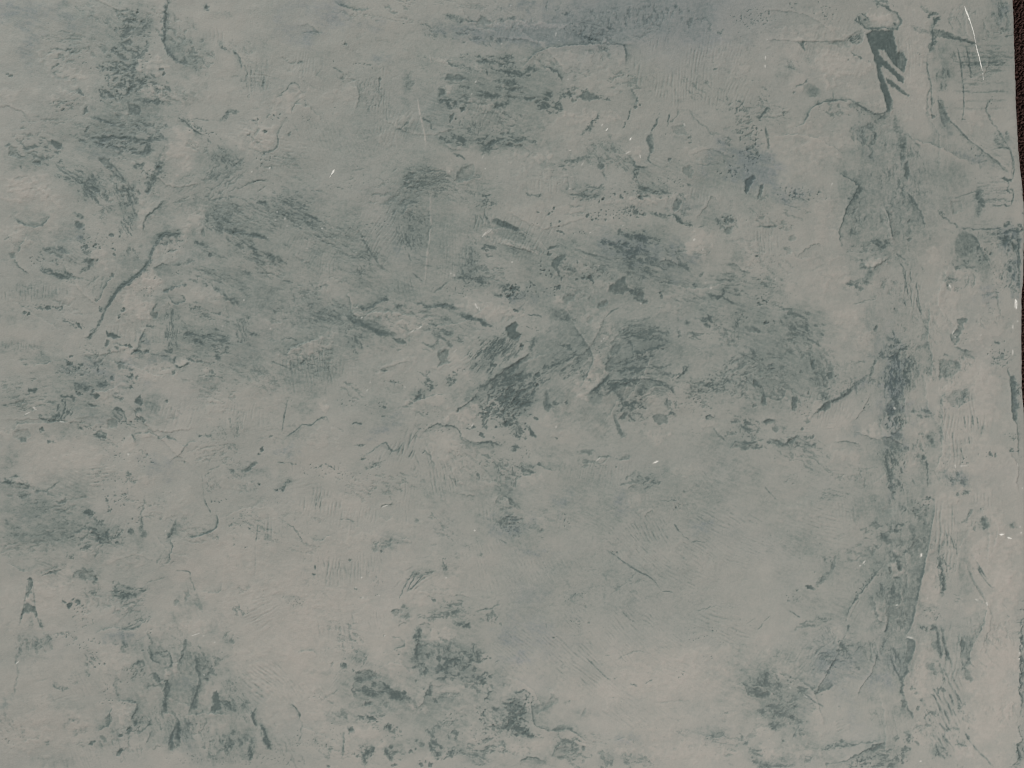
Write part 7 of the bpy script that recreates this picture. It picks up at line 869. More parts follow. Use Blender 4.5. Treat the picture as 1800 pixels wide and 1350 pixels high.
flake(200, 930, 150, 120, .36, -30, 9, 1.6, .5); flake(230, 1020, 110, 70, .36, 0, 8, 1.8, .5); stroke([(140, 1090), (180, 1075), (205, 1080)], .5, 7, broken=.3); stroke([(140, 1050), (150, 1085)], .4, 5); streak(120, 770, 110, 90, .45, 50, 6, 3, .45); flake(50, 830, 80, 50, .45, 10, 8, 1.8, .5); stroke([(90, 760), (120, 800)], .5, 4, broken=.6); stroke([(270, 1010), (280, 1050)], .5, 4); pits(230, 780, 60, 60, .4, 40, 3.2); crack([(370, 880), (430, 920), (490, 950)], .45, 1.3, broken=.5); crack([(580, 940), (600, 960)], .4, 1.2); crack([(360, 870), (410, 905)], .5, 1.6, broken=.5); flake(400, 960, 60, 40, .2, 0, 6, 2, .4); crack([(270, 1160), (330, 1060)], .25, 1.3, broken=.3); flake(340, 1120, 50, 24, .4, 30, 6, 1.6, .45); dots([(288, 1138, 10), (215, 1172, 11)], .4); comb(610, 1070, 60, 60, -35, 5, .3, .12, 14); flake(820, 1000, 60, 40, .14, 20, 7, 1.8, .4); flake(600, 1190, 90, 30, .4, -5, 7, 2.4, .45); streak(560, 1210, 150, 20, .4, -8, 3.4, 6, .4); crack([(490, 1225), (600, 1205), (760, 1180), (860, 1165)], .4, 1.5, broken=.6); pits(510, 1220, 60, 16, .6, 0, 3)
step([(600, 1310), (680, 1270), (760, 1230), (830, 1190), (880, 1180)], .5, 'R', 8, 1.7, lip=1.2); pool([(780, 1230), (830, 1190), (880, 1185), (890, 1170), (880, 1190), (840, 1205), (810, 1240)], .35, soft=1.8); pits(740, 1300, 80, 50, .9, 0, 4.2, .1); flake(730, 1310, 70, 40, .5, 0, 6, 1.4, .45); streak(870, 1300, 90, 60, .6, -5, 6, 3, .5); flake(850, 1240, 90, 60, .4, 0, 8, 1.6, .5); flake(1000, 1230, 60, 30, .6, -20, 7, 1.8, .5); flake(990, 1300, 60, 60, .55, 60, 6, 1.6, .5); crack([(500, 1325), (640, 1305)], .3, 1.3); stroke([(650, 1345), (660, 1320)], .5, 4); streak(150, 1330, 190, 20, .45, 3, 6, 4, .5); flake(360, 1290, 60, 40, .35, -30, 7, 1.8, .45); stroke([(200, 1300), (220, 1280)], .35, 4); flake(40, 1260, 60, 30, .3, 0, 7, 1.8, .45); step([(680, 1280), (700, 1320), (640, 1350)], .2, 'L', 6, 1.2); stroke([(945, 1140), (960, 1165)], .4, 5)
comb(1260, 70, 60, 110, 90, 5, .35, .2, 16); flake(1260, 120, 40, 90, .6, 85, 5, 1.8, .45); stroke([(1250, 80), (1270, 150), (1260, 220)], .55, 4, broken=1); pits(1290, 110, 40, 60, .5, 0, 3.2); streak(1360, 230, 50, 30, .35, 10, 5, 2, .4); pits(1190, 330, 80, 60, .4, 0, 3.2); crack([(1150, 300), (1200, 290), (1240, 310)], .25, 1.2); crack([(1200, 380), (1240, 355)], .4, 1.3); flake(1150, 430, 50, 20, .6, 10, 5, 1.8, .45); stroke([(1200, 400), (1205, 440)], .7, 4); dots([(1128, 430, 9), (1205, 435, 12), (1160, 440, 9)], .5); crack([(1220, 400), (1240, 520), (1255, 620)], .75, 2.4, wob=.8, broken=.2); crack([(1260, 410), (1275, 520), (1300, 630)], .75, 2.4, wob=.8, broken=.2); crack([(1245, 400), (1265, 470)], .5, 1.4, wob=.6); crack([(1280, 560), (1325, 670)], .6, 1.8, wob=.6); stroke([(1285, 580), (1300, 640)], .5, 4, broken=.2); stroke([(1240, 560), (1255, 620)], .5, 4, broken=.2); stroke([(1200, 520), (1220, 570)], .3, 6); crack([(1230, 640), (1265, 720), (1270, 800)], .5, 2.4, broken=.4); crack([(1270, 690), (1295, 760)], .45, 1.5, wob=.6); comb(1290, 560, 110, 190, 98, 6.4, .45, .22, 26); comb(1270, 860, 120, 190, 72, 6, .5, .24, 22); comb(1290, 1020, 100, 120, 62, 6, .5, .24, 22); comb(1260, 1160, 90, 110, 62, 6, .5, .24, 20); pool([(1155, 660), (1205, 660), (1205, 705), (1165, 700)], .34, soft=2.6, mott=.4); smoke(1175, 580, 30, 30, .2, tone=-.4); stroke([(1200, 700), (1230, 740)], .35, 5)
for q in [[(1250, 1000), (1290, 1070), (1320, 1110)], [(1270, 960), (1310, 1060)], [(1300, 920), (1330, 1010)], [(1180, 850), (1220, 900), (1250, 990)], [(1200, 820), (1250, 900)], [(1330, 960), (1350, 1010)], [(1240, 1050), (1300, 1110)], [(1230, 1150), (1280, 1230)], [(1210, 1180), (1250, 1280)], [(1260, 1130), (1300, 1190)], [(1340, 830), (1390, 930)], [(1360, 880), (1380, 960)], [(1310, 860), (1340, 940)]]:
    crack(q, .55, 1.5, .8, .7, .3)
flake(1200, 990, 60, 40, .5, 30, 6, 2, .45); pool([(1170, 965), (1210, 975), (1225, 1000), (1190, 990)], .5, soft=1.6); pool([(1095, 950), (1110, 935), (1112, 970), (1098, 980)], .5); flake(1160, 1020, 40, 50, .35, 70, 6, 1.6, .45); flake(1240, 830, 50, 30, .45, 60, 5, 1.8, .45); dots([(1245, 830, 9)], .4); stroke([(1125, 890), (1135, 920), (1155, 940)], .5, 3.4); stroke([(1370, 940), (1385, 970)], .6, 4); flake(1390, 960, 40, 60, .35, 70, 6, 1.8, .45); flake(1190, 1080, 40, 40, .25, 70, 6, 1.8, .4); stroke([(1030, 1100), (1045, 1180)], .5, 4, broken=.6); streak(1050, 1170, 50, 50, .5, 65, 4.4, 3, .45); flake(1100, 1090, 50, 50, .25, 0, 6, 1.8, .4); streak(1250, 1250, 70, 60, .5, 55, 5, 3, .45); flake(1390, 1190, 40, 24, .45, 0, 6, 1.8, .45); crack([(1410, 1110), (1440, 1170), (1480, 1220), (1540, 1280), (1600, 1345)], .4, 1.6, wob=.6); stroke([(1415, 1120), (1440, 1170)], .45, 4)
step([(1480, 500), (1500, 460), (1530, 400), (1545, 310), (1540, 260), (1490, 240)], .3, 'L', 14, 1.2, lip=1.2, broken=.5); comb(1480, 420, 70, 80, 80, 5, .3, .14, 14); step([(1390, 480), (1380, 560), (1385, 650), (1410, 690)], .3, 'L', 12, 1.2); streak(1410, 560, 50, 90, .35, 85, 6, 2.6, .45); step([(1480, 500), (1450, 560), (1440, 640), (1480, 690)], .4, 'R', 9, 1.4); stroke([(1405, 660), (1415, 720)], .55, 5, broken=.4); pool([(1405, 720), (1415, 690), (1440, 720), (1460, 760), (1445, 785), (1420, 765)], .34, soft=2.4, edge=.06); stroke([(1440, 620), (1430, 670)], .4, 4); crack([(1490, 20), (1530, 90), (1580, 155), (1605, 160)], .5, 1.2, wob=.6); stroke([(1505, 40), (1520, 60)], .5, 3); crack([(1420, 0), (1470, 120), (1550, 240)], .2, 2, wob=.8); crack([(1540, 470), (1590, 530), (1640, 580)], .2, 1, wob=.6); crack([(1650, 260), (1690, 300)], .25, 1, wob=.6); crack([(1690, 340), (1700, 360)], .2, 1); flake(1440, 1010, 60, 60, .16, 60, 7, 1.8, .4); crack([(1490, 640), (1560, 690)], .18, 1.2)
flake(1785, 480, 24, 130, .5, 90, 5, 1.6, .5); flake(1785, 760, 30, 190, .6, 90, 6, 1.8, .55); flake(1775, 1240, 50, 80, .55, 80, 6, 1.8, .5); flake(1730, 1330, 60, 30, .4, 0, 6, 1.8, .45); step([(1790, 380), (1780, 500), (1770, 600), (1780, 720), (1770, 820), (1785, 920), (1775, 990)], .5, 'L', 5, 2, lip=1.6, broken=.6, wob=2.4); step([(1770, 1060), (1760, 1100), (1790, 1150), (1755, 1210), (1765, 1280), (1720, 1340)], .4, 'L', 6, 1.8, lip=1.6, broken=.6, wob=2.4); comb(1775, 420, 30, 110, 0, 5, .4, .2, 10); comb(1770, 1150, 40, 110, 0, 5, .4, .2, 10); pits(1790, 330, 20, 110, .4, 0, 4)
glint([(1052, 490, 44, 10, 9), (260, 822, 16, 50, 8), (1118, 1305, 11, 0, 11), (365, 882, 24, 30, 5), (1555, 268, 24, 80, 8), (1490, 242, 24, 30, 6), (960, 275, 18, 160, 6), (1770, 590, 18, 80, 14), (1785, 545, 24, 80, 8), (720, 15, 14, -40, 6), (748, 5, 10, -40, 6), (1765, 628, 12, 0, 8), (1165, 230, 6, 0, 5)])

# ================================================================== lay it all down
RELIEF = 0.58

D += 0.10 + 0.07 * fbm(X / 190, Y / 190, 4, 11) + 0.05 * fbm(X / 38, Y / 30, 4, 12)
# broad, even differences in how much glaze was left on: greyer across the top, the middle and the big smooth field
def swell(cx, cy, rx, ry):
    return np.exp(-((X - cx) / rx) ** 2 - ((Y - cy) / ry) ** 2)


D += 0.075 * swell(720, 330, 620, 330) + 0.07 * swell(1130, 960, 330, 240) + 0.05 * swell(1250, 450, 420, 330) - 0.03 * swell(560, 1080, 260, 170)
top_sheen = swell(1150, -5, 220, 95) + 0.7 * swell(960, 55, 120, 20)  # bluish sheen along the top, painted into glaze and cast
D += 0.24 * top_sheen
T += 1.0 * top_sheen
T += 0.12 * fbm(X / 150, Y / 130, 4, 13)
H += 2.4 * fbm(X / 230, Y / 200, 3, 14) + 0.9 * fbm(X / 60, Y / 48, 3, 15)
# the parts of the board beyond the picture go on in the same manner
rr = random.Random(5)
O(0, 0, 1)
for k in range(70):
    side = rr.randrange(3)
    if side == 0:
        cx, cy = rr.uniform(-330, -60), rr.uniform(-250, 1600)
    elif side == 1:
        cx, cy = rr.uniform(-330, 1760), rr.uniform(-250, -60)
    else:
        cx, cy = rr.uniform(-330, 1780), rr.uniform(1410, 1600)
    r = rr.uniform(25, 60)
    smoke(cx, cy, r * 1.6, r, rr.uniform(.1, .3), rr.uniform(0, 180))
    if k % 2:
        flake(cx, cy, r, r * .6, rr.uniform(.3, .7), rr.uniform(0, 180), 9, 2, .4)

# the lesser trowel smears between the marked ones: low plates, scuffs and ripples
for k in range(330):
    cx, cy = rr.uniform(0, 1790), rr.uniform(0, 1350)
    q = min(math.hypot((cx - 1120) / 330, (cy - 1010) / 240), math.hypot((cx - 560) / 190, (cy - 1080) / 120))
    if q < 1 and rr.random() < .95:
        continue
    a = math.degrees(flow(cx, cy)) + rr.gauss(0, 16)
    ln = rr.uniform(14, 75)
    ca, sa = math.cos(math.radians(a)), math.sin(math.radians(a))
    kind = k % 4
    if kind == 0:
        b = rr.uniform(-.5, .5) * ln
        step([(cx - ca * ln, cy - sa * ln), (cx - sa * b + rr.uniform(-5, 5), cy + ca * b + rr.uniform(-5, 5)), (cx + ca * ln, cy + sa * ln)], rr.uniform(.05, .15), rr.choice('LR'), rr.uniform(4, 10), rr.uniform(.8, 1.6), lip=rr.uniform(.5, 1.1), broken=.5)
    elif kind == 1:
        streak(cx, cy, ln * .9, ln * .4, rr.uniform(.12, .28), a, rr.uniform(3, 6), rr.uniform(2, 5), rr.uniform(.2, .4))
    elif kind == 2:
        flake(cx, cy, ln * .8, ln * .5, rr.uniform(.12, .3), a, rr.uniform(5, 9), rr.uniform(1.4, 2.4), rr.uniform(.2, .4))
    else:
        comb(cx, cy, ln * .9, ln * .6, a + rr.choice((0, 90)), rr.uniform(4, 6), rr.uniform(.15, .3), rr.uniform(.04, .1))
for f, a in soft_ops:
    f(*a)
# a thin wash never gets as dark as glaze caught in a mark
D = np.where(D > 0.14, 0.14 + 0.25 * np.tanh((D - 0.14) / 0.40), D)
# faint torn skin over the whole face before the marked features
n1 = fbm((X + 9 * perlin(X / 25, Y / 25, 31)) / 22, (Y + 9 * perlin(X / 25, Y / 25, 32)) / 13, 5, 33, 0.66)
where = np.clip(0.35 + 0.7 * fbm(X / 140, Y / 110, 3, 34) + 0.9 * (D - 0.15), 0, 1)
tear = sst(0.45, 0.75, n1) * where
D += 0.13 * tear
H -= 0.35 * tear
n2 = fbm(X / 6.5, Y / 4.5, 3, 41)
D += 0.05 * np.clip(n2, -0.5, 1.5) * where
for f, a in hard_ops:
    f(*a)
# orange-peel grain of the dried skim coat, finer than any trowel mark
H += (0.06 + 0.14 * where) * fbm(X / 9, Y / 7, 3, 51) + 0.13 * perlin(X / 3.4, Y / 3.4, 52)
pin = perlin(X / 3.6, Y / 3.6, 61)
msk = np.clip(fbm(X / 90, Y / 90, 2, 62) + 0.1, 0, 1)
pin = sst(0.62, 0.85, pin) * msk
D += 0.35 * pin
H -= 0.8 * pin

# the wet glaze settled into the low marks and dried unevenly
def blur(a, k):
    for ax in (0, 1):
        p = np.pad(a, [(k + 1, k) if i == ax else (0, 0) for i in (0, 1)], mode='edge')
        c_ = np.cumsum(p, axis=ax, dtype=np.float64)
        a = ((c_[2 * k + 1:] - c_[:-2 * k - 1]) if ax == 0 else (c_[:, 2 * k + 1:] - c_[:, :-2 * k - 1])) / (2 * k + 1)
    return a.astype(np.float32)


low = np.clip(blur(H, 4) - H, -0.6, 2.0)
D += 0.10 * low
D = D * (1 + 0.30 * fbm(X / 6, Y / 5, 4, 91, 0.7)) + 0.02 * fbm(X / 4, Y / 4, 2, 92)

# glaze bled a little way out of every mark before it dried
D = 0.90 * D + 0.08 * blur(blur(D, 3), 3) + 0.10 * blur(blur(D, 9), 9) - 0.012

# ---- the right-hand rim of the board: worn, not quite straight
EDGE = np.array([(-260, 1768), (0, 1781), (100, 1784.5), (200, 1788), (260, 1791), (300, 1794.5), (330, 1798), (360, 1800.5), (420, 1801.5), (490, 1800), (512, 1797.5),
                 (530, 1796.3), (640, 1796.6), (690, 1797.2), (720, 1800), (800, 1802.5), (1100, 1803), (1350, 1804), (1610, 1806)], np.float32)
edge = np.interp(gy, EDGE[:, 0], EDGE[:, 1]).astype(np.float32)
edge = edge + 0.7 * perlin(gy / 14, gy * 0, 71) + 0.35 * perlin(gy / 5, gy * 0, 72)
inset = edge[:, None] - X
near = np.clip(inset, 0, None)
H -= 2.2 * np.exp(-near / 2.2)
rim = np.exp(-(near / 1.5) ** 2) * np.clip(0.55 + 1.1 * perlin(Y / 40, Y * 0, 74) + 0.4 * perlin(Y / 6, X / 6, 73), 0, 1)
D *= 1 - 0.7 * np.exp(-near / 2.5)
W += 0.45 * rim
W = np.clip(W, 0, 1)
D = np.where(D > 0.45, 0.5 + 0.5 * np.tanh((D - 0.5) / 0.6), D)
D = np.clip(D, -0.15, 1.9)
# bare white chalk has no glaze on it
D *= 1 - 0.85 * W

# ================================================================== materials


def lin(r, g, b):
    f = lambda c: ((c / 255 + 0.055) / 1.055) ** 2.4 if c > 10 else c / 255 / 12.92
    return (f(r), f(g), f(b), 1.0)


def new_mat(name):
    m = bpy.data.materials.new(name)
    m.use_nodes = True
    nt = m.node_tree
    b = nt.nodes['Principled BSDF']
    return m, nt, b


def node(nt, kind, **kw):
    n = nt.nodes.new(kind)
    for k, v in kw.items():
        setattr(n, k, v)
    return n


GAIN = 1.19         # from the picture's tones to the pigment's own reflectance


def pig(r, g, b):
    c = lin(r, g, b)
    return (c[0] * GAIN, c[1] * GAIN, c[2] * GAIN, 1)


plaster, nt, bsdf = new_mat('glazed_plaster')
L = nt.links.new
at_d = node(nt, 'ShaderNodeAttribute', attribute_name='glaze')
at_t = node(nt, 'ShaderNodeAttribute', attribute_name='cast')
at_w = node(nt, 'ShaderNodeAttribute', attribute_name='bare')
tc = node(nt, 'ShaderNodeTexCoord')
fine = node(nt, 'ShaderNodeTexNoise')
fine.inputs['Scale'].default_value = 900
fine.inputs['Detail'].default_value = 3
L(tc.outputs['Object'], fine.inputs['Vector'])
addn = node(nt, 'ShaderNodeMath', operation='MULTIPLY_ADD')
L(fine.outputs['Fac'], addn.inputs[0])
addn.inputs[1].default_value = 0.17
L(at_d.outputs['Fac'], addn.inputs[2])
rng_n = node(nt, 'ShaderNodeMapRange')
rng_n.inputs['From Min'].default_value = -0.14
rng_n.inputs['From Max'].default_value = 1.86
L(addn.outputs[0], rng_n.inputs['Value'])
ramp = node(nt, 'ShaderNodeValToRGB')
cr = ramp.color_ramp
stops = [(0.0, (163, 157, 151)), (0.10, (152, 149, 142)), (0.20, (138, 139, 133)), (0.32, (116, 123, 118)), (0.46, (92, 102, 99)), (0.66, (68, 80, 79)), (1.0, (42, 54, 54))]
cr.elements[0].position, cr.elements[0].color = stops[0][0], pig(*stops[0][1])
cr.elements[1].position, cr.elements[1].color = stops[-1][0], pig(*stops[-1][1])
for p, c in stops[1:-1]:
    e = cr.elements.new(p)
    e.color = pig(*c)
L(rng_n.outputs[0], ramp.inputs['Fac'])


def tint(prev, sign, col):
    mr = node(nt, 'ShaderNodeMapRange')
    mr.inputs['From Min'].default_value = 0.0
    mr.inputs['From Max'].default_value = sign * 1.0
    L(at_t.outputs['Fac'], mr.inputs['Value'])
    mx = node(nt, 'ShaderNodeMix', data_type='RGBA', blend_type='MULTIPLY')
    L(mr.outputs[0], mx.inputs['Factor'])
    L(prev, mx.inputs['A'])
    mx.inputs['B'].default_value = col
    return mx.outputs['Result']


c = tint(ramp.outputs['Color'], 1, (0.965, 0.975, 1.04, 1))
c = tint(c, -1, (1.07, 0.985, 0.965, 1))
mw = node(nt, 'ShaderNodeMix', data_type='RGBA')
L(at_w.outputs['Fac'], mw.inputs['Factor'])
L(c, mw.inputs['A'])
mw.inputs['B'].default_value = (0.72, 0.70, 0.65, 1)
L(mw.outputs['Result'], bsdf.inputs['Base Color'])
rg = node(nt, 'ShaderNodeMapRange')
rg.inputs['From Max'].default_value = 1.2
rg.inputs['To Min'].default_value = 0.72
rg.inputs['To Max'].default_value = 0.55
L(at_d.outputs['Fac'], rg.inputs['Value'])
L(rg.outputs[0], bsdf.inputs['Roughness'])
bsdf.inputs['Specular IOR Level'].default_value = 0.35
bmp = node(nt, 'ShaderNodeBump')
bmp.inputs['Strength'].default_value = 0.75
bmp.inputs['Distance'].default_value = 0.0002
L(fine.outputs['Fac'], bmp.inputs['Height'])
L(bmp.outputs[0], bsdf.inputs['Normal'])

chalk, nt2, b2 = new_mat('bare_chalk')
nz = node(nt2, 'ShaderNodeTexNoise')
nz.inputs['Scale'].default_value = 1400
tc2 = node(nt2, 'ShaderNodeTexCoord')
nt2.links.new(tc2.outputs['Object'], nz.inputs['Vector'])
rp = node(nt2, 'ShaderNodeValToRGB')
rp.color_ramp.elements[0].color = (0.50, 0.48, 0.44, 1)
rp.color_ramp.elements[1].color = (0.92, 0.90, 0.84, 1)
rp.color_ramp.elements[0].position = 0.3
rp.color_ramp.elements[1].position = 0.55
nt2.links.new(nz.outputs['Fac'], rp.inputs['Fac'])
nt2.links.new(rp.outputs['Color'], b2.inputs['Base Color'])
b2.inputs['Roughness'].default_value = 0.8

wood, nt3, b3 = new_mat('raw_board_edge')
nz = node(nt3, 'ShaderNodeTexNoise')
nz.inputs['Scale'].default_value = 60
nz.inputs['Detail'].default_value = 6
tc3 = node(nt3, 'ShaderNodeTexCoord')
mp = node(nt3, 'ShaderNodeMapping')
mp.inputs['Scale'].default_value = (1, 1, 14)
nt3.links.new(tc3.outputs['Object'], mp.inputs['Vector'])
nt3.links.new(mp.outputs[0], nz.inputs['Vector'])
rp = node(nt3, 'ShaderNodeValToRGB')
rp.color_ramp.elements[0].color = (0.16, 0.11, 0.07, 1)
rp.color_ramp.elements[1].color = (0.34, 0.25, 0.16, 1)
nt3.links.new(nz.outputs['Fac'], rp.inputs['Fac'])
nt3.links.new(rp.outputs['Color'], b3.inputs['Base Color'])
b3.inputs['Roughness'].default_value = 0.8


def carpet_mat(name, lo, hi):
    m, n4, b4 = new_mat(name)
    nz = node(n4, 'ShaderNodeTexNoise')
    nz.inputs['Scale'].default_value = 420
    nz.inputs['Detail'].default_value = 4
    t4 = node(n4, 'ShaderNodeTexCoord')
    n4.links.new(t4.outputs['Object'], nz.inputs['Vector'])
    rp = node(n4, 'ShaderNodeValToRGB')
    rp.color_ramp.elements[0].position = 0.35
    rp.color_ramp.elements[1].position = 0.70
    rp.color_ramp.elements[0].color = lo
    rp.color_ramp.elements[1].color = hi
    n4.links.new(nz.outputs['Fac'], rp.inputs['Fac'])
    n4.links.new(rp.outputs['Color'], b4.inputs['Base Color'])
    bp = node(n4, 'ShaderNodeBump')
    bp.inputs['Strength'].default_value = 1.0
    bp.inputs['Distance'].default_value = 0.002
    n4.links.new(nz.outputs['Fac'], bp.inputs['Height'])
    n4.links.new(bp.outputs[0], b4.inputs['Normal'])
    b4.inputs['Roughness'].default_value = 0.95
    b4.inputs['Specular IOR Level'].default_value = 0.1
    return m


m_carpet = carpet_mat('carpet_backing', (0.022, 0.012, 0.010, 1), (0.07, 0.042, 0.036, 1))
m_pile = carpet_mat('carpet_yarn', (0.060, 0.032, 0.027, 1), (0.20, 0.125, 0.11, 1))

# ================================================================== geometry


def wx(px):
    return (px - 900.0) * S


def wy(py):
    return (675.0 - py) * S


def link(name, me, mat, parent=None):
    o = bpy.data.objects.new(name, me)
    sc.collection.objects.link(o)
    me.materials.append(mat)
    if parent:
        o.parent = parent
    return o


FLOOR = -(THICK + 1.0) * S          # where the carpet pile carries the board

board = bpy.data.objects.new('plaster_board', None)
sc.collection.objects.link(board)
board['label'] = 'grey green hand-plastered board with dark glaze, cracks and scratches, lying on dark carpet'
board['category'] = 'board'
board.location = (0, 0, FLOOR)
LIFT = -FLOOR                        # children sit relative to the board's underside


# the plaster coat: one continuous skin, its rim folded down over the core
SKIRT = 5.0
over = np.clip(-inset, 0, None)
VX = np.minimum(X, edge[:, None] + 0.12 * np.minimum(over, 3))
VZ = H * RELIEF - np.where(over > 0, np.minimum(over, SKIRT) + 0.2, 0)
# trim the columns that lie past the folded rim on every row
last = int(np.searchsorted(gx, edge.max() + SKIRT + 2 * PITCH))
keep = slice(0, last)
VX, VZ2, VY = VX[:, keep].copy(), VZ[:, keep].copy(), Y[:, keep].copy()
Dk, Tk, Wk = D[:, keep].copy(), T[:, keep].copy(), W[:, keep].copy()


def border(a, z=False):
    a = np.concatenate([a[:, :1], a], 1)
    a = np.concatenate([a[:1], a, a[-1:]], 0)
    if z:
        a[:, 0] -= SKIRT
        a[0] -= SKIRT
        a[-1] -= SKIRT
    return a


VX, VY, VZ2 = border(VX), border(VY), border(VZ2, True)
Dk, Tk, Wk = border(Dk), border(Tk), border(Wk)
ny, nx = VX.shape
co = np.empty((ny * nx, 3), np.float32)
co[:, 0] = ((VX - 900.0) * S).ravel()
co[:, 1] = ((675.0 - VY) * S).ravel()
co[:, 2] = (VZ2 * S + LIFT).ravel()
idx = np.arange(ny * nx, dtype=np.int32).reshape(ny, nx)
quads = np.stack([idx[1:, :-1], idx[1:, 1:], idx[:-1, 1:], idx[:-1, :-1]], -1).reshape(-1, 4)
me = bpy.data.meshes.new('plaster_coat')
me.vertices.add(len(co))
me.vertices.foreach_set('co', co.ravel())
nq = len(quads)
me.loops.add(nq * 4)
me.loops.foreach_set('vertex_index', quads.ravel())
me.polygons.add(nq)
me.polygons.foreach_set('loop_start', np.arange(0, nq * 4, 4, dtype=np.int32))
me.polygons.foreach_set('use_smooth', np.ones(nq, bool))
me.update()
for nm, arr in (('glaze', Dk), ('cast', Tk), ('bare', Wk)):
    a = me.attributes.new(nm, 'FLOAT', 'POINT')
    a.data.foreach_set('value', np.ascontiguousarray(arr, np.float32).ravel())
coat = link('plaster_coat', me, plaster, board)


def height_at(px, py):
    i = min(max(int(np.searchsorted(gx, px)), 0), NX - 1)
    j = min(max(int(np.searchsorted(gy, py)), 0), NY - 1)
    return float(H[max(j - 1, 0):j + 2, max(i - 1, 0):i + 2].max()) * RELIEF


# the core under the coat, following the worn right edge
ring_r = [(float(np.interp(y, EDGE[:, 0], EDGE[:, 1])) - 0.6, y) for y in np.linspace(float(gy[0]) + 1, float(gy[-1]) - 1, 40)]
ring = [(float(gx[0]) + 1, float(gy[0]) + 1)] + ring_r + [(float(gx[0]) + 1, float(gy[-1]) - 1)]
vs_ = []
n = len(ring)
for z in (0.0, LIFT - 3.8 * S):
    vs_ += [(wx(x), wy(y), z) for x, y in ring]
fs = [tuple(range(n)), tuple(range(2 * n - 1, n - 1, -1))] + [(i, i + n, (i + 1) % n + n, (i + 1) % n) for i in range(n)]
me = bpy.data.meshes.new('board_core')
me.from_pydata(vs_, [], fs)
me.update()
link('board_core', me, wood, board)


# nicks and scratches deep enough to lay the white chalk bare: thin slivers seated on the coat
def sliver(name, pts, w0, w1, label=None, seed=0):
    r = random.Random(seed)
    P = np.array(pts, float)
    seg = np.r_[0, np.cumsum(np.linalg.norm(np.diff(P, axis=0), axis=1))]
    n = max(4, int(seg[-1] / 2.2))
    t = np.linspace(0, seg[-1], n)
    xs, ys = np.interp(t, seg, P[:, 0]), np.interp(t, seg, P[:, 1])
    v, f = [], []
    for i in range(n):
        u = i / (n - 1)
        w = (w0 + (w1 - w0) * u) * (0.75 + 0.5 * r.random()) * min(1, 0.35 + 6 * u, 0.35 + 6 * (1 - u))
        k0, k1 = max(i - 1, 0), min(i + 1, n - 1)
        dx, dy = xs[k1] - xs[k0], ys[k1] - ys[k0]
        l = math.hypot(dx, dy) or 1
        ox, oy = -dy / l * w / 2, dx / l * w / 2
        z = height_at(xs[i], ys[i]) + 0.12
        for s_, dz in ((-1, -0.45), (0, 0.22), (1, -0.45)):
            v.append((wx(xs[i] + s_ * ox), wy(ys[i] + s_ * oy), (z + dz) * S + LIFT))
    for i in range(n - 1):
        a = i * 3
        f += [(a, a + 1, a + 4, a + 3), (a + 1, a + 2, a + 5, a + 4)]
    me = bpy.data.meshes.new(name)
    me.from_pydata(v, [], f)
    for p in me.polygons:
        p.use_smooth = True
    me.update()
    o = link(name, me, chalk, board)
    if label:
        o['label'] = label
    return o


def crop(x0, y0, pts):
    return [(x0 + a / 3.75, y0 + b / 3.75) for a, b in pts]


sliver('scratch', crop(1320, 0, [(1408, 40), (1432, 110), (1462, 205), (1480, 285)]), 3.6, 1.6, 'long white scratch near the top right corner', 1)
sliver('scratch', crop(1320, 0, [(1482, 292), (1505, 370), (1528, 465)]), 2.6, 1.4, None, 2)
sliver('scratch', crop(1320, 0, [(1530, 480), (1535, 525)]), .8, .5, None, 3)
sliver('chip', crop(440, 0, [(555, 1118), (540, 1142), (533, 1152)]), 5.6, 3.2, 'white chip', 6)
sliver('chip', crop(440, 0, [(532, 1155), (522, 1172)]), 2.2, 1.2, None, 7)
sliver('chip', crop(1320, 660, [(1636, 1044), (1652, 1050), (1670, 1044)]), 3.4, 3.0, None, 8)
sliver('chip', crop(1320, 660, [(1690, 1068), (1720, 1076)]), 2.4, 2.2, None, 9)
sliver('chip', crop(880, 660, [(1006, 579), (1040, 566)]), 1.6, 3.0, None, 10)
sliver('chip', crop(1320, 660, [(1124, 1172), (1122, 1196)]), 3.2, 2.4, None, 11)
sliver('chip', crop(1320, 330, [(1743, 735), (1748, 800)]), 4.8, 3.2, None, 12)
sliver('chip', crop(880, 0, [(862, 908), (850, 926)]), 2.8, 1.6, None, 13)
sliver('chip', crop(880, 0, [(708, 845), (692, 866)]), 2.2, 1.2, None, 14)

# ---- the carpet
cw = 1.6
cn = 60
xs = np.linspace(-cw, cw, cn)
gxx, gyy = np.meshgrid(xs, xs)
cz = FLOOR - 0.0034 + 0.0008 * perlin(gxx * 9, gyy * 9, 81)
v = np.stack([gxx, gyy, cz], -1).reshape(-1, 3)
ii = np.arange(cn * cn).reshape(cn, cn)
f = np.stack([ii[:-1, :-1], ii[:-1, 1:], ii[1:, 1:], ii[1:, :-1]], -1).reshape(-1, 4)
me = bpy.data.meshes.new('carpet')
me.from_pydata(v.tolist(), [], f.tolist())
me.update()
cp = link('carpet', me, m_carpet)
cp['kind'] = 'structure'
cp['label'] = 'dark brown carpet under the board'

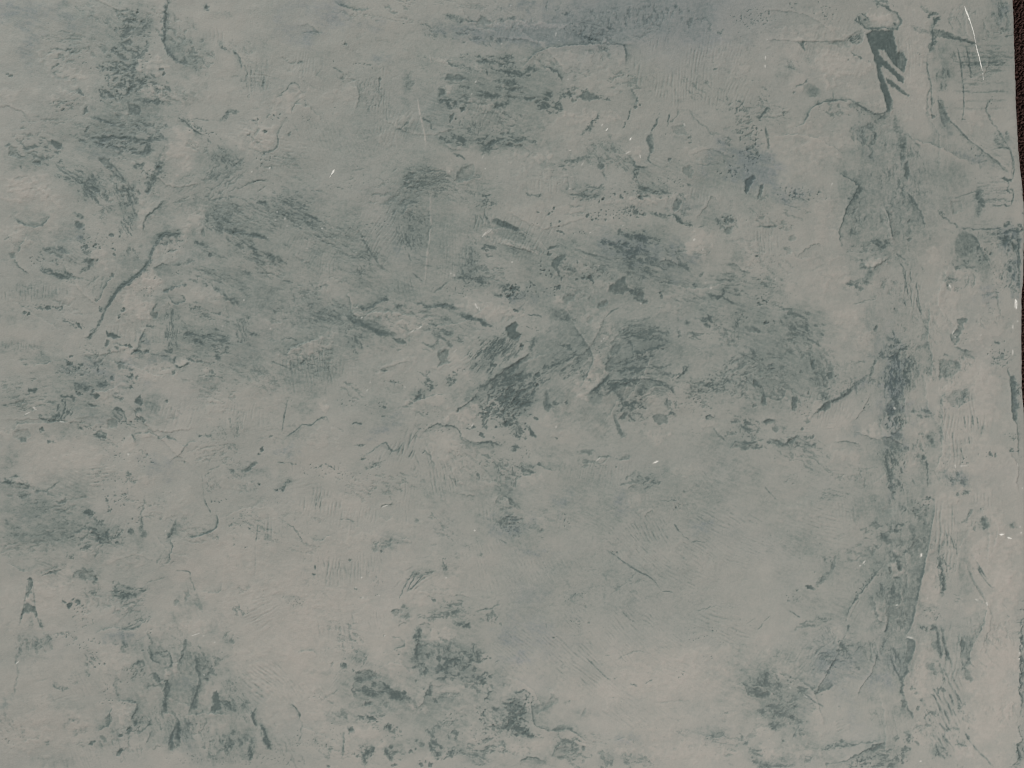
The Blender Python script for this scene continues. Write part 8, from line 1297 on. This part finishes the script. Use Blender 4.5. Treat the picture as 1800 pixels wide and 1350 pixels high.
r = np.random.RandomState(3)
x0, x1, y0, y1 = wx(1772), wx(1772) + 0.13, wy(1600), wy(-250)
sp = 0.0019
nxp, nyp = int((x1 - x0) / sp), int((y1 - y0) / sp)
bx, by = np.meshgrid(x0 + (np.arange(nxp) + .5) * sp, y0 + (np.arange(nyp) + .5) * sp)
bx = (bx + r.uniform(-.6, .6, bx.shape) * sp).ravel()
by = (by + r.uniform(-.6, .6, by.shape) * sp).ravel()
far = np.clip((bx - x0 - 0.04) / (x1 - x0 - 0.04), 0, 1)
sel = r.uniform(0, 1, len(bx)) > far ** 0.7
bx, by, far = bx[sel], by[sel], far[sel]
m = len(bx)
ht = r.uniform(0.0035, 0.0062, m) * (1 - 0.25 * far)
# yarns under the board are pressed flat by it
ledge = wx(np.interp(675 - by / S, EDGE[:, 0], EDGE[:, 1]))
ht = np.where(bx < ledge + 0.0012, 0.0028, ht)
lean = r.uniform(-.0016, .0016, (m, 2))
lean[:, 0] = np.where(bx < ledge + 0.003, np.abs(lean[:, 0]), lean[:, 0])
rad = r.uniform(.0006, .0010, m)
ang = r.uniform(0, 2 * np.pi, m)
V = np.empty((m, 9, 3), np.float32)
zb = FLOOR - 0.0048
for k in range(4):
    a = ang + k * np.pi / 2
    V[:, k, 0] = bx + np.cos(a) * rad
    V[:, k, 1] = by + np.sin(a) * rad
    V[:, k, 2] = zb
    V[:, 4 + k, 0] = bx + np.cos(a + .5) * rad * 1.15 + lean[:, 0] * .5
    V[:, 4 + k, 1] = by + np.sin(a + .5) * rad * 1.15 + lean[:, 1] * .5
    V[:, 4 + k, 2] = zb + ht * .65
V[:, 8, 0] = bx + lean[:, 0]
V[:, 8, 1] = by + lean[:, 1]
V[:, 8, 2] = zb + ht
base = (np.arange(m) * 9)[:, None]
q = []
for k in range(4):
    q.append(np.stack([base[:, 0] + k, base[:, 0] + (k + 1) % 4, base[:, 0] + 4 + (k + 1) % 4, base[:, 0] + 4 + k], -1))
tq = []
for k in range(4):
    tq.append(np.stack([base[:, 0] + 4 + k, base[:, 0] + 4 + (k + 1) % 4, base[:, 0] + 8], -1))
Q = np.concatenate(q)
TQ = np.concatenate(tq)
me = bpy.data.meshes.new('carpet_pile')
me.vertices.add(m * 9)
me.vertices.foreach_set('co', V.ravel())
me.loops.add(Q.size + TQ.size)
me.loops.foreach_set('vertex_index', np.concatenate([Q.ravel(), TQ.ravel()]).astype(np.int32))
me.polygons.add(len(Q) + len(TQ))
me.polygons.foreach_set('loop_start', np.concatenate([np.arange(len(Q)) * 4, Q.size + np.arange(len(TQ)) * 3]).astype(np.int32))
me.update()
pl = link('carpet_pile', me, m_pile)
pl['kind'] = 'stuff'
pl['label'] = 'dark brown carpet pile showing past the right edge of the board'
pl['category'] = 'carpet'
